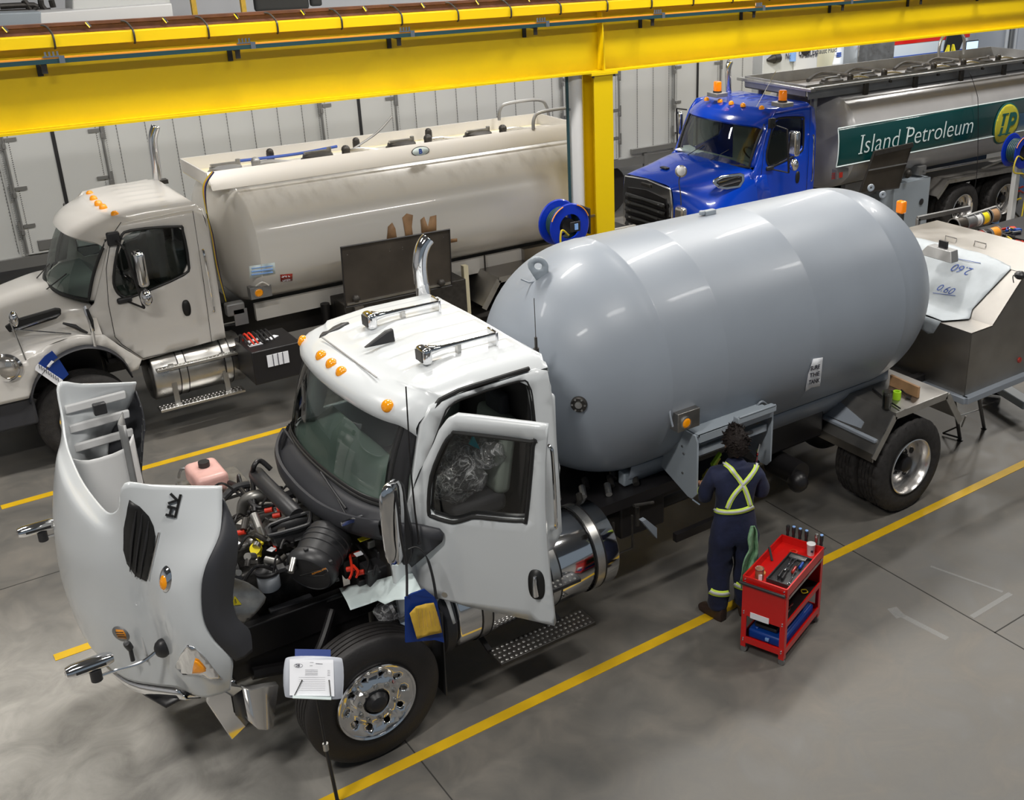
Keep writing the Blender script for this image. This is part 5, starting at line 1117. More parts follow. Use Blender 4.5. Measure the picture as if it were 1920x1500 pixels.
class Barrel:
    "tank with a rounded-oval cross-section"
    def __init__(s, x0, x1, y, z, a, b, n): s.x0, s.x1, s.y, s.z, s.a, s.b, s.n = x0, x1, y, z, a, b, n
    def pt(s, x, t, k=1, o=0):
        c, q = cos(t), sin(t); e = 2 / s.n
        return V(x, s.y - (s.a * k + o) * abs(c) ** e * (1 if c > 0 else -1), s.z + (s.b * k + o) * abs(q) ** e * (1 if q > 0 else -1))
    def yat(s, z, o=0): return s.y - (s.a * (1 - min(.999, abs((z - s.z) / s.b)) ** s.n) ** (1 / s.n) + o)
    def mesh(s, dish=.22):
        rows = []
        for k, dx in ((0.001, -dish), (.3, -dish * .93), (.6, -dish * .72), (.8, -dish * .48), (.92, -dish * .25), (.98, -dish * .08), (1, .02)):
            rows.append([s.pt(s.x0 + dx, 2 * pi * i / 72, k) for i in range(72)])
        rows.append([s.pt(s.x0 + .03, 2 * pi * i / 72, 1.006) for i in range(72)]); rows.append([s.pt(s.x0 + .05, 2 * pi * i / 72, 1) for i in range(72)])
        for x in (s.x0 + 1.4, (s.x0 + s.x1) / 2, s.x1 - .05): rows.append([s.pt(x, 2 * pi * i / 72) for i in range(72)])
        rows.append([s.pt(s.x1 - .03, 2 * pi * i / 72, 1.006) for i in range(72)])
        for k, dx in ((1, 0), (.98, dish * .1), (.9, dish * .3), (.7, dish * .62), (.4, dish * .9), (.001, dish)): rows.append([s.pt(s.x1 + dx, 2 * pi * i / 72, k) for i in range(72)])
        return MB().grid(rows, cu=True)
    def hit(s, px, py, o=0):
        "point of the near side under a pixel"
        r = RT * ((px - PCX) / FPX) + DN * ((py - PCY) / FPX) + FW; t = (s.y - s.a * 1.05 - CAM.y) / r.y
        for _ in range(900):
            p = CAM + r * t
            if abs((p.z - s.z) / s.b) ** s.n + abs((p.y - s.y) / s.a) ** s.n < 1: break
            t += .002
        return V(p.x, s.yat(p.z, o), p.z)
def walkway(T, B, x0, x1, hw, z0, z1, mt, slant=.14):
    g = MB().box(((x0 + x1) / 2, B.y + hw, (z0 + z1) / 2), (x1 - x0, .025, z1 - z0)).build('walkway_wall', mt, T, flat=True)
    g = MB().grid([[V(x, B.y - hw, z1), V(x, B.y - hw - slant, z0 - .04)] for x in (x0, x1)]).build('walkway_wall', mt, T, thick=.02, flat=True)
    MB().box((x0, B.y, (z0 + z1) / 2), (.02, 2 * hw, z1 - z0)).build('walkway_end', mt, T, flat=True)
    MB().box((x1, B.y, (z0 + z1) / 2), (.02, 2 * hw, z1 - z0)).build('walkway_end', mt, T, flat=True)
    MB().box(((x0 + x1) / 2, B.y, z0 - .01), (x1 - x0, 2 * hw, .02)).build('walkway_deck', 'olive_dark' if mt != 'white_paint_far' else 'cream', T, flat=True)
def manhole(T, x, y, z, s=1, dark=True):
    m1 = 'dark_metal' if dark else 'alu_matte'
    h = MB().lathe([(.22, 0), (.22, .05), (.20, .06), (.19, .10), (.10, .12), (0, .125)], (x, y, z), (0, 0, 1), 24).build('manhole_lid', m1, T)
    MB().box((x, y, z + .13), (.36 * s, .05, .03)).cyl((x + .16, y, z + .1), (x + .16, y, z + .17), .03, n=10).build('lid_clamp', 'brushed', h)
    v = MB().cyl((x + .35, y - .1, z), (x + .35, y - .1, z + .12), .055, n=14).ball((x + .35, y - .1, z + .13), .06, 12).build('vent_valve', m1, T)
    MB().tube(cat([(x + .35, y - .1, z + .1), (x + .55, y - .12, z + .11), (x + .8, y - .14, z + .06)], 4), .028, n=8).build('vapour_arm', 'alu_matte' if not dark else 'brushed', v)
# ---------------------------------------------------------------- white tanker
Y2 = 13.8
T2 = thing('tank_truck', 'white tanker truck with a dirty cream tank and closed cab at the left', 'truck', (5.5, Y2, 0))
P2, wp2 = day_cab(T2, 0, Y2, 0, 'white_paint_far', [A(px, py, 'z', dz) for px, py, dz in ((168, 363, 2.67), (175, 372, 2.69), (184, 381, 2.70), (193, 388, 2.69), (215, 401, 2.67))])
MB().box(P2(2.28, -.78, 2.33) , (.01, .11, .12)).build('window_sticker', 'sheet_white', T2)
def closed_hood(T, Pf, st, paint, n=4):
    rows = []
    for x, sec in st:
        r = [Pf(x, -d, z) for d, z in sec]; r2 = [Pf(x, d, z) for d, z in sec][-2::-1]; rows.append(r + r2)
    return MB().grid(refine(rows, 4, n)).build('hood', paint, T, ang=60)
h2 = closed_hood(T2, P2, [(.58, [(.90, .95), (.86, 1.15), (.74, 1.28), (.55, 1.36), (.3, 1.40), (0, 1.42)]),
    (.80, [(1.12, 1.16), (1.06, 1.33), (.90, 1.42), (.66, 1.52), (.3, 1.57), (0, 1.59)]),
    (1.15, [(1.19, 1.32), (1.12, 1.46), (.92, 1.54), (.72, 1.63), (.3, 1.69), (0, 1.71)]),
    (1.5, [(1.20, 1.47), (1.12, 1.56), (.95, 1.62), (.80, 1.70), (.3, 1.77), (0, 1.79)]),
    (1.8, [(1.20, 1.52), (1.12, 1.60), (1.00, 1.66), (.86, 1.74), (.3, 1.80), (0, 1.82)]),
    (2.05, [(1.17, 1.46), (1.10, 1.53), (1.02, 1.62), (.92, 1.71), (.5, 1.73), (0, 1.73)])], 'white_paint_far')
fo = [(.60, .93), (.60, 1.0), (.72, 1.14), (.80, 1.18), (1.15, 1.33), (1.5, 1.48), (1.8, 1.53), (2.06, 1.46), (2.20, 1.28), (2.42, 1.03), (2.36, .93), (2.27, .93), (2.22, 1.1), (2.10, 1.27), (1.95, 1.37), (1.80, 1.40), (1.62, 1.37), (1.45, 1.28), (1.30, 1.13), (1.20, .93)]
def fside(s): return lambda x, z: P2(x, s * ((1.20 if .8 < x else 1.20 - (.8 - x) * 1.2) - max(0, x - 2.0) * .35), z)
for s in (-1, 1): MB().panel(fo, [], fside(s), .08).build('fender', 'white_paint_far', h2, thick=.03, ang=50)
ar2 = [(2.28, .90), (2.22, 1.1), (2.10, 1.27), (1.95, 1.37), (1.80, 1.40), (1.62, 1.37), (1.45, 1.28), (1.30, 1.13), (1.20, .90)]
aa = cat([fside(-1)(x, z) + V(0, -.02, 0) for x, z in ar2], 4)
MB().grid([aa, [p + V(0, -.03, -.03) for p in aa], [p + V(0, .02, -.05) for p in aa], [p + V(0, .35, -.02) for p in aa]]).build('wheel_arch_trim', 'flare_plastic', T2, thick=.01)
MB().box(P2(1.62, 0, 1.05), (1.0, 1.3, .7)).build('engine_block', 'frame_black', T2, bevel=.05)
front_wheel(T2, P2(1.74, -1.16, .515), 1, hero=False); front_wheel(T2, P2(1.74, 1.16, .515), -1, hero=False)
# blue folder hooked in the wheel arch
bf = [(103, 662), (120, 690), (128, 700), (114, 722), (66, 692), (80, 672)]
pp = thing('document_pouch', 'blue document pouch hooked in the white tanker front wheel arch', 'pouch', A(95, 690, 'y', 12.56))
MB().prism([A(x, y, 'y', 12.56) for x, y in ((98, 658), (110, 672), (129, 702), (118, 712), (72, 682), (84, 668))], (0, .012, 0)).build('pouch_body', 'blue_vinyl', pp, flat=True)
MB().prism([A(x, y, 'y', 12.55) for x, y in ((72, 682), (118, 713), (113, 724), (106, 722), (66, 694), (67, 688))], (0, .008, 0)).build('paper_strip', 'paper', pp, flat=True)
m = MB()
for k in range(9): a = A(74 + k * 4.4, 687 + k * 3.1, 'y', 12.545); m = MB().box(a, (.006, .004, .05)).build('barcode_bar', 'ink', pp, flat=True)
MB().beam(A(90, 688, 'y', 12.55), A(99, 677, 'y', 12.55), .03, .004, up=(0, 1, 0)).build('pouch_logo', 'paper', pp, flat=True)
# headlamp, vents, hood mirrors, bumper
hc_ = A(12, 690, 'y', 12.61)
hl = MB().lathe([(.0, .05), (.08, .045), (.13, .02), (.15, -.01)], hc_, (-.35, -1, .05), 28).build('headlight', 'headlight', T2)
MB().lathe([(.135, -.01), (.16, -.01), (.165, .02), (.14, .04)], hc_, (-.35, -1, .05), 28, closed=True).build('headlight_rim', 'chrome', hl)
MB().box(A(27, 688, 'y', 12.57), (.06, .03, .13)).build('indicator_lens', 'amber', hl, bevel=.012)
def P2px(L, y): return [A(a, b, 'y', y) for a, b in L]
v_ = MB().prism(P2px([(10, 614), (32, 600), (105, 579), (115, 580), (115, 590), (106, 598), (40, 619), (18, 624)], 12.66), (0, .06, 0)).build('hood_vent', 'seal_black', h2, bevel=.01)
MB().tube(P2px([(22, 620), (112, 589)], 12.64), .012, n=6).build('vent_bar', 'chrome', v_)
MB().grid([[P2(1.55, -.95, 1.84), P2(1.9, -1.03, 1.84)], [P2(1.55, -.7, 1.87), P2(1.95, -.85, 1.86)]]).build('air_scoop', 'flare_plastic', h2, thick=.03) if 0 else None
mm = MB().tube([A(18, 600, 'y', 12.6), A(48, 675, 'y', 12.56)], .010).tube([A(28, 618, 'y', 12.6), A(133, 626, 'y', 12.6)], .008).build('hood_mirror_stay', 'chrome', h2)
MB().ball(A(26, 598, 'y', 12.6), .09, 14, (.5, .6, 1)).build('hood_mirror', 'chrome', mm)
mm = MB().tube(cat([A(178, 650, 'y', 12.58), A(172, 615, 'y', 12.58), A(163, 590, 'y', 12.6), A(158, 574, 'y', 12.62)], 4), [.02] * 12 + [.02], n=8).build('fender_mirror', 'chrome', h2)
MB().prism(P2px([(162, 583), (171, 600), (178, 622), (175, 600), (166, 580)], 12.56), (0, .03, 0)).build('mirror_back', 'black_plastic', mm)
MB().tube(P2px([(118, 606), (140, 612), (152, 619), (164, 624)], 12.60), [.012, .025, .02, .012], n=8).build('fender_clip', 'black_plastic', h2)
MB().box(P2(.70, 0, .76), (.20, 2.3, .36)).box(P2(1.0, -1.12, .76), (.5, .1, .34)).build('bumper', 'flare_plastic', T2, bevel=.03)
MB().box(P2(1.10, -1.05, .92), (.2, .2, .05)).build('bumper_step', 'black_plastic', T2)
for s in (-1, 1): MB().box(P2(5.6, s * .43, .86), (8.4, .08, .27)).build('frame_rail', 'frame_black', T2, bevel=.01)
ft = round_fuel_tank(T2, 2.52, 3.58, Y2 - .80, .72, .31, (2.85, 3.38), m='brushed')
tread_plate(T2, 2.50, 3.50, 12.60, 12.76, .40, m='brushed'); tread_plate(T2, 2.55, 3.55, 12.66, 12.80, .88, m='brushed')
for x in (2.72, 3.32): MB().beam((x, 12.68, .40), (x, 12.72, .9), .06, .015).build('step_bracket', 'brushed', T2)
MB().tube(cat([A(297, 350, 'y', 14.55), A(291, 300, 'y', 14.55), A(286, 262, 'y', 14.55), A(292, 236, 'y', 14.55)], 5), .055, n=16, caps=False).build('exhaust_stack', 'chrome', T2, thick=.004)
MB().cyl(A(298, 348, 'y', 14.55), A(298, 348, 'y', 14.55) + V(0, 0, -1.6), .075, n=16).box(A(298, 341, 'y', 14.55), (.2, .12, .05)).build('exhaust_shield', 'dark_metal', T2)
# battery, tanks and small gear between cab and tank
MB().lathe([(0, 0), (.22, 0), (.24, .02), (.24, .14), (.22, .16), (0, .16)], (3.72, Y2 - .82, .68), (1, 0, 0), 28).build('def_tank', 'black_plastic', T2)
bb = A(505, 660, 'z', .95)
bt = MB().box(bb + V(.05, .18, -.12), (.60, .62, .42)).build('battery_box', 'frame_black', T2, bevel=.012)
MB().box(bb + V(.05, -.135, -.06), (.26, .006, .15)).build('battery_label', 'paper', bt, flat=True)
for dx in (-.06, .0, .06): MB().box(bb + V(.05 + dx, -.14, -.06), (.008, .006, .15)).build('label_line', 'ink', bt, flat=True)
for k, (a, b) in enumerate(((-.12, .1), (-.1, .25), (.12, .2))): MB().box(bb + V(a, b, .095), (.16, .07, .006), rz=.3 * k).build('battery_label', 'paper', bt, flat=True)
for k in range(7): MB().tube(cat([bb + V(-.25 + .05 * k, .3, .1), bb + V(-.25 + .05 * k, .2, .22), bb + V(-.2 + .05 * k, .05, .12)], 4), .012, n=6).build('battery_cable', 'red_plastic' if k in (1, 2) else 'frame_black', bt)
MB().box(A(440, 578, 'y', 12.85), (.22, .12, .16)).build('valve_box', 'light_blue' if 0 else 'alu_matte', T2, bevel=.02)
MB().box(A(452, 594, 'y', 12.80), (.16, .02, .20)).build('bracket_plate', 'alu_matte', T2)
for k, (mt, o) in enumerate((('cable_yellow', 0), ('orange_bar', .02), ('ink_blue', .05), ('frame_black', .08))):
    MB().tube(cat([A(398 + o * 40, 322, 'y', 13.1), A(381 + o * 60, 350, 'y', 13.1), A(388, 400, 'y', 13.05), A(397 + o * 20, 440, 'y', 13.0), A(407 + o * 20, 500, 'y', 12.95), A(424, 565, 'y', 12.95)], 5), .009, n=6).build('air_line', mt, T2)
B2 = Barrel(3.88, 9.0, Y2, 2.03, 1.18, .80, 2.25)
t2 = B2.mesh(.26).build('fuel_barrel', 'tank_white', T2, ang=50)
walkway(T2, B2, 3.62, 8.95, .52, 2.80, 2.96, 'white_paint_far')
for x in (4.0, 5.2, 6.4, 7.6): manhole(T2, x, Y2 - .02, 2.80, dark=(x > 4.5))
for x in (4.7, 5.9, 7.0): MB().cyl((x, Y2 + .35, 2.8), (x, Y2 + .35, 2.92), .05, n=12).ball((x, Y2 + .35, 2.93), .05, 10).build('vent_cap', 'dark_metal', T2)
MB().tube(cat([(4.2, Y2 + .2, 2.9), (5.0, Y2 + .25, 2.88), (5.6, Y2 + .3, 2.9)], 6), .02, n=6).build('vapour_hose', 'ink_blue', T2)
MB().tube(cat([(5.75, Y2 + .1, 2.88), (6.1, Y2 + .1, 3.05), (6.35, Y2 + .1, 3.25)], 6), .015, n=6).build('vapour_hose', 'alu_matte', T2)
for y in (13.25, 14.2): MB().tube(cat([(8.2, y, 2.95), (8.22, y, 3.10), (8.35, y, 3.18), (8.9, y, 3.18), (9.05, y, 3.05), (9.08, y, 2.85)], 5), .025, n=8).build('roll_bar', 'alu_matte', T2)
q = A(787, 283, 'y', Y2 - .6); ov = MB().add([q + V(.13 * cos(2 * pi * i / 28), -.02 - .0, .065 * sin(2 * pi * i / 28)) for i in range(28)], [tuple(range(28))]).build('oval_badge', 'dark_metal', T2, thick=.006)
MB().add([q + V(.12 * cos(2 * pi * i / 28), -.026, .056 * sin(2 * pi * i / 28)) for i in range(28)], [tuple(range(28))]).build('badge_face', 'sheet_white', ov, thick=.004)
put_text('B', lambda x, y: q + V(-.03 + x, -.032, -.03 + y), 'badge_letter', 'ink_blue', ov, size=.09, bold=.004)
def on2(L, nm, mt, o=.004, **k):
    return MB().panel([(a, b) for a, b in L], [], lambda x, y: B2.hit(x, y, o), 14).build(nm, mt, T2, thick=.002, **k)
for L in ([(727, 425), (735, 417), (741, 428), (744, 447), (725, 449)], [(754, 408), (762, 400), (774, 403), (772, 425), (774, 442), (760, 444), (757, 425)], [(788, 412), (795, 406), (802, 425), (806, 406), (818, 403), (818, 432), (790, 437)], [(845, 448), (857, 447), (857, 453), (845, 455)]):
    on2(L, 'glue_patch', 'paper_yellow' if 0 else 'wood')
s1 = on2([(467, 499), (515, 492), (516, 513), (468, 522)], 'placard', 'sheet_white', .004)
for k in range(3):
    MB().tube([B2.hit(471 + j * 8, 503 + k * 6 - j, .01) for j in range(6)], .010 if k else .006, n=5).build('placard_line', 'light_blue', s1)
s2 = on2([(525, 515), (548, 513), (548, 526), (526, 528)], 'warning_label', 'red_lens', .005)
a = B2.hit(527, 520, .010); b = B2.hit(546, 518, .010)
put_text('SAFE', lambda x, y: a + (b - a) * (x / 2.5) + V(0, -.006, y * .065), 'label_text', 'paper', s2, bold=.01)
put_text('OPEN', lambda x, y: B2.hit(529, 527, .010) + (b - a) * (x / 3.4) + V(0, -.004, y * .045), 'label_text', 'paper', s2, bold=.01)
lb = A(490, 548, 'y', 12.75); lx = MB().box(lb + V(0, .06, 0), (.26, .12, .15)).build('lamp_box', 'alu_matte', T2, bevel=.005); round_lamp(lb + V(-.03, -.0, -.0), lx, (0, -1, 0), .05)
MB().tube(cat([B2.hit(478, 535, .03), B2.hit(490, 528, .03), B2.hit(502, 534, .03)], 4), .01).build('cable_guard', 'tank_white', lx)
MB().box((6.9, Y2 - .7, 1.18), (6.0, .06, .22)).build('tank_saddle', 'tank_white', T2)
MB().box((6.9, Y2, 1.08), (6.2, 1.0, .2)).build('sub_frame', 'frame_black', T2)
# raised dark cabinet door with struts
dk = [(639, 464), (843, 430), (846, 523), (849, 533), (645, 573)]
Dk = [A(x, y, 'y', 12.22) for x, y in ((639, 464), (843, 430), (847, 535), (648, 577))]
cd_ = MB().prism(Dk, (0, .025, 0)).build('cabinet_door', 'olive_dark', T2)
MB().tube(Dk, .012, n=6, closed=True).build('door_seal', 'frame_black', cd_)
MB().beam(Dk[3] + V(0.02, -.01, .04), Dk[2] + V(-.02, -.01, .04), .01, .03).build('door_lip', 'brushed', cd_)
for x, y in ((668, 560), (828, 530)): MB().ball(A(x, y, 'y', 12.18), .05, 10).build('door_hook', 'dark_metal', cd_)
for x, y in ((731, 467), (731, 471), (755, 464), (755, 468), (832, 445), (651, 478)): MB().ball(A(x, y, 'y', 12.20), .008, 6).build('door_stud', 'chrome', cd_)
MB().box((5.75, 12.98, .82), (1.75, .75, .75)).build('side_cabinet', 'dark_metal', T2, bevel=.01)
MB().box((6.72, 12.80, .82), (.07, .08, 1.0)).build('cabinet_post', 'cream', T2)
for k in range(2): MB().cyl((4.75 + .18 * k, 12.95, .55), (4.75 + .18 * k, 12.95, 1.15), .06, n=12).build('hose_pipe', 'frame_black', T2)
MB().box((5.05, 12.8, .75), (.12, .5, .8)).build('cabinet_post', 'stainless', T2)
# tandem fender and wheels
g0, g1, g2, g3 = (6.85, .75), (7.11, 1.12), (8.75, 1.12), (9.0, .75)
MB().grid([[V(x, y, z) for x, z in (g0, g1, g2, g3)] for y in (12.56, 13.35)]).build('rear_fender', 'stainless', T2, thick=.012, flat=True)
for a, b in ((g0, g1), (g1, g2), (g2, g3)): MB().beam(V(a[0], 12.55, a[1] - .03), V(b[0], 12.55, b[1] - .03), .012, .08).build('fender_lip', 'brushed', T2)
for x in (7.95,):
    for s in (-1, 1): rear_wheel(T2, (x, Y2 + s * 1.18, .515), -s)
MB().tube([V(7.15, 12.7, 1.0), V(7.15, 13.3, 1.05)], .025).tube([V(7.14, 12.98, 1.0), V(7.14, 12.98, 1.35)], .012).build('fender_brace', 'dark_metal', T2)
MB().box((8.6, 13.05, 1.2), (1.6, .12, .2)).build('hose_tray', 'stainless', T2)
# ---------------------------------------------------------------- blue tanker
Y3 = 13.5; X3 = 9.79; Z3 = .22
T3 = thing('tank_truck', 'blue cab tanker truck with polished tank and green Island Petroleum band', 'truck', (15.5, Y3, 0))
P3, wp3 = day_cab(T3, X3, Y3, Z3, 'blue_paint', [A(px, py, 'z', 2.905) for px, py in ((1325, 186), (1350, 189), (1371, 193), (1393, 197), (1428, 202))])
def Q3(x, d, z): return V(x, Y3 + d, z)
h3 = closed_hood(T3, Q3, [(10.46, [(.64, .8), (.66, 1.4), (.64, 1.74), (.55, 1.84), (.3, 1.86), (0, 1.87)]),
    (10.62, [(.80, .8), (.78, 1.4), (.70, 1.74), (.56, 1.88), (.3, 1.91), (0, 1.92)]),
    (10.95, [(1.10, .9), (1.06, 1.35), (.86, 1.72), (.60, 1.93), (.3, 1.97), (0, 1.98)]),
    (11.4, [(1.14, 1.2), (1.10, 1.5), (.98, 1.80), (.72, 1.99), (.35, 2.05), (0, 2.06)]),
    (11.86, [(1.12, 1.3), (1.08, 1.6), (1.02, 1.86), (.86, 2.01), (.4, 2.06), (0, 2.07)])], 'blue_paint')
MB().box(Q3(11.9, 0, 1.25), (.08, 2.1, 1.1)).build('cowl_panel', 'blue_paint', T3)
MB().panel([(11.7, .95), (11.85, 1.9), (12.05, 1.9), (12.2, 1.5), (12.25, .95)], [], lambda x, z: Q3(x, -1.04, z), .3).build('cowl_side', 'blue_paint', T3, thick=.04)
# grille
gp = [(1178, 322), (1190, 320), (1262, 341), (1268, 352), (1263, 385), (1256, 402), (1170, 430), (1154, 418), (1160, 380)]
def G(x, y, o=0): return AP(x, y, V(10.44 + o, 0, 1.0), V(1, 0, 0))
gr = MB().prism([Q3(10.44, -.64, .75), Q3(10.44, -.66, 1.5), Q3(10.44, -.60, 1.82), Q3(10.44, 0, 1.87), Q3(10.44, .60, 1.82), Q3(10.44, .66, 1.5), Q3(10.44, .64, .75)], (.05, 0, 0)).build('grille_surround', 'chrome', T3, bevel=.02, bseg=3)
MB().prism([Q3(10.425, -.54, .80), Q3(10.425, -.56, 1.45), Q3(10.425, -.50, 1.64), Q3(10.425, .0, 1.69), Q3(10.425, .50, 1.64), Q3(10.425, .56, 1.45), Q3(10.425, .54, .80)], (.02, 0, 0)).build('grille', 'frame_black', gr)
for k in range(6):
    z = .92 + k * .12
    MB().grid(refine([[Q3(10.41, d, z - .035 + .01 * cos(d * 6)) for d in (-.52, -.3, 0, .3, .52)], [Q3(10.385, d, z + .01 * cos(d * 6)) for d in (-.52, -.3, 0, .3, .52)], [Q3(10.41, d, z + .04) for d in (-.52, -.3, 0, .3, .52)]], 3, 2)).build('grille_bar', 'seal_black', gr, thick=.008)
    for d in (-.38, .38): MB().box(Q3(10.38, d, z + .012), (.008, .05, .018)).build('grille_clip', 'chrome', gr, flat=True)
e_ = MB().box(Q3(10.425, 0, 1.765), (.02, .24, .06)).build('nameplate', 'dark_metal', gr, bevel=.015)
MB().box(Q3(10.85, .05, 1.98), (.08, .16, .03)).build('hood_latch', 'black_plastic', h3, bevel=.008)
MB().box(Q3(10.50, -.80, 1.35), (.12, .22, .42)).build('headlight', 'headlight', T3, bevel=.05, bseg=3)
MB().box(Q3(10.42, 0, .58), (.15, 2.3, .32)).build('bumper', 'brushed', T3, bevel=.03)
vv = [(1342, 345), (1344, 339), (1360, 331), (1395, 326), (1402, 328), (1400, 340), (1390, 352), (1365, 356), (1350, 354)]
def V3(x, y, o): p = A(x, y, 'y', Y3 - 1.06); p.y = Y3 - 1.06 - o + .28 * max(0, p.z - 1.62); return p
hv = MB().prism([V3(x, y, .02) for x, y in vv], (0, .03, 0)).build('hood_vent', 'chrome', h3, bevel=.01)
MB().prism([V3(1371 + (x - 1371) * .78, 341 + (y - 341) * .68, .035) for x, y in vv], (0, .02, 0)).build('vent_recess', 'frame_black', hv)
for o in (-4, 3): MB().tube([V3(1350, 347 + o, .045), V3(1390, 336 + o, .045)], .01, n=6).build('vent_bar', 'chrome', hv)
mq = A(1277, 321, 'y', 12.75)
m_ = MB().lathe([(0, .03), (.07, .025), (.095, 0), (.08, -.04), (0, -.06)], mq, (-.5, -.8, .3), 24).build('hood_mirror', 'brushed', h3)
MB().tube(cat([mq + V(0, 0, -.05), A(1273, 340, 'y', 12.7), A(1276, 365, 'y', 12.6), A(1277, 385, 'y', 12.55)], 4), .009).build('mirror_stay', 'dark_metal', m_)
for (px, py) in ((1345, 177), (1467, 195)):
    q = A(px, py, 'z', 3.0)
    bs = MB().box(q + V(0, 0, -.0), (.24, .26, .07)).build('beacon_mount', 'alu_matte', T3, bevel=.008)
    MB().cyl(q + V(0, 0, .035), q + V(0, 0, .06), .075, n=20).build('beacon_base', 'black_plastic', bs)
    MB().lathe([(.066, .05), (.068, .10), (.066, .20), (.055, .215), (0, .22)], q, (0, 0, 1), 24).build('warning_beacon', 'beacon_amber', bs)
MB().tube(cat([A(1366, 185, 'y', 14.4), A(1365, 150, 'y', 14.4), A(1365, 128, 'y', 14.4), A(1369, 115, 'y', 14.4)], 4), .055, n=16, caps=False).build('exhaust_stack', 'chrome', T3, thick=.004)
MB().tube([A(1418, 201, 'z', 2.88), A(1455, 133, 'y', 13.0)], .005, n=5).build('whip_antenna', 'brushed', T3)
MB().grid([[P3(2.25 + .2 * i, -.8 + .3 * j, 1.83 + .03 * ((i * j) % 2)) for i in range(2)] for j in range(3)]).build('cab_papers', 'paper', T3, thick=.004) if 0 else None
MB().box(P3(2.0, .55, 1.84), (.16, .5, .02), rz=.2).box(P3(2.05, .62, 1.87), (.12, .25, .05), rz=-.3).build('dashboard_papers', 'paper', T3)
MB().tube(cat([P3(2.7, -.9, 2.3), P3(2.85, -.5, 2.1), P3(2.8, -.3, 1.9)], 4), .03).build('seat_cover_fold', 'plastic_film', T3)
for s in (-1, 1): MB().box((15.4, Y3 + s * .43, .9), (9.2, .08, .27)).build('frame_rail', 'frame_black', T3)
front_wheel(T3, (11.5, Y3 - 1.18, .515), 1, hero=False); front_wheel(T3, (11.5, Y3 + 1.18, .515), -1, hero=False)
for x in (17.15, 18.5):
    for s in (-1, 1): rear_wheel(T3, (x, Y3 + s * 1.19, .515), -s)
B3 = Barrel(14.0, 20.4, Y3, 2.12, 1.17, .88, 2.6)
b3 = B3.mesh(.30).build('fuel_barrel', 'alu_tank', T3, ang=50)
walkway(T3, B3, 13.2, 20.2, .74, 2.98, 3.16, 'alu_matte', .06)
MB().box((16.7, Y3 - .86, 3.12), (7.0, .10, .04)).build('rail_top', 'brushed', T3, bevel=.008)
MB().box((13.2, Y3, 3.10), (.12, 1.8, .05)).build('rail_front', 'brushed', T3, bevel=.008)
for y in (-.80, .80): MB().tube([V(13.5, Y3 + y * .8, 3.0), V(13.5, Y3 + y * .8, 2.5)], .06).build('rail_leg', 'alu_matte', T3)
for x in (14.5, 15.8, 17.1, 18.4): MB().box((x, Y3 - .88, 3.0), (.10, .06, .20)).box((x + .6, Y3 - .9, 3.08), (.05, .05, .05)).build('rail_bracket', 'dark_metal', T3, bevel=.01)
for x in (14.5, 15.4, 16.8, 17.7, 18.8): manhole(T3, x, Y3 - .1, 2.98)
for x in (14.2, 15.1, 16.5, 17.4):
    MB().tube(cat([(x, Y3 + .2, 3.05), (x + .5, Y3 + .35, 3.12), (x + .9, Y3 + .1, 3.08)], 5), .035, n=8).build('vapour_hose', 'dark_metal', T3)
MB().tube(cat([(18.3, Y3 + .6, 3.1), (18.35, Y3 + .6, 3.45), (18.7, Y3 + .6, 3.6), (19.05, Y3 + .6, 3.45), (19.1, Y3 + .6, 3.1)], 5), .03).build('roll_bar', 'brushed', T3)
def on3(L, nm, mt, o=.004, par=T3, st=.25):
    return MB().panel(L, [], lambda x, z: V(x, B3.yat(z, o), z), st).build(nm, mt, par, thick=.002)
zt = (B3.hit(1574, 239).z + B3.hit(1800, 206).z) / 2; zb = (B3.hit(1572, 309).z + B3.hit(1720, 284).z) / 2
x0b = B3.hit(1573, 260).x
band = MB().grid([[V(x, B3.yat(zb + (zt - zb) * k / 20, .012), zb + (zt - zb) * k / 20) for k in range(21)] for x in (x0b, 17, 20.3)]).build('green_band', 'green_band', T3, thick=.002)
for z in (zt + .012, zb - .012): MB().tube([V(x0b - .02, B3.yat(z, .014), z), V(20.3, B3.yat(z, .014), z)], .011, n=4).build('band_edge', 'sheet_white', band)
MB().tube([V(x0b - .02, B3.yat(zb + (zt - zb) * k / 6, .014), zb + (zt - zb) * k / 6) for k in range(7)], .011, n=4).build('band_edge', 'sheet_white', band)
i0 = B3.hit(1606, 288); i1 = B3.hit(1820, 254); s0 = B3.hit(1720, 270)
zb_t = zb + (zt - zb) * .24; ch = (zt - zb) * .52
tx0 = i0.x + .02; tx1 = i1.x
vs, fs = text('Island Petroleum', 1.0, shear=.12, bold=-.012); wmax = max(v[0] for v in vs)
un = (tx1 - tx0) / wmax; up1 = max(v[0] for v in text('Island P', 1.0, shear=.12, bold=-.012)[0]) - max(v[0] for v in text('P', 1.0, shear=.12, bold=-.012)[0])
for wd, o_ in (('Island', 0), ('Petroleum', up1)):
    vs, fs = text(wd, 1.0, shear=.12, bold=-.012)
    MB().add([V(tx0 + (v[0] + o_) * un, B3.yat(zb_t + v[1] / .72 * ch, .022), zb_t + v[1] / .72 * ch) for v in vs], fs).build('lettering', 'sheet_white', band, flat=True, thick=.002)
m = MB()
up1 = max(v[0] for v in text('Island P', 1.0, shear=.12, bold=-.012)[0]) - max(v[0] for v in text('P', 1.0, shear=.12, bold=-.012)[0])
un = (tx1 - tx0) / wmax
for u, v in ((.11, 0), (.20, 1), (up1 + .12, 0), (up1 + .17, 1)):
    x = tx0 + u * un; z = zb_t + (.02 + v * .93) * ch
    MB().box((x, B3.yat(z, .023), z), (.10, .003, .016)).build('letter_serif', 'sheet_white', band, flat=True)
ec = B3.hit(1886, 232); er = .40
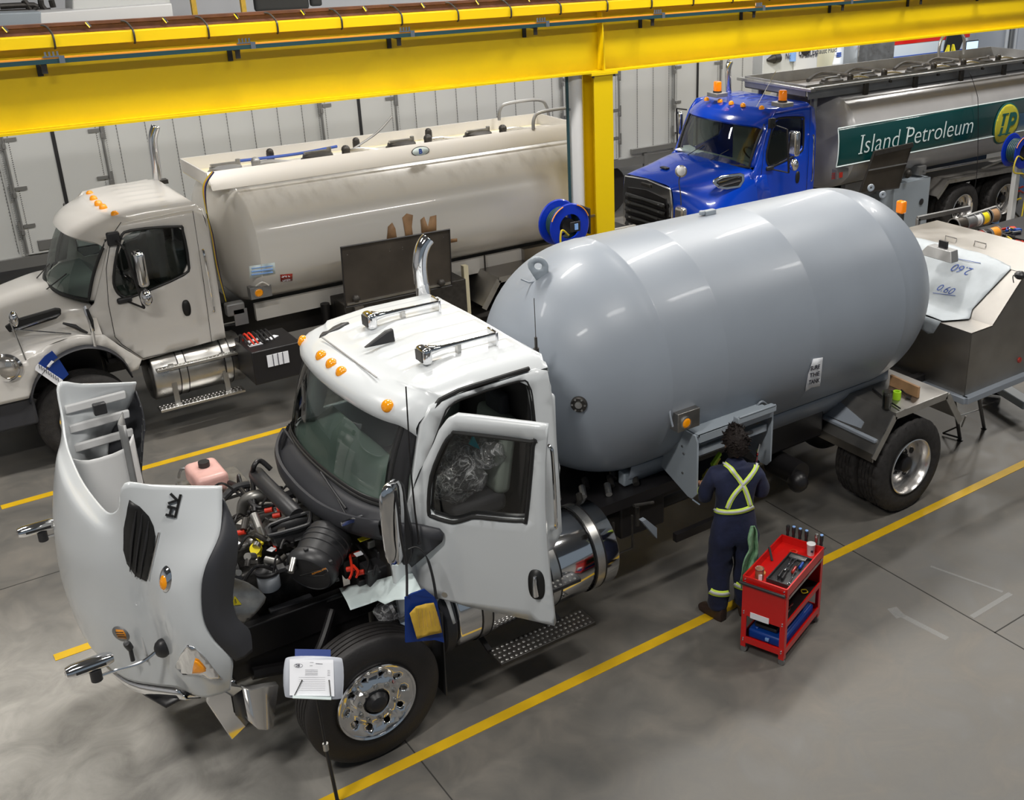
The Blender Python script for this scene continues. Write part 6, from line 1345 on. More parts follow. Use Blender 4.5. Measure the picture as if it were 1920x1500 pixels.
em = MB().panel([(ec.x + er * cos(2 * pi * i / 40), ec.z + er * sin(2 * pi * i / 40)) for i in range(40)], [], lambda x, z: V(x, B3.yat(z, .020), z), .06).build('round_emblem', 'logo_green', T3, thick=.002)
MB().panel([(ec.x + (er - .03) * cos(2 * pi * i / 40), ec.z + (er - .03) * sin(2 * pi * i / 40)) for i in range(40)], [], lambda x, z: V(x, B3.yat(z, .027), z), .06).build('emblem_face', 'logo_yellow', em, thick=.002)
for ch_, xo in (('I', -.22), ('P', -.02)):
    vs, fs = text(ch_, 1.0, shear=.12, bold=.03)
    MB().add([V(ec.x + xo + v[0] * .50, B3.yat(ec.z - .2 + v[1] * .58, .042), ec.z - .2 + v[1] * .58) for v in vs], fs).build('emblem_letters', 'logo_green', em, flat=True, thick=.003)
for u, z in ((-.19, -.19), (-.14, .20), (0.01, -.19)): MB().box((ec.x + u + .04, B3.yat(ec.z + z, .042), ec.z + z), (.20, .004, .025)).build('letter_serif', 'logo_green', em, flat=True)
q = A(1580, 326, 'y', 12.38); l3 = MB().box(q + V(0, .06, 0), (.28, .12, .17)).build('lamp_box', 'alu_matte', T3, bevel=.005); MB().box(q + V(-.05, -.005, -.01), (.07, .02, .09)).build('side_lamp', 'red_lens', l3)
for k in range(4): MB().box(V(B3.hit(1573, 300).x, B3.yat(1.62, .02), 1.70 - .03 * k), (.12, .004, .014)).build('warning_text', 'red_lens', T3, flat=True)
# open cabinet door, cabinet, fenders
L = [A(x, y, 'y', 12.05 + k) for x, y, k in ((1640, 284, .05), (1711, 268, .05), (1685, 352, .16), (1612, 362, .16))]
od = MB().prism(L, (.0, .03, 0)).build('cabinet_door', 'olive_dark', T3)
MB().tube(L, .015, n=6, closed=True).build('door_frame', 'dark_metal', od)
MB().beam(L[0].lerp(L[1], .0) + V(0, -.02, -.04), L[1] + V(0, -.02, -.04), .01, .06).build('door_latch_bar', 'dark_metal', od)
MB().beam(L[0].lerp(L[3], .45) + V(0, -.01, 0), L[1].lerp(L[2], .45) + V(0, -.01, 0), .008, .02).build('door_rib', 'alu_matte', od)
cx_ = A(1740, 330, 'y', 12.35); MB().box((cx_.x - .42, 12.72, .82), (1.0, .75, .95)).build('side_cabinet', 'grey_panel', T3, bevel=.01)
q = A(1727, 378, 'y', 12.34); MB().lathe([(.05, 0), (.06, .01), (.045, .015), (0, .01)], q, (0, -1, 0), 20).build('cabinet_lock', 'black_plastic', T3)
q = A(1703, 325, 'y', 12.3); MB().cyl(q, q + V(0, .2, 0), .09, n=20).ball(q, .07, 12).build('meter_register', 'dark_metal', T3)
MB().box(A(1722, 318, 'y', 12.5), (.2, .2, .16)).build('meter_head', 'alu_matte', T3)
fA = [A(x, y, 'y', 12.28) for x, y in ((1757, 369), (1778, 338), (1908, 314), (1921, 330))]
MB().grid([fA, [p + V(0, .8, 0) for p in fA]]).build('rear_fender', 'stainless', T3, thick=.012, flat=True)
for a, b in zip(fA, fA[1:]): MB().beam(a + V(0, -.01, -.03), b + V(0, -.01, -.03), .012, .07).build('fender_lip', 'brushed', T3)
MB().tube([A(1732, 322, 'y', 12.32), A(1920, 287, 'y', 12.32)], .025).build('hose_tube', 'brushed', T3)
MB().tube([A(1842, 316, 'y', 12.30), A(1905, 290, 'y', 12.30)], .018).build('tube_brace', 'brushed', T3)
MB().box((15.3, Y3 - .7, 1.2), (2.0, .1, .3)).build('tank_saddle', 'alu_matte', T3)
for i_ in range(2): MB().tube(cat([A(1812 + 2 * i_, 120, 'y', 12.9), A(1830, 170, 'y', 12.35), A(1834, 205, 'y', 12.28), A(1832, 320, 'y', 12.25), A(1822, 380, 'y', 12.2)], 4), .006, n=5).build('hanging_cord', 'frame_black', T3) if i_ == 0 else None
# ================================================================ the mechanic
from mathutils.bvhtree import BVHTree
def skin(nodes, edges, root, sub=2):
    "nodes: name -> (point, rx, ry); grown into one smooth surface and returned as a mesh"
    me = bpy.data.meshes.new('s'); idx = {k: i for i, k in enumerate(nodes)}
    me.from_pydata([nodes[k][0] for k in nodes], [(idx[a], idx[b]) for a, b in edges], [])
    o = bpy.data.objects.new('s', me); COL.objects.link(o); o.modifiers.new('k', 'SKIN'); m = o.modifiers.new('u', 'SUBSURF'); m.levels = sub; m.render_levels = sub
    for k, i in idx.items():
        sv = me.skin_vertices[0].data[i]; sv.radius = nodes[k][1:3]; sv.use_root = (k == root)
    dg = bpy.context.evaluated_depsgraph_get(); dg.update(); r = bpy.data.meshes.new_from_object(o.evaluated_get(dg))
    vs = [v.co.copy() for v in r.vertices]; fs = [tuple(p.vertices) for p in r.polygons]
    bpy.data.objects.remove(o); bpy.data.meshes.remove(me); bpy.data.meshes.remove(r)
    return vs, fs
BASE = V(5.505, 5.90, 0); FR = V(.87, -.49, 0); FF = V(.49, .87, 0)
def H(a, b, z): return BASE + FR * a + FF * b + V(0, 0, z)
per = thing('person', 'mechanic in navy coveralls with yellow crossed braces bent over the equipment cabinet', 'person', (5.505, 5.90, 0))
nd = {'pel': (H(0, -.01, .98), .13, .10), 'wai': (H(0, .0, 1.10), .12, .09), 'che': (H(0, .03, 1.32), .14, .10), 'nb': (H(.01, .06, 1.48), .055, .055), 'nk': (H(.015, .09, 1.56), .05, .052)}
ed = [('pel', 'wai'), ('wai', 'che'), ('che', 'nb'), ('nb', 'nk')]
for s, n_ in ((-1, 'l'), (1, 'r')):
    el = H(-.245, .05, 1.19) if s < 0 else H(.245, .04, 1.20); wr = H(-.22, .27, 1.17) if s < 0 else H(.15, .28, 1.20)
    nd |= {'sh' + n_: (H(s * .18, .03, 1.43), .055, .055), 'el' + n_: (el, .038, .038), 'wr' + n_: (wr, .026, .03), 'pa' + n_: (wr + FF * .06 + V(0, 0, .0), .036, .018)}
    ed += [('che', 'sh' + n_), ('sh' + n_, 'el' + n_), ('el' + n_, 'wr' + n_), ('wr' + n_, 'pa' + n_)]
    for k in range(4):
        b = wr + FF * .105 + FR * (-.027 + .018 * k); L = (.034, .040, .037, .028)[k]
        nd |= {f'f{n_}{k}a': (b, .0095, .0095), f'f{n_}{k}b': (b + FF * L + V(0, 0, -.012), .009, .009), f'f{n_}{k}c': (b + FF * L * 1.5 + V(0, 0, -.038), .0075, .0075)}
        ed += [('pa' + n_, f'f{n_}{k}a'), (f'f{n_}{k}a', f'f{n_}{k}b'), (f'f{n_}{k}b', f'f{n_}{k}c')]
    t0 = wr + FF * .035 + FR * (-s * .035); nd |= {'t' + n_ + 'a': (t0, .012, .012), 't' + n_ + 'b': (t0 + FF * .035 + FR * (-s * .015) + V(0, 0, -.02), .010, .010)}
    ed += [('pa' + n_, 't' + n_ + 'a'), ('t' + n_ + 'a', 't' + n_ + 'b')]
    nd |= {'hi' + n_: (H(s * .09, 0, .90), .085, .085), 'kn' + n_: (H(s * .11, .03, .50), .055, .06), 'an' + n_: (H(s * .12, .0 if s < 0 else .06, .10), .038, .045)}
    ed += [('pel', 'hi' + n_), ('hi' + n_, 'kn' + n_), ('kn' + n_, 'an' + n_)]
vs, fs = skin(nd, ed, 'pel')
bd = MB().add(vs, fs)
# head: oval with brow, nose, ears, chin; looking down into the cabinet
hc = H(.02, .125, 1.655); hf = (FF * .86 + V(0, 0, -.5)).normalized(); hu = (V(0, 0, .86) + FF * .5).normalized(); hr = FR
rows = []
for i in range(17):
    t = pi * i / 16; rw = []
    for j in range(24):
        p = 2 * pi * j / 24; x, y, z = sin(t) * cos(p) * .078, sin(t) * sin(p) * .098, cos(t) * .118
        if z < -.02: y += .02 * (-z / .1) * (1 if y > 0 else .3); x *= 1 + z * 1.2
        if y > .05 and abs(x) < .02 and -.035 < z < .02: y += .022 * (1 - abs(x) / .02) * (1 - abs(z + .015) / .04)
        if y > .06 and .02 < abs(x) < .045 and .0 < z < .03: y -= .008
        rw.append(hc + hr * x + hf * y + hu * z)
    rows.append(rw)
bd.grid(rows, cu=True)
body = bd.build('body', 'skin', per, ang=80)
for s in (-1, 1):
    e = hc + hr * (s * .080) + hf * -.005 + hu * -.005
    MB().grid([[e + hf * (.020 * k * cos(2 * pi * i / 14)) + hu * (.033 * k * sin(2 * pi * i / 14)) + hr * (s * o) for i in range(14)] for k, o in ((1, -.006), (1.05, .006), (.8, .012), (.3, .006))], cu=True).build('ear', 'skin', body)
    MB().ball(hc + hr * (s * .032) + hf * .088 + hu * .012, .010, 10).build('eye', 'paper', body)
MB().tube([hc + hr * (-.022) + hf * .098 + hu * -.055, hc + hf * .103 + hu * -.056, hc + hr * .022 + hf * .098 + hu * -.055], .005, n=6).build('mouth', 'red_lens', body)
random.seed(5); rows = []
for i in range(13):
    t = pi * i / 12 * .78; rw = []
    for j in range(28):
        p = 2 * pi * j / 28; q = random.uniform(-.007, .007) if i else 0; x, y, z = sin(t) * cos(p) * (.106 + q), sin(t) * sin(p) * (.122 + q), cos(t) * (.150 + q)
        if y > .03 and z < .055: z = .055 + (z - .055) * .2; y *= .93
        if abs(x) > .07 and z < -.0 and y > -.03: x *= .9
        if y < -.02 and z < -.02: y -= .002
        rw.append(hc + hr * x + hf * (y - .006) + hu * z)
    rows.append(rw)
hair = MB().grid(rows, cu=True)
for k in range(150):
    a = random.uniform(0, 2 * pi); t = random.uniform(.1, 2.1); d = hr * (sin(t) * cos(a)) + hf * (sin(t) * sin(a) * 1) + hu * cos(t)
    if sin(t) * sin(a) > .4 and cos(t) < .35: continue
    c = hc + hr * (sin(t) * cos(a) * .100) + hf * (sin(t) * sin(a) * .115 - .006) + hu * (cos(t) * .142); q = V(random.uniform(-1, 1), random.uniform(-1, 1), random.uniform(-.6, 1)).normalized() * .03
    hair.tube([c, c + d * .014 + q * .5, c + d * .018 + q], [.011, .008, .002], n=5)
hair.build('hair', 'hair', body, ang=70)
MB().tube([hc + hr * -.084 + hf * .0 + hu * .03, hc + hr * -.08 + hf * -.06 + hu * .028, hc + hf * -.112 + hu * .03, hc + hr * .08 + hf * -.06 + hu * .028, hc + hr * .086 + hu * .03], .004, n=6).build('glasses_strap', 'black_plastic', body)
# coveralls
cd2 = {'pel': (H(0, -.02, .97), .205, .150), 'wai': (H(0, .0, 1.09), .175, .125), 'mid': (H(0, .005, 1.20), .180, .125), 'che': (H(0, .025, 1.34), .190, .125), 'nb': (H(.01, .06, 1.475), .095, .085), 'col': (H(.014, .085, 1.555), .072, .072)}
ce = [('pel', 'wai'), ('wai', 'mid'), ('mid', 'che'), ('che', 'nb'), ('nb', 'col')]
for s, n_ in ((-1, 'l'), (1, 'r')):
    el = H(-.255, .05, 1.18) if s < 0 else H(.255, .04, 1.19); wr = H(-.225, .26, 1.17) if s < 0 else H(.155, .27, 1.20)
    cd2 |= {'sh' + n_: (H(s * .185, .03, 1.42), .085, .085), 'ua' + n_: (H(s * .235, .04, 1.30), .072, .075), 'el' + n_: (el, .062, .064), 'wr' + n_: (wr, .046, .046)}
    ce += [('che', 'sh' + n_), ('sh' + n_, 'ua' + n_), ('ua' + n_, 'el' + n_), ('el' + n_, 'wr' + n_)]
    yk = -.0 if s < 0 else .05
    cd2 |= {'hi' + n_: (H(s * .098, -.01, .86), .130, .135), 'th' + n_: (H(s * .112, .0, .68), .116, .126), 'kn' + n_: (H(s * .116, .02, .50), .106, .112), 'ca' + n_: (H(s * .120, yk * .5, .30), .100, .108), 'an' + n_: (H(s * .122, yk, .13), .090, .096), 'an2' + n_: (H(s * .122, yk, .095), .086, .09)}
    ce += [('pel', 'hi' + n_), ('hi' + n_, 'th' + n_), ('th' + n_, 'kn' + n_), ('kn' + n_, 'ca' + n_), ('ca' + n_, 'an' + n_), ('an' + n_, 'an2' + n_)]
cvs, cfs = skin(cd2, ce, 'pel')
random.seed(11)
from mathutils import noise as NZ
cvs = [v + V(NZ.noise(v * 9), NZ.noise(v * 9 + V(7, 3, 1)), NZ.noise(V(v.x * 5, v.y * 5, v.z * 16))) * .018 for v in cvs]
suit = MB().add(cvs, cfs).build('coveralls', 'navy_cloth', per, ang=80)
tree = BVHTree.FromPolygons(cvs, cfs)
def ons(px, py, o=.007):
    r = (RT * ((px - PCX) / FPX) + DN * ((py - PCY) / FPX) + FW).normalized(); h = tree.ray_cast(CAM, r)
    if h[0] is None: return None
    n = h[1] if h[1].dot(r) < 0 else -h[1]
    return h[0] + n * o
def strap(nm, pts, w, mt, o):
    P = cat([(a, b, 0) for a, b in pts], 5); rows = []
    for i, p in enumerate(P):
        d = (P[min(i + 1, len(P) - 1)] - P[max(i - 1, 0)]).normalized(); q = V(-d.y, d.x, 0)
        r = [ons(*(p + q * (w * k / 2)).xy, o) for k in (-1, -.33, .33, 1)]
        if all(r): rows.append(r)
    return MB().grid(rows).build(nm, mt, suit, thick=.004, ang=80) if len(rows) > 1 else None
SA = [(1347, 870), (1357, 869), (1368, 877), (1379, 890), (1389, 903), (1396, 916), (1401, 930), (1406, 948)]
SB = [(1419, 866), (1416, 879), (1405, 895), (1391, 911), (1379, 924), (1370, 938), (1364, 953)]
BE = [(1339, 952), (1347, 958), (1368, 960), (1392, 957), (1411, 949), (1416, 944)]
LB1 = [(1332, 1107), (1340, 1111), (1352, 1113), (1364, 1112), (1373, 1109)]; LB2 = [(1378, 1094), (1388, 1099), (1398, 1101), (1408, 1098)]
for nm, L, w in (('brace_strap', SA, 9.5), ('brace_strap', SB, 9.5), ('belt_band', BE, 9.5), ('leg_band', LB1, 11), ('leg_band', LB2, 11)):
    strap(nm, L, w, 'hivis', .007); strap('reflective_tape', L, w * .42, 'silver_tape', .012)
cu_ = H(-.222, .215, 1.171)
MB().lathe([(.056, -.02), (.062, 0), (.056, .02)], cu_, FF, 16).build('cuff_band', 'hivis', suit)
for s in (-1, 1):
    d = (FF * .8 + FR * (-.55 if s < 0 else .1)).normalized(); sd = V(d.y, -d.x, 0); c = H(s * .12, -.0 if s < 0 else .05, 0); rows = []
    for t, w_, h0, h1 in ((-.075, .02, .015, .15), (-.07, .038, .004, .17), (-.03, .045, .0, .19), (.03, .045, .0, .17), (.07, .046, .0, .11), (.13, .050, .0, .085), (.19, .046, .002, .07), (.225, .02, .01, .04)):
        rows.append([c + d * t + sd * (w_ * a) + V(0, 0, h0 + (h1 - h0) * b) for a, b in ((-1, .15), (-1.05, .5), (-.8, .85), (0, 1), (.8, .85), (1.05, .5), (1, .15), (.9, 0), (-.9, 0))])
    bt_ = MB().grid(rows, cu=True); n = 9; bt_.add(rows[0], [tuple(range(n))]).add(rows[-1], [tuple(range(n))]); bt_.build('boot', 'boot', per, ang=60)
# green rag hanging from the back pocket
rg = tag(MB().grid(refine([[A(px + k * 7 + 1.5 * sin(py * .1 + k * 2), py, 'y', 5.66 + .012 * sin(k * 2.6 + py * .06)) for k in (-1.0, -.35, .35, 1.0)] if False else [A(cx + w * k, py, 'y', 5.68 - .02 * abs(k) + .022 * sin(k * 4 + py * .05)) for k in (-1, -.6, -.2, .2, .6, 1)] for cx, w, py in ((1411, 3, 986), (1412, 7, 996), (1411, 9, 1012), (1413, 9, 1030), (1408, 11, 1046), (1404, 11, 1060), (1400, 9, 1076), (1396, 7, 1090), (1393, 3, 1104))], 2, 3)).build('rag', 'sage_cloth', None, thick=.008, ang=80),
    'pale green rag hanging from the back pocket of the mechanic', 'rag')
# ================================================================ tool cart and what lies on it
CZ = radians(20.5); CC = V(5.66, 5.435, 0)
cart = thing('tool_cart', 'red three-tier tool cart standing beside the mechanic on the yellow line', 'cart', CC, None, CZ)
def CB(m, nm, mt, par=cart, **k): return m.build(nm, mt, par, world=False, **k)
LX, LY = .37, .195
CB(MB().box((0, 0, .68), (2 * LX, 2 * LY, .012)).box((-LX, 0, .715), (.012, 2 * LY, .08)).box((LX, 0, .715), (.012, 2 * LY, .08)).box((0, LY, .715), (2 * LX, .012, .08)).box((0, -LY, .715), (2 * LX, .012, .08)), 'top_tray', 'red_paint')
CB(MB().box((0, 0, .11), (2 * LX, 2 * LY, .012)).box((-LX, 0, .135), (.012, 2 * LY, .06)).box((LX, 0, .135), (.012, 2 * LY, .06)).box((0, LY, .135), (2 * LX, .012, .06)).box((0, -LY, .135), (2 * LX, .012, .06)), 'bottom_shelf', 'red_paint')
CB(MB().box((0, 0, .385), (2 * LX - .01, 2 * LY - .01, .012)), 'shelf_plane', 'frame_black')  # plane of the middle shelf, coloured black like the drawer back
CB(MB().box((0, -LY, .40), (2 * LX, .012, .05)).box((0, LY, .40), (2 * LX, .012, .05)), 'middle_shelf', 'red_paint')
CB(MB().box((-LX - .004, 0, .54), (.008, 2 * LY - .02, .32)), 'end_panel', 'red_paint', flat=True)
CB(MB().box((LX + .004, 0, .54), (.008, 2 * LY - .02, .32)), 'end_panel', 'red_paint', flat=True)
CB(MB().box((0, LY - .02, .54), (2 * LX - .03, .01, .28)), 'drawer_back', 'frame_black', flat=True)
CB(MB().cyl((-LX - .03, -LY, .70), (-LX - .03, LY + .02, .70), .014, n=12), 'push_handle', 'black_plastic')
CB(MB().box((-LX - .010, .03, .40), (.004, .17, .055)), 'plate_label', 'paper', flat=True)
CB(MB().box((.0, -LY - .008, .655), (2 * LX - .06, .01, .016)), 'drawer_rail', 'brushed')
for a, b in ((-1, -1), (-1, 1), (1, -1), (1, 1)):
    lg = CB(MB().box((a * LX, b * (LY - .02), .37), (.008, .045, .62)).box((a * (LX - .02), b * LY, .37), (.045, .008, .62)), 'leg', 'red_paint', flat=True)
    CB(MB().cyl((a * (LX - .02), b * (LY - .02), .10), (a * (LX - .02), b * (LY - .02), .05), .012, n=10).cyl((a * (LX - .02) - .012, b * (LY - .02), .028), (a * (LX - .02) + .012, b * (LY - .02), .028), .028, n=18), 'caster', 'alu_matte')
    for z in (.13, .15, .40, .42, .70, .73): CB(MB().ball((a * (LX + .009), b * (LY - .02), z), .008, 8), 'corner_bolt', 'chrome', lg)
def CW(u, v, z): return CC + V(u * cos(CZ) - v * sin(CZ), u * sin(CZ) + v * cos(CZ), z)
def cthing(nm, lab, ct, u, v, z, group=None, rz=0): return thing(nm, lab, ct, CW(u, v, z), group, CZ + rz)
# can
c = cthing('tin_can', 'brown labelled tin can standing on the cart tray near the rag', 'can', -.255, .105, .686)
CB(MB().lathe([(0, 0), (.036, 0), (.037, .004), (.037, .10), (.034, .104), (.031, .100), (0, .100)], (0, 0, 0), (0, 0, 1), 28), 'can_body', 'can_label', c)
CB(MB().lathe([(.0372, .092), (.039, .098), (.037, .104), (.033, .102)], (0, 0, 0), (0, 0, 1), 28, closed=True), 'can_rim', 'brushed', c)
CB(MB().box((-.03, -.022, .04), (.012, .03, .05)), 'label_patch', 'paper', c, flat=True)
c = cthing('tape_roll', 'orange lid lying behind the tin can on the red tray', 'lid', -.175, .125, .686)
CB(MB().lathe([(0, 0), (.036, 0), (.036, .014), (.030, .018), (0, .018)], (0, 0, 0), (0, 0, 1), 28), 'disc', 'orange_bar', c); c.name = 'orange_lid'
c = cthing('paper_cup', 'white paper cup standing at the far corner of the red cart', 'cup', .31, -.105, .686)
CB(MB().lathe([(0, 0), (.030, 0), (.037, .105), (.039, .108), (.036, .108), (.034, .103), (0, .103)], (0, 0, 0), (0, 0, 1), 28), 'cup_body', 'pipe_white', c)
CB(MB().box((-.026, -.022, .05), (.01, .02, .02)), 'cup_mark', 'ink', c)
c = cthing('cord_plug', 'small red ring with a black hole on the cart tray', 'ring', .255, .03, .686)
CB(MB().lathe([(.022, 0), (.036, 0), (.038, .014), (.022, .016)], (0, 0, 0), (0, 0, 1), 24, closed=True), 'ring_body', 'red_plastic', c); c.name = 'red_ring'
c = cthing('steel_bar', 'black steel bar leaning inside the red tray', 'bar', .04, .13, .69)
CB(MB().beam((0, 0, .0), (.06, .06, .085), .018, .01), 'flat_bar', 'frame_black', c)
tt = cthing('tool_tray', 'black plastic tray full of wrenches lying on top of the red cart', 'tray', -.03, -.07, .686)
CB(MB().box((0, 0, .006), (.46, .21, .008)).box((-.23, 0, .02), (.01, .21, .036)).box((.23, 0, .02), (.01, .21, .036)).box((0, .105, .02), (.47, .01, .036)).box((0, -.105, .02), (.47, .01, .036)), 'tray_body', 'black_plastic', tt, bevel=.003)
CB(MB().box((.20, .02, .025), (.05, .15, .012)), 'foil_packet', 'brushed', tt)
def wrench(u, v, L, ang, mt, lab, gp=None):
    w_ = cthing('wrench', lab, 'wrench', u, v, .702, gp, ang)
    CB(MB().box((0, 0, .008), (L, .012, .006)), 'shank', mt, w_, bevel=.002)
    CB(MB().lathe([(.008, -.005), (.017, -.005), (.017, .005), (.008, .005)], (L / 2, 0, .008), (0, 0, 1), 16, closed=True), 'ring_end', mt, w_)
    CB(MB().box((-L / 2, .010, .008), (.026, .009, .008)).box((-L / 2, -.010, .008), (.026, .009, .008)).box((-L / 2 + .016, 0, .008), (.012, .026, .008)), 'open_end', mt, w_, bevel=.002)
wrench(.04, -.02, .20, .12, 'chrome', 'longest chrome wrench lying at the far side of the tray')
wrench(.05, -.045, .17, .05, 'chrome', 'chrome wrench beside the longest one in the black tray')
wrench(-.13, -.13, .18, .18, 'chrome', 'chrome wrench at the near edge of the black tray')
wrench(.08, -.10, .14, -.1, 'dark_metal', 'dark short wrench in the middle of the black tray')
def driver(u, v, mt, lab, nm='screwdriver', L=.10, cap='light_blue', rz=.1, par_z=.702):
    d = cthing(nm, lab, nm.replace('_', ' '), u, v, par_z, None, rz)
    CB(MB().lathe([(0, 0), (.012, .004), (.014, .03), (.012, .06), (.013, .09), (0, .094)], (-.05, 0, .014), (1, 0, 0), 12), 'handle', mt, d)
    CB(MB().cyl((.04, 0, .014), (.04 + L, 0, .014), .004, n=8), 'blade', 'chrome', d)
driver(-.14, -.03, 'black_plastic', 'black-handled screwdriver lying at the left end of the tray')
driver(-.15, -.065, 'black_plastic', 'black-handled screwdriver next to the first in the tray', L=.08)
driver(-.02, -.10, 'red_lens', 'dark red screwdriver in the middle of the tray', L=.07)
driver(.07, -.125, 'blue_plastic', 'blue-handled screwdriver at the right side of the tray', L=.04)
CBX = .405
rk = CB(MB().box((LX + .03, 0, .72), (.05, 2 * LY, .008)), 'driver_rack', 'black_plastic')
labs = ['first standing driver handle at the rear rack, nearest the tray corner with bolts', 'second standing black driver in the rack, blue cap', 'third standing black driver in the rack, blue cap', 'fourth standing black driver with blue cap, before the chrome bit', 'fifth standing slim chrome driver in the rack', 'last standing driver at the near end of the rack, blue cap']
for k, v in enumerate((.155, .10, .04, -.02, -.115, -.16)):
    d = cthing('screwdriver', labs[k], 'screwdriver', LX + .03, v, .60)
    mt = 'brushed' if k == 4 else 'black_plastic'
    CB(MB().cyl((0, 0, 0), (0, 0, .14), .004, n=8), 'blade', 'chrome', d)
    hdl = CB(MB().lathe([(.008, .14), (.015, .15), (.013, .175), (.017, .20), (.018, .235), (.014, .245)], (0, 0, 0), (0, 0, 1), 14), 'handle', mt, d)
    if k not in (0, 4): CB(MB().lathe([(.014, .243), (.014, .252), (0, .254)], (0, 0, 0), (0, 0, 1), 14), 'cap', 'light_blue', hdl)
# things on the lower shelves
c = cthing('tool_case', 'blue plastic tool case lying on the bottom shelf of the cart', 'case', .0, .0, .117)
CB(MB().box((0, 0, .045), (.62, .33, .09)), 'case_shell', 'blue_plastic', c, bevel=.02, bseg=3)
CB(MB().box((0, -.13, .098), (.52, .03, .02)).box((0, .10, .096), (.56, .03, .014)), 'case_ridge', 'blue_plastic', c, bevel=.008)
CB(MB().box((-.318, -.02, .05), (.02, .035, .03)), 'case_latch', 'light_blue', c, bevel=.004)
c = cthing('socket_tray', 'black socket tray lying on the blue case', 'tray', -.12, .02, .222)
CB(MB().box((0, 0, .015), (.30, .20, .03)), 'tray_body', 'black_plastic', c, bevel=.005)
for k in range(5): CB(MB().cyl((-.10 + .05 * k, -.03, .03), (-.10 + .05 * k, -.03, .045), .012, n=12), 'socket', 'chrome', c)
c = cthing('impact_gun', 'dark air gun lying on the middle shelf of the cart', 'air gun', -.28, -.10, .393)
CB(MB().cyl((-.06, 0, .04), (.07, 0, .04), .032, n=16).box((-.02, -.0, .02), (.04, .04, .04)), 'gun_body', 'dark_metal', c, bevel=.004)
CB(MB().cyl((.07, 0, .04), (.10, 0, .04), .014, n=10), 'gun_anvil', 'chrome', c)
c = cthing('pliers', 'pliers with chrome jaws on the middle shelf', 'pliers', -.12, -.12, .395)
CB(MB().tube(cat([(-.10, .02, .01), (-.03, .012, .01), (.03, -.004, .01), (.07, .0, .01)], 3), .008).tube(cat([(-.10, -.02, .01), (-.03, -.012, .01), (.03, .004, .01), (.07, .004, .01)], 3), .008), 'plier_arms', 'chrome', c)
c = cthing('yellow_clamp', 'yellow looped clamp on the middle shelf of the cart', 'clamp', .16, -.13, .395)
CB(MB().tube(cat([(-.03, 0, .01), (0, .03, .012), (.03, 0, .01), (0, -.03, .012)], 4, True), .005, n=6, closed=True), 'loop', 'yellow_plastic', c)
# ================================================================ paperwork holder on its post
st = thing('document_stand', 'clear paper holder on a thin post in front of the front wheel', 'stand', (1.84, 5.94, 0))
C0 = A(588, 1271, 'z', 1.20); nrm = (CAM - C0).normalized(); nrm = (nrm + V(0, 0, .15)).normalized()
def SP(px, py, o=0): return AP(px, py, C0 + nrm * o, nrm)
pl_ = [SP(px, py) for px, py in [(p.x, p.y) for p in cat([(548, 1231, 0), (628, 1232, 0), (643, 1243, 0), (643, 1298, 0), (632, 1311, 0), (548, 1309, 0), (533, 1298, 0), (533, 1245, 0)], 4, True)]]
plate = MB().add(pl_, [tuple(range(len(pl_)))]).build('clear_plate', 'frosted', st, thick=.006)
MB().prism([SP(x, y, -.004) for x, y in ((553, 1217), (620, 1218), (620, 1262), (553, 1262))], nrm * .006).build('blue_folder', 'blue_vinyl', plate, flat=True)
ps = MB().prism([SP(x, y, .010) for x, y in ((543, 1236), (625, 1237), (627, 1306), (543, 1304))], nrm * .004).build('paper_stack', 'paper', plate, flat=True)
ps = MB().prism([SP(x, y, .016) for x, y in ((543, 1240), (622, 1242), (625, 1305), (543, 1304))], nrm * .002).build('work_order', 'paper', plate, flat=True)
def line(L, o=.021, r=.0008, mt='ink', nm='print_line'): MB().tube([SP(x, y, o) for x, y in L], r, n=4).build(nm, mt, ps)
for y in (1256, 1259, 1262, 1265): line([(572, y), (572 + 18 + (y % 3) * 3, y)])
for y in range(1270, 1296, 4): line([(560, y), (610, y)], r=.0005)
for y in (1257, 1260, 1263, 1266): line([(614, y), (619, y)])
line([(581, 1242), (588, 1242)]); line([(581, 1248), (586, 1248)]); line([(592, 1244), (605, 1245)], r=.0014)
MB().tube([SP(559.5 + 8 * cos(t), 1248 + 3.6 * sin(t), .021) for t in [2 * pi * i / 20 for i in range(20)]], .0009, n=4, closed=True).build('logo_oval', 'ink', ps)
a = SP(554.5, 1250, .021); b = SP(565, 1250, .021); up_ = (SP(554.5, 1244, .021) - a)
put_text('DJB', lambda x, y: a + (b - a) * (x / 2.1) + up_ * (y / .9), 'logo_letters', 'ink', ps, bold=.02, thick=.0008)
for L in ([(566, 1276), (552, 1304)], [(617, 1276), (620, 1305)]): MB().tube([SP(x, y, .03) for x, y in L], .003, n=6).ball(SP(*L[0], .03), .005, 8).build('wire_clip', 'dark_metal', plate)
MB().prism([SP(x, y, .0) for x, y in ((549, 1305), (621, 1308), (621, 1313), (549, 1310))], nrm * .04).build('paper_ledge', 'sheet_white', plate)
pt_ = V(1.735, 5.79, 1.08); pb = V(1.845, 5.945, 0.0); pm = V(1.79, 5.86, .60)
MB().tube([pb, pm], .013, n=14).build('lower_post', 'frame_black', st)
MB().tube([pm, C0 - nrm * .02 + V(0, 0, -.08), C0 - nrm * .01], .009, n=10).build('upper_post', 'frame_black', st)
MB().cyl(pm + V(0, 0, -.02), pm + V(0, 0, .035), .019, n=16).build('clamp_collar', 'brushed', st)
MB().lathe([(0, 0), (.035, 0), (.035, .01), (.018, .03), (0, .03)], pb, (0, 0, 1), 20).build('base', 'frame_black', st)
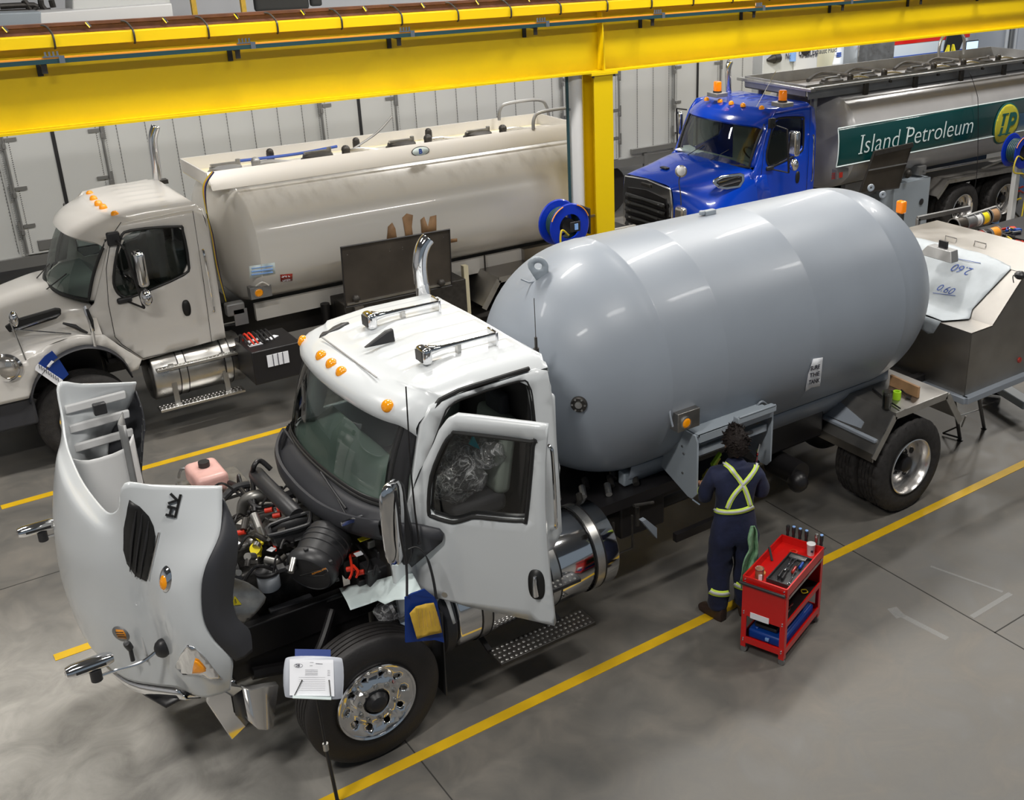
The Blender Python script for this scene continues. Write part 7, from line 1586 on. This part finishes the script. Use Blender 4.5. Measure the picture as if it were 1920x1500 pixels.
# ================================================================ blue pouch with yellow sheet, hung on the mirror
pk_ = thing('document_pouch', 'blue pouch with a yellow sheet hung by a black strap from the door mirror', 'pouch', A(795, 1160, 'y', 6.02))
PL = [(760, 1121), (772, 1114), (797, 1105), (818, 1122), (824, 1150), (833, 1205), (815, 1200), (790, 1202), (761, 1205)]
MB().prism([A(x, y, 'y', 6.0 + .02 * sin(x * .1)) for x, y in PL], (0, .014, 0)).build('pouch_body', 'blue_vinyl', pk_)
yl = MB().panel([(768, 1150), (780, 1137), (798, 1132), (813, 1130), (822, 1158), (829, 1186), (805, 1191), (782, 1198)], [], lambda x, y: A(x, y, 'y', 5.985 + .008 * sin(x * .2)), 8).build('yellow_sheet', 'paper_yellow', pk_, thick=.003)
for k in range(6): MB().tube([A(784 + k * 7, 1142 + k, 'y', 5.97), A(787 + k * 7.5, 1178 - k, 'y', 5.97)], .0012, n=4).build('pencil_line', 'wood', yl)
put_text('Ron M.', lambda x, y: A(785, 1192, 'y', 5.972) + (A(822, 1184, 'y', 5.972) - A(785, 1192, 'y', 5.972)) * (x / 3.0) + V(0, -.002, y * .035), 'handwriting', 'ink', yl, shear=.3) if 0 else None
MB().tube(cat([A(763, 1118, 'y', 6.0), A(762, 1060, 'y', 6.08), A(752, 1010, 'y', 6.10), A(747, 960, 'y', 6.12), A(741, 920, 'y', 6.16)], 4), .009, n=6).build('strap', 'frame_black', pk_)
MB().tube(cat([A(818, 1122, 'y', 6.0), A(812, 1085, 'y', 6.05), A(800, 1045, 'y', 6.1), A(782, 1026, 'y', 6.14), A(765, 1030, 'y', 6.14)], 4), [.010] * 8 + [.005] * 9, n=6).build('strap', 'frame_black', pk_)
# white sheet over the fender edge, clear film lump beside it
sh = MB().panel([(636, 1103), (660, 1098), (700, 1090), (740, 1078), (768, 1062), (776, 1080), (790, 1106), (776, 1116), (762, 1124), (740, 1125), (722, 1133), (708, 1126), (690, 1133), (657, 1144), (650, 1128)], [], lambda x, y: A(x, y, 'z', 1.16 + .20 * max(0, min(1, (x - 690) / 70)) + .016 * sin(x * .06 + y * .09)), 9).build('fender_sheet', 'sheet_white', None, thick=.003, ang=80)
tag(sh, 'pale crumpled paper sheet draped over the inner fender above the front wheel', 'sheet')
MB_f = MB().ball(A(735, 1143, 'z', 1.02), .11, 16, (1.2, .9, .8)); MB_f.v = [v + V(NZ.noise(v * 12), NZ.noise(v * 12 + V(3, 1, 2)), NZ.noise(v * 12 + V(1, 5, 2))) * .045 for v in MB_f.v]
tag(MB_f.build('plastic_wrap', 'plastic_film', None, ang=80), 'clear plastic wrap hanging under the pale sheet over the wheel', 'plastic wrap')
MB().grid(refine([[A(824, 1112, 'y', 6.25), A(838, 1130, 'y', 6.25), A(851, 1170, 'y', 6.22)], [A(832, 1105, 'y', 6.45), A(846, 1122, 'y', 6.45), A(862, 1160, 'y', 6.45)]], 3, 3)).build('fender_extension', 'white_paint', T1, thick=.015)
MB().prism([V(2.86, 6.22, .25), V(2.86, 6.62, .25), V(2.88, 6.62, 1.0), V(2.88, 6.22, 1.0)], (.012, 0, 0)).build('mud_flap', 'black_plastic', T1)
# plastic covered bundle on the driver seat
pb_ = MB().ball(V(3.42, 6.95, 1.72), .30, 26, (.85, .95, .80)); pb_.v = [v + V(NZ.noise(v * 6), NZ.noise(v * 6 + V(3, 1, 2)), NZ.noise(v * 6 + V(1, 5, 2))) * .10 for v in pb_.v]
tag(pb_.build('plastic_bag', 'plastic_film', None, ang=80), 'crumpled clear plastic cover over the driver seat seen through the door', 'plastic cover')
p2_ = MB().ball(V(3.68, 6.80, 1.86), .16, 20, (.9, .9, .8)); p2_.v = [v + V(NZ.noise(v * 9), NZ.noise(v * 9 + V(3, 1, 2)), NZ.noise(v * 9 + V(1, 5, 2))) * .07 for v in p2_.v]
tag(p2_.build('plastic_bag', 'plastic_film', None, ang=80), 'small crumpled plastic bag with a teal corner behind the seat cover', 'plastic bag')
MB().prism([V(3.5, 6.78, 1.98), V(3.58, 6.76, 1.92), V(3.56, 6.82, 2.02)], (.0, .02, 0)).build('teal_card', 'teal', T1)
# ================================================================ note taped to the tank
q = [on_tank(x, y, .012)[0] for x, y in ((1522, 672), (1541, 669), (1536, 722), (1508, 733), (1514, 700))]
nt_ = tag(MB().panel([(1523, 672), (1541, 669), (1536, 722), (1520, 725), (1508, 733), (1514, 700)], [], lambda x, y: on_tank(x, y, .012)[0], 9).build('paper_note', 'paper', None, thick=.002), 'white paper note with handwriting taped to the side of the grey tank', 'note')
for s_, y0 in (('SURE', 692), ('THE', 705), ('TANK', 718)):
    a = on_tank(1517 - (y0 - 692) * .12, y0 + 1, .016)[0]; b = on_tank(1539 - (y0 - 692) * .14, y0 - 4, .016)[0]; u_ = on_tank(1518 - (y0 - 692) * .12, y0 - 7, .016)[0] - a
    put_text(s_, (lambda a, b, u_, n: lambda x, y: a + (b - a) * (x / n) + u_ * (y / .75))(a, b, u_, .75 * len(s_) * .95), 'note_lettering', 'ink', nt_, bold=.02, thick=.001)
# ================================================================ on the rear fender
g = thing('glass_jar', 'tall glass jar standing on the rear fender in front of the green tape', 'jar', V(8.02, 6.24, 1.216))
jb_ = A(1662, 766, 'z', 1.217); g.location = jb_
MB().lathe([(0, 0), (.042, 0), (.046, .01), (.050, .17), (.052, .185), (.048, .185), (.046, .17), (.042, .012), (0, .01)], jb_, (0, 0, 1), 28).build('jar_glass', 'clear_glass', g)
MB().lathe([(0, .005), (.041, .006), (.045, .15), (0, .15)], jb_, (0, 0, 1), 24).build('jar_contents', 'dark_metal', g)
q = A(1681, 748, 'z', 1.217); g = thing('tape_roll', 'bright green tape roll standing on the rear fender beside the glass jar', 'tape', q)
MB().lathe([(.025, 0), (.042, 0), (.042, .085), (.025, .085)], q, (0, 0, 1), 24, closed=True).build('tape_body', 'lime', g)
a = A(1669, 722, 'z', 1.217); b = A(1722, 746, 'z', 1.217)
wb_ = MB().beam(a + V(0, 0, .06), b + V(0, 0, .06), .03, .12); tag(wb_.build('wood_block', 'wood', None, bevel=.003), 'short wooden board standing on edge on the rear fender', 'board')
br = thing('paint_brush', 'black handled brush lying on the rear fender by the wooden board', 'brush', A(1695, 735, 'z', 1.22))
MB().tube([A(1690, 731, 'z', 1.235), A(1700, 740, 'z', 1.235)], .008).build('handle', 'black_plastic', br); MB().box(A(1704, 744, 'z', 1.235), (.05, .05, .02), rz=.5).build('bristles', 'frame_black', br)
tag(MB().tube([A(1637, 729, 'z', 1.232), A(1655, 744, 'z', 1.232), A(1688, 766, 'z', 1.232)], [.012, .008, .008]).build('pry_bar', 'frame_black', None), 'black pry bar lying across the rear fender behind the jar', 'pry bar')
# sheet over the sloping deck
SL = [V(9.36, 8.05, 1.655), V(9.36, 6.75, 1.655), V(9.70, 6.70, 1.67), V(10.02, 6.64, 2.0), V(10.16, 6.64, 2.14), V(10.30, 7.0, 2.148), V(10.34, 7.6, 2.148), V(10.26, 8.1, 2.148)]
def dz(x): return 1.655 if x < 9.68 else (1.655 + (x - 9.68) if x < 10.17 else 2.146)
ps_ = tag(MB().panel([(9.335, 8.0), (9.335, 6.80), (9.62, 6.66), (9.74, 6.72), (9.98, 6.64), (10.16, 6.58), (10.22, 6.62), (10.36, 7.0), (10.38, 7.5), (10.30, 8.0)], [], lambda x, y: V(x, y, dz(x) + .012 + .004 * sin(y * 17 + x * 9)), .06).build('masking_paper', 'mask_sheet', None, thick=.003, ang=50), 'pale masking sheet with scribbled numbers covering the sloping stainless deck', 'paper sheet')
MB().panel([(6.80, 1.66), (7.20, 1.66), (7.16, 1.52), (7.05, 1.50), (6.95, 1.47), (6.88, 1.50), (6.84, 1.58)], [], lambda y, z: V(9.315, y, z), .08).build('torn_flap', 'mask_sheet', ps_, thick=.003)
for s_, o_, sc in (('0.60', (9.80, 7.28), .13), ('2.60', (10.07, 6.98), -.15)):
    put_text(s_, (lambda o_, sc: lambda x, y: V(o_[0] + y * sc * .7, o_[1] - x * sc, dz(o_[0] + y * sc * .7) + .022))(o_, sc), 'scribble', 'ink_blue', ps_, shear=.3, thick=.001, bold=-.01)
MB().tube([V(9.765, 7.28, 1.765), V(9.80, 7.0, 1.80)], .003, n=4).tube([V(10.11, 7.3, 2.11), V(10.13, 6.95, 2.13)], .003, n=4).build('pen_line', 'ink_blue', ps_)
# trestle and jack under the stainless cabinet
tr_ = thing('trestle', 'black steel trestle standing below the stainless cabinet', 'trestle', (9.9, 6.95, 0))
for a, b in ((A(1788, 743, 'z', .835), A(1800, 824, 'z', .012)), (A(1834, 738, 'z', .835), A(1845, 802, 'z', .012))):
    MB().tube([a, b], .022, n=10).cyl(b, b + V(0, 0, -.012), .035, n=12).build('leg', 'frame_black', tr_)
MB().tube([A(1797, 780, 'z', .45), A(1842, 766, 'z', .45)], .008).tube([A(1803, 800, 'z', .25), A(1811, 780, 'z', .42)], .010).build('cross_brace', 'brushed', tr_)
MB().tube([A(1803, 822, 'z', .03), A(1768, 812, 'z', .03)], .012).tube([A(1795, 800, 'z', .2), A(1768, 812, 'z', .03)], .010).build('rear_strut', 'frame_black', tr_)
fj = thing('floor_jack', 'grey steel jack with a dark roller at the right edge beyond the trestle', 'jack', A(1880, 735, 'z', .0))
MB().beam(A(1862, 718, 'z', .25), A(1930, 760, 'z', .25), .18, .10).build('jack_frame', 'grey_panel', fj, bevel=.015)
MB().cyl(A(1848, 718, 'z', .18), A(1880, 722, 'z', .18), .14, n=24).build('roller', 'frame_black', fj)
# ================================================================ wire-spool rack beyond the stainless deck
SY = 9.25
def SPt(px, py, y=SY): return A(px, py, 'y', y)
rk_ = thing('spool_rack', 'grey steel rack holding wire spools behind the stainless deck', 'rack', V(SPt(1780, 430).x, SY, 0))
a = SPt(1805, 410); b = SPt(1868, 390); c = SPt(1720, 410, SY + .5); d = SPt(1818, 390, SY + .5)
MB().beam(a, b, .05, .07).beam(a + V(0.02, 0, 0), V(a.x + .02, a.y, .0), .06, .05, up=(0, 1, 0)).build('front_rail', 'alu_matte', rk_, bevel=.006)
MB().beam(c, d, .05, .07).beam(c + V(0.02, 0, 0), V(c.x + .02, c.y, .0), .06, .05, up=(0, 1, 0)).build('rear_rail', 'alu_matte', rk_, bevel=.006)
MB().box(((a.x + b.x) / 2 + .3, SY + .2, .95), (1.6, .8, .04)).build('rack_shelf', 'dark_metal', rk_)
m = MB()
for dx in (0, 1.5):
    for dy in (-.1, .5): m = MB().box((a.x + .1 + dx, SY + dy, .47), (.05, .05, .94)).build('rack_leg', 'alu_matte', rk_)
def spool(px0, px1, py, r, mt, lab, y=SY):
    p = SPt(px0, py, y); q = SPt(px1, py - (px1 - px0) * .28, y); q = V(q.x, p.y, p.z)
    s_ = thing('wire_spool', lab, 'spool', p, 'wire spools on the rack')
    for e in (p, q): MB().cyl(e, e + V(.012, 0, 0), r, n=28).build('flange', 'pipe_white' if mt == 'pipe_white' else 'alu_matte', s_)
    MB().cyl(p, q, r * .86, n=28).build('wound_wire', mt, s_)
spool(1768, 1774, 428, .055, 'pipe_white', 'small white empty spool at the left end of the rack')
spool(1788, 1806, 424, .115, 'olive_dark', 'dark brown wire spool with a pale flange next to the small white spool')
spool(1808, 1822, 418, .105, 'alu_matte', 'grey wire spool between the brown and the white spools')
spool(1823, 1832, 414, .10, 'pipe_white', 'white wire spool left of the bright yellow one')
spool(1834, 1846, 411, .11, 'yellow_plastic', 'bright yellow wire spool on the upper row of the rack')
spool(1850, 1864, 406, .12, 'wood', 'pale brown wire spool at the right end of the upper row')
spool(1828, 1840, 445, .09, 'red_lens', 'dark red wire spool in the lower row', SY - .2)
spool(1842, 1852, 443, .09, 'frame_black', 'black wire spool between the red and orange ones', SY - .2)
spool(1853, 1868, 440, .10, 'orange_bar', 'orange wire spool in the lower row of the rack', SY - .2)
tag(MB().lathe([(0, 0), (.05, .0), (.055, .02), (.055, .16), (.03, .2), (.03, .22), (0, .22)], SPt(1866, 418) , (0, 0, 1), 20).build('blue_bottle', 'light_blue', None), 'small blue topped bottle standing at the right end of the spool rack', 'bottle')
random.seed(21)
bt_ = thing('workbench', 'dark cluttered workbench at the right edge behind the stainless deck', 'workbench', (SPt(1900, 450).x + .2, SY - .1, 0))
wx = SPt(1890, 450).x
MB().box((wx + .6, SY - .1, 1.25), (1.5, 1.1, .05)).build('bench_top', 'frame_black', bt_)
for dx in (-.35, 1.15):
    for dy in (-.6, .4): MB().box((wx + dx, SY + dy, .61), (.06, .06, 1.22)).build('bench_leg', 'dark_metal', bt_)
kinds = [('metal_offcut', 'offcut'), ('loose_cable', 'cable'), ('small_part_box', 'box')]
cl = ['silver', 'dark', 'red', 'blue', 'yellow', 'white']; cm = ['chrome', 'dark_metal', 'red_plastic', 'blue_plastic', 'cable_yellow', 'paper']
for k in range(16):
    px = random.uniform(1872, 1916); py = random.uniform(428, 462); p = A(px, py, 'z', 1.31); ci = (k // 3) % 6
    if k % 3 == 0: o = MB().box(p, (.16, .03, .03), rz=random.uniform(0, 3)).build('metal_offcut', cm[ci] if ci != 5 else 'alu_matte', None, bevel=.003); nm = 'metal offcut'; ct = 'offcut'
    elif k % 3 == 1: o = MB().tube(cat([p, p + V(.08, .06, .03), p + V(.16, -.02, .01), p + V(.22, .05, .0)], 4), .008, n=6).build('loose_cable', cm[ci], None); nm = 'curled cable'; ct = 'cable'
    else: o = MB().box(p, (.10, .08, .06), rz=random.uniform(0, 3)).build('small_part_box', cm[ci], None, bevel=.005); nm = 'small box'; ct = 'box'
    tag(o, cl[ci] + ' ' + nm + ' among the clutter on the dark workbench at the right', ct, 'clutter on the workbench')
# cables dangling at the second column over pale blue sheet
tag(MB().box((A(1900, 380, 'y', 13.2).x + .6, 14.0, 1.0), (.9, .05, 1.9)).build('blue_sheet', 'light_blue', None), 'light blue plastic sheet standing behind the rear wheel of the blue tanker', 'sheet') if 0 else None
pr = tag(MB().box((21.2, 13.0, .9), (.05, 1.6, 1.8)).build('room_divider', 'light_blue', None, bevel=.01), 'light blue divider standing just behind the last wheel of the blue tanker', 'divider')
for k, (mt, L, nm) in enumerate((('red_lens', [(1902, 348), (1911, 352), (1918, 350)], 'upper dark red'), ('red_lens', [(1902, 362), (1912, 358), (1918, 361)], 'lower dark red'), ('cable_yellow', [(1892, 380), (1905, 375), (1914, 372)], 'yellow'), ('frame_black', [(1895, 390), (1906, 402), (1916, 412)], 'black'))):
    tag(MB().tube(cat([A(x, y, 'y', 11.95) for x, y in L], 5), .02, n=8).build('air_hose', mt, None), nm + ' hose end sticking out from the second column', 'hose')
# ================================================================ far right: cabinets, boat-like white coach, screen
W0 = A(1430, 130, 'y', 20.0).x; W1 = A(1532, 125, 'y', 20.0).x
cb_ = thing('fluid_tank_cabinet', 'white cabinet with a nozzle picture and printed notice beyond the blue tanker', 'cabinet', ((W0 + W1) / 2, 20.3, 0))
MB().box(((W0 + W1) / 2, 20.35, 1.5), (W1 - W0, .7, 3.0)).build('cabinet_body', 'van_panel', cb_, bevel=.02)
def W(px, py): return A(px, py, 'y', 19.985)
MB().prism([W(1488, 90), W(1530, 84), W(1530, 140), W(1487, 140)], (0, -.02, 0)).build('front_panel', 'pipe_white', cb_)
m = MB().cyl(W(1438, 113), W(1450, 110), .03, .11, n=16).cyl(W(1450, 110), W(1460, 108), .12, n=16).build('nozzle_picture', 'dark_metal', cb_)
MB().box(W(1455, 109), (.32, .06, .16)).build('nozzle_grip', 'frame_black', cb_, bevel=.01)
for s_, px, py, sz in (('Diesel Exhaust Fluid', 1496, 105, .19), ('For delivery #1', 1498, 109, .12), ('xxx xxxx', 1502, 113, .11)):
    if s_[0] != 'x': put_text(s_, (lambda o, sz: lambda x, y: o + V(x * sz * .9, -.03, y * sz))(W(px, py), sz), 'notice_text', 'ink', cb_, bold=.01)
    else: MB().box(W(px + 7, py - 1), (.45, .02, .06)).build('notice_line', 'dark_metal', cb_, flat=True)
put_text('No smoking', lambda x, y: W(1472, 111) + V(x * .16, -.01, y * .2), 'notice_text', 'ink', cb_, bold=.01)
MB().lathe([(0, 0), (.16, 0), (.16, .05), (0, .05)], W(1509, 91), (0, -1, 0), 20).build('gauge_port', 'dark_metal', cb_)
MB().cyl(W(1486, 103) + V(0, 0, -.15), W(1486, 103) + V(0, 0, .2), .09, n=14).build('side_bracket', 'light_blue', cb_)
tag(MB().box((W(1470, 130).x, 19.6, 1.3), (1.6, .6, 1.1)).build('cream_bin', 'cream', None, bevel=.03), 'cream coloured box standing in front of the white notice cabinet', 'box')
tag(MB().box((A(1550, 110, 'y', 21).x, 21.3, 2.0), (1.3, .5, 4.0)).build('concrete_pillar', 'cream', None), 'beige pillar right of the white notice cabinet', 'pillar')
sb_ = thing('rolled_chart', 'white hanging chart beside the beige pillar', 'chart', A(1568, 110, 'y', 20.5))
MB().grid(refine([[A(1567, 60, 'y', 20.5), A(1583, 60, 'y', 20.5)], [A(1566, 95, 'y', 20.5), A(1582, 95, 'y', 20.5)], [A(1560, 122, 'y', 20.3), A(1580, 122, 'y', 20.3)]], 2, 4)).build('chart_sheet', 'pipe_white', sb_, thick=.01)
MB().cyl((A(1575, 90, 'y', 20.5).x, 20.6, 0), (A(1575, 90, 'y', 20.5).x, 20.6, 3.4), .03, n=8).build('chart_pole', 'van_trim', sb_)
for k in range(3): MB().tube([A(1569, 100 + k * 3, 'y', 20.4), A(1577, 99 + k * 3, 'y', 20.4)], .02, n=4).build('chart_line', 'ink_blue', sb_)
co = thing('coach', 'white coach with a red stripe and rounded dark windscreen at the top right', 'vehicle', (27.5, 23.2, 0))
cxa = A(1606, 95, 'y', 22.2).x; cxb = A(1822, 75, 'y', 22.2).x
MB().box(((cxa + cxb) / 2, 22.9, 2.2), (cxb - cxa, 1.4, 2.4)).build('coach_body', 'white_paint', co, bevel=.25, bseg=5)
MB().box(((cxa + cxb) / 2, 22.19, A(1700, 77, 'y', 22.2).z), (cxb - cxa - .3, .02, .16)).build('red_stripe', 'red_paint', co, flat=True)
MB().box(((cxa + cxb) / 2 + .5, 22.18, A(1700, 107, 'y', 22.2).z - .12), (cxb - cxa - 1.6, .04, .34)).build('dark_skirt', 'ink_blue', co)
MB().prism([A(x, y, 'y', 22.15) for x, y in ((1776, 66), (1806, 64), (1808, 72), (1800, 92), (1790, 108), (1768, 112), (1772, 84))], (0, .04, 0)).build('windscreen', 'seal_black', co, bevel=.02)
for k in range(2): MB().tube([A(1608 + k * 6, 90, 'y', 22.15), A(1611 + k * 6, 84, 'y', 22.15), A(1613 + k * 6, 90, 'y', 22.15)], .02, n=4).build('red_script', 'red_paint', co)
for x in (cxa + 1.2, cxb - 1.4): MB().cyl((x, 22.3, .5), (x, 22.6, .5), .5, n=24).build('wheel', 'rubber', co)
tag(MB().box(A(1642, 104, 'y', 21.6), (1.55, .06, .85)).box(A(1642, 104, 'y', 21.6) + V(0, .05, -1.2), (.1, .1, 1.6)).build('foil_board', 'brushed', None, bevel=.02), 'square silver foil board standing before the white coach', 'board')
ld = thing('step_ladder', 'yellow step ladder standing beside the coach windscreen', 'ladder', A(1782, 108, 'y', 21.8))
q = A(1783, 84, 'y', 21.6)
for dx in (-.22, .22):
    for dy in (-.3, .3): MB().beam(q + V(dx * .5, 0, 0), V(q.x + dx * 2.2, q.y + dy * 1.6, 0), .05, .05, up=(0, 1, 0)).build('rail', 'yellow_plastic', ld)
for k in range(4): MB().box((q.x, q.y - .1 - k * .1, q.z - .3 - k * .35), (.28 + k * .1, .08, .04)).build('tread', 'brushed', ld)
mn = thing('monitor', 'bright computer screen on a stand at the top right', 'monitor', A(1820, 100, 'y', 21.0))
s0_ = A(1821, 89, 'y', 21.0); MB().box(s0_, (.62, .05, .42)).build('screen_case', 'black_plastic', mn, bevel=.01); MB().box(s0_ + V(0, -.03, 0), (.56, .006, .36)).build('screen', 'screen', mn, flat=True)
MB().box((s0_.x, 21.05, s0_.z / 2 - .1), (.08, .08, s0_.z - .2)).build('stand', 'dark_metal', mn)
for k in range(5):
    x = A(1888 + 8 * k, 70, 'y', 22.8).x; tag(MB().cyl((x, 22.8, 0), (x, 22.8, 5.5), .06 + .03 * (k % 2), n=12).build('wall_pipe', 'van_trim' if k % 2 else 'pipe_white', None), ['leftmost', 'second', 'third', 'fourth', 'rightmost'][k] + ' of the five tall vertical pipes at the upper right corner', 'pipe', 'vertical pipes at the upper right corner')
# low ledge and boxes above the beam at the upper left
lg_ = thing('white_duct', 'long white duct box along the far wall at the upper left', 'duct', (5.5, 20.9, 0))
z_ = A(200, 30, 'y', 19.5).z
def UL(px, py, y=20.6): return A(px, py, 'y', y)
MB().prism([UL(75, 24), UL(322, 6), UL(326, 34), UL(76, 52)], (0, .6, 0)).build('duct_body', 'pipe_white', lg_, bevel=.02)
MB().prism([UL(-30, 26), UL(78, 22), UL(78, 50), UL(-30, 60)], (0, .5, 0)).build('duct_end', 'grey_panel', lg_, bevel=.02)
MB().prism([UL(136, -8, 20.9), UL(318, -18, 20.9), UL(320, 8, 20.9), UL(136, 20, 20.9)], (0, .6, 0)).build('upper_box', 'van_panel', lg_, bevel=.02)
MB().beam(V(UL(75, 30).x, 20.9, 0), V(UL(75, 30).x, 20.9, UL(75, 40).z), .1, .1, up=(0, 1, 0)).beam(V(UL(320, 30).x, 20.9, 0), V(UL(320, 30).x, 20.9, UL(320, 20).z), .1, .1, up=(0, 1, 0)).build('duct_post', 'van_trim', lg_)
sf_ = thing('pipe_run', 'dark piping hanging on the wall at the top left corner', 'piping', UL(60, 10, 22))
for k, L in enumerate(([(0, 24), (95, 20)], [(0, 12), (64, 10), (64, 20)], [(44, 0), (50, 8), (56, 18)], [(76, 0), (78, 10), (84, 18)], [(96, 0), (100, 14)])): MB().tube(cat([UL(x, y, 22) for x, y in L], 4), .05, n=8).build('pipe_length', 'dark_metal', sf_)
for k, (x0, x1, lab, mt) in enumerate(((362, 372, 'narrow yellow post', 'wood'), (455, 462, 'second narrow yellow post', 'wood'))):
    tag(MB().box((UL(x0, 5, 22.5).x, 22.5, 2.6), (.09, .09, 5.2)).build('yellow_post', 'paper_yellow', None), lab + ' against the white wall at the top left', 'post')
ex_ = thing('office_chair', 'dark high-backed chair shape behind the beam at the top', 'chair', UL(530, 5, 20))
q = UL(528, 8, 20); MB().box(q + V(0, 0, .1), (1.0, .12, .42)).build('backrest', 'seal_black', ex_, bevel=.06, bseg=4); MB().box((q.x, 20.1, q.z / 2), (.12, .12, q.z)).build('stand', 'dark_metal', ex_)
MB().box(UL(592, 6, 20) + V(0, 0, .1), (.22, .12, .3)).build('side_rest', 'seal_black', ex_, bevel=.04)
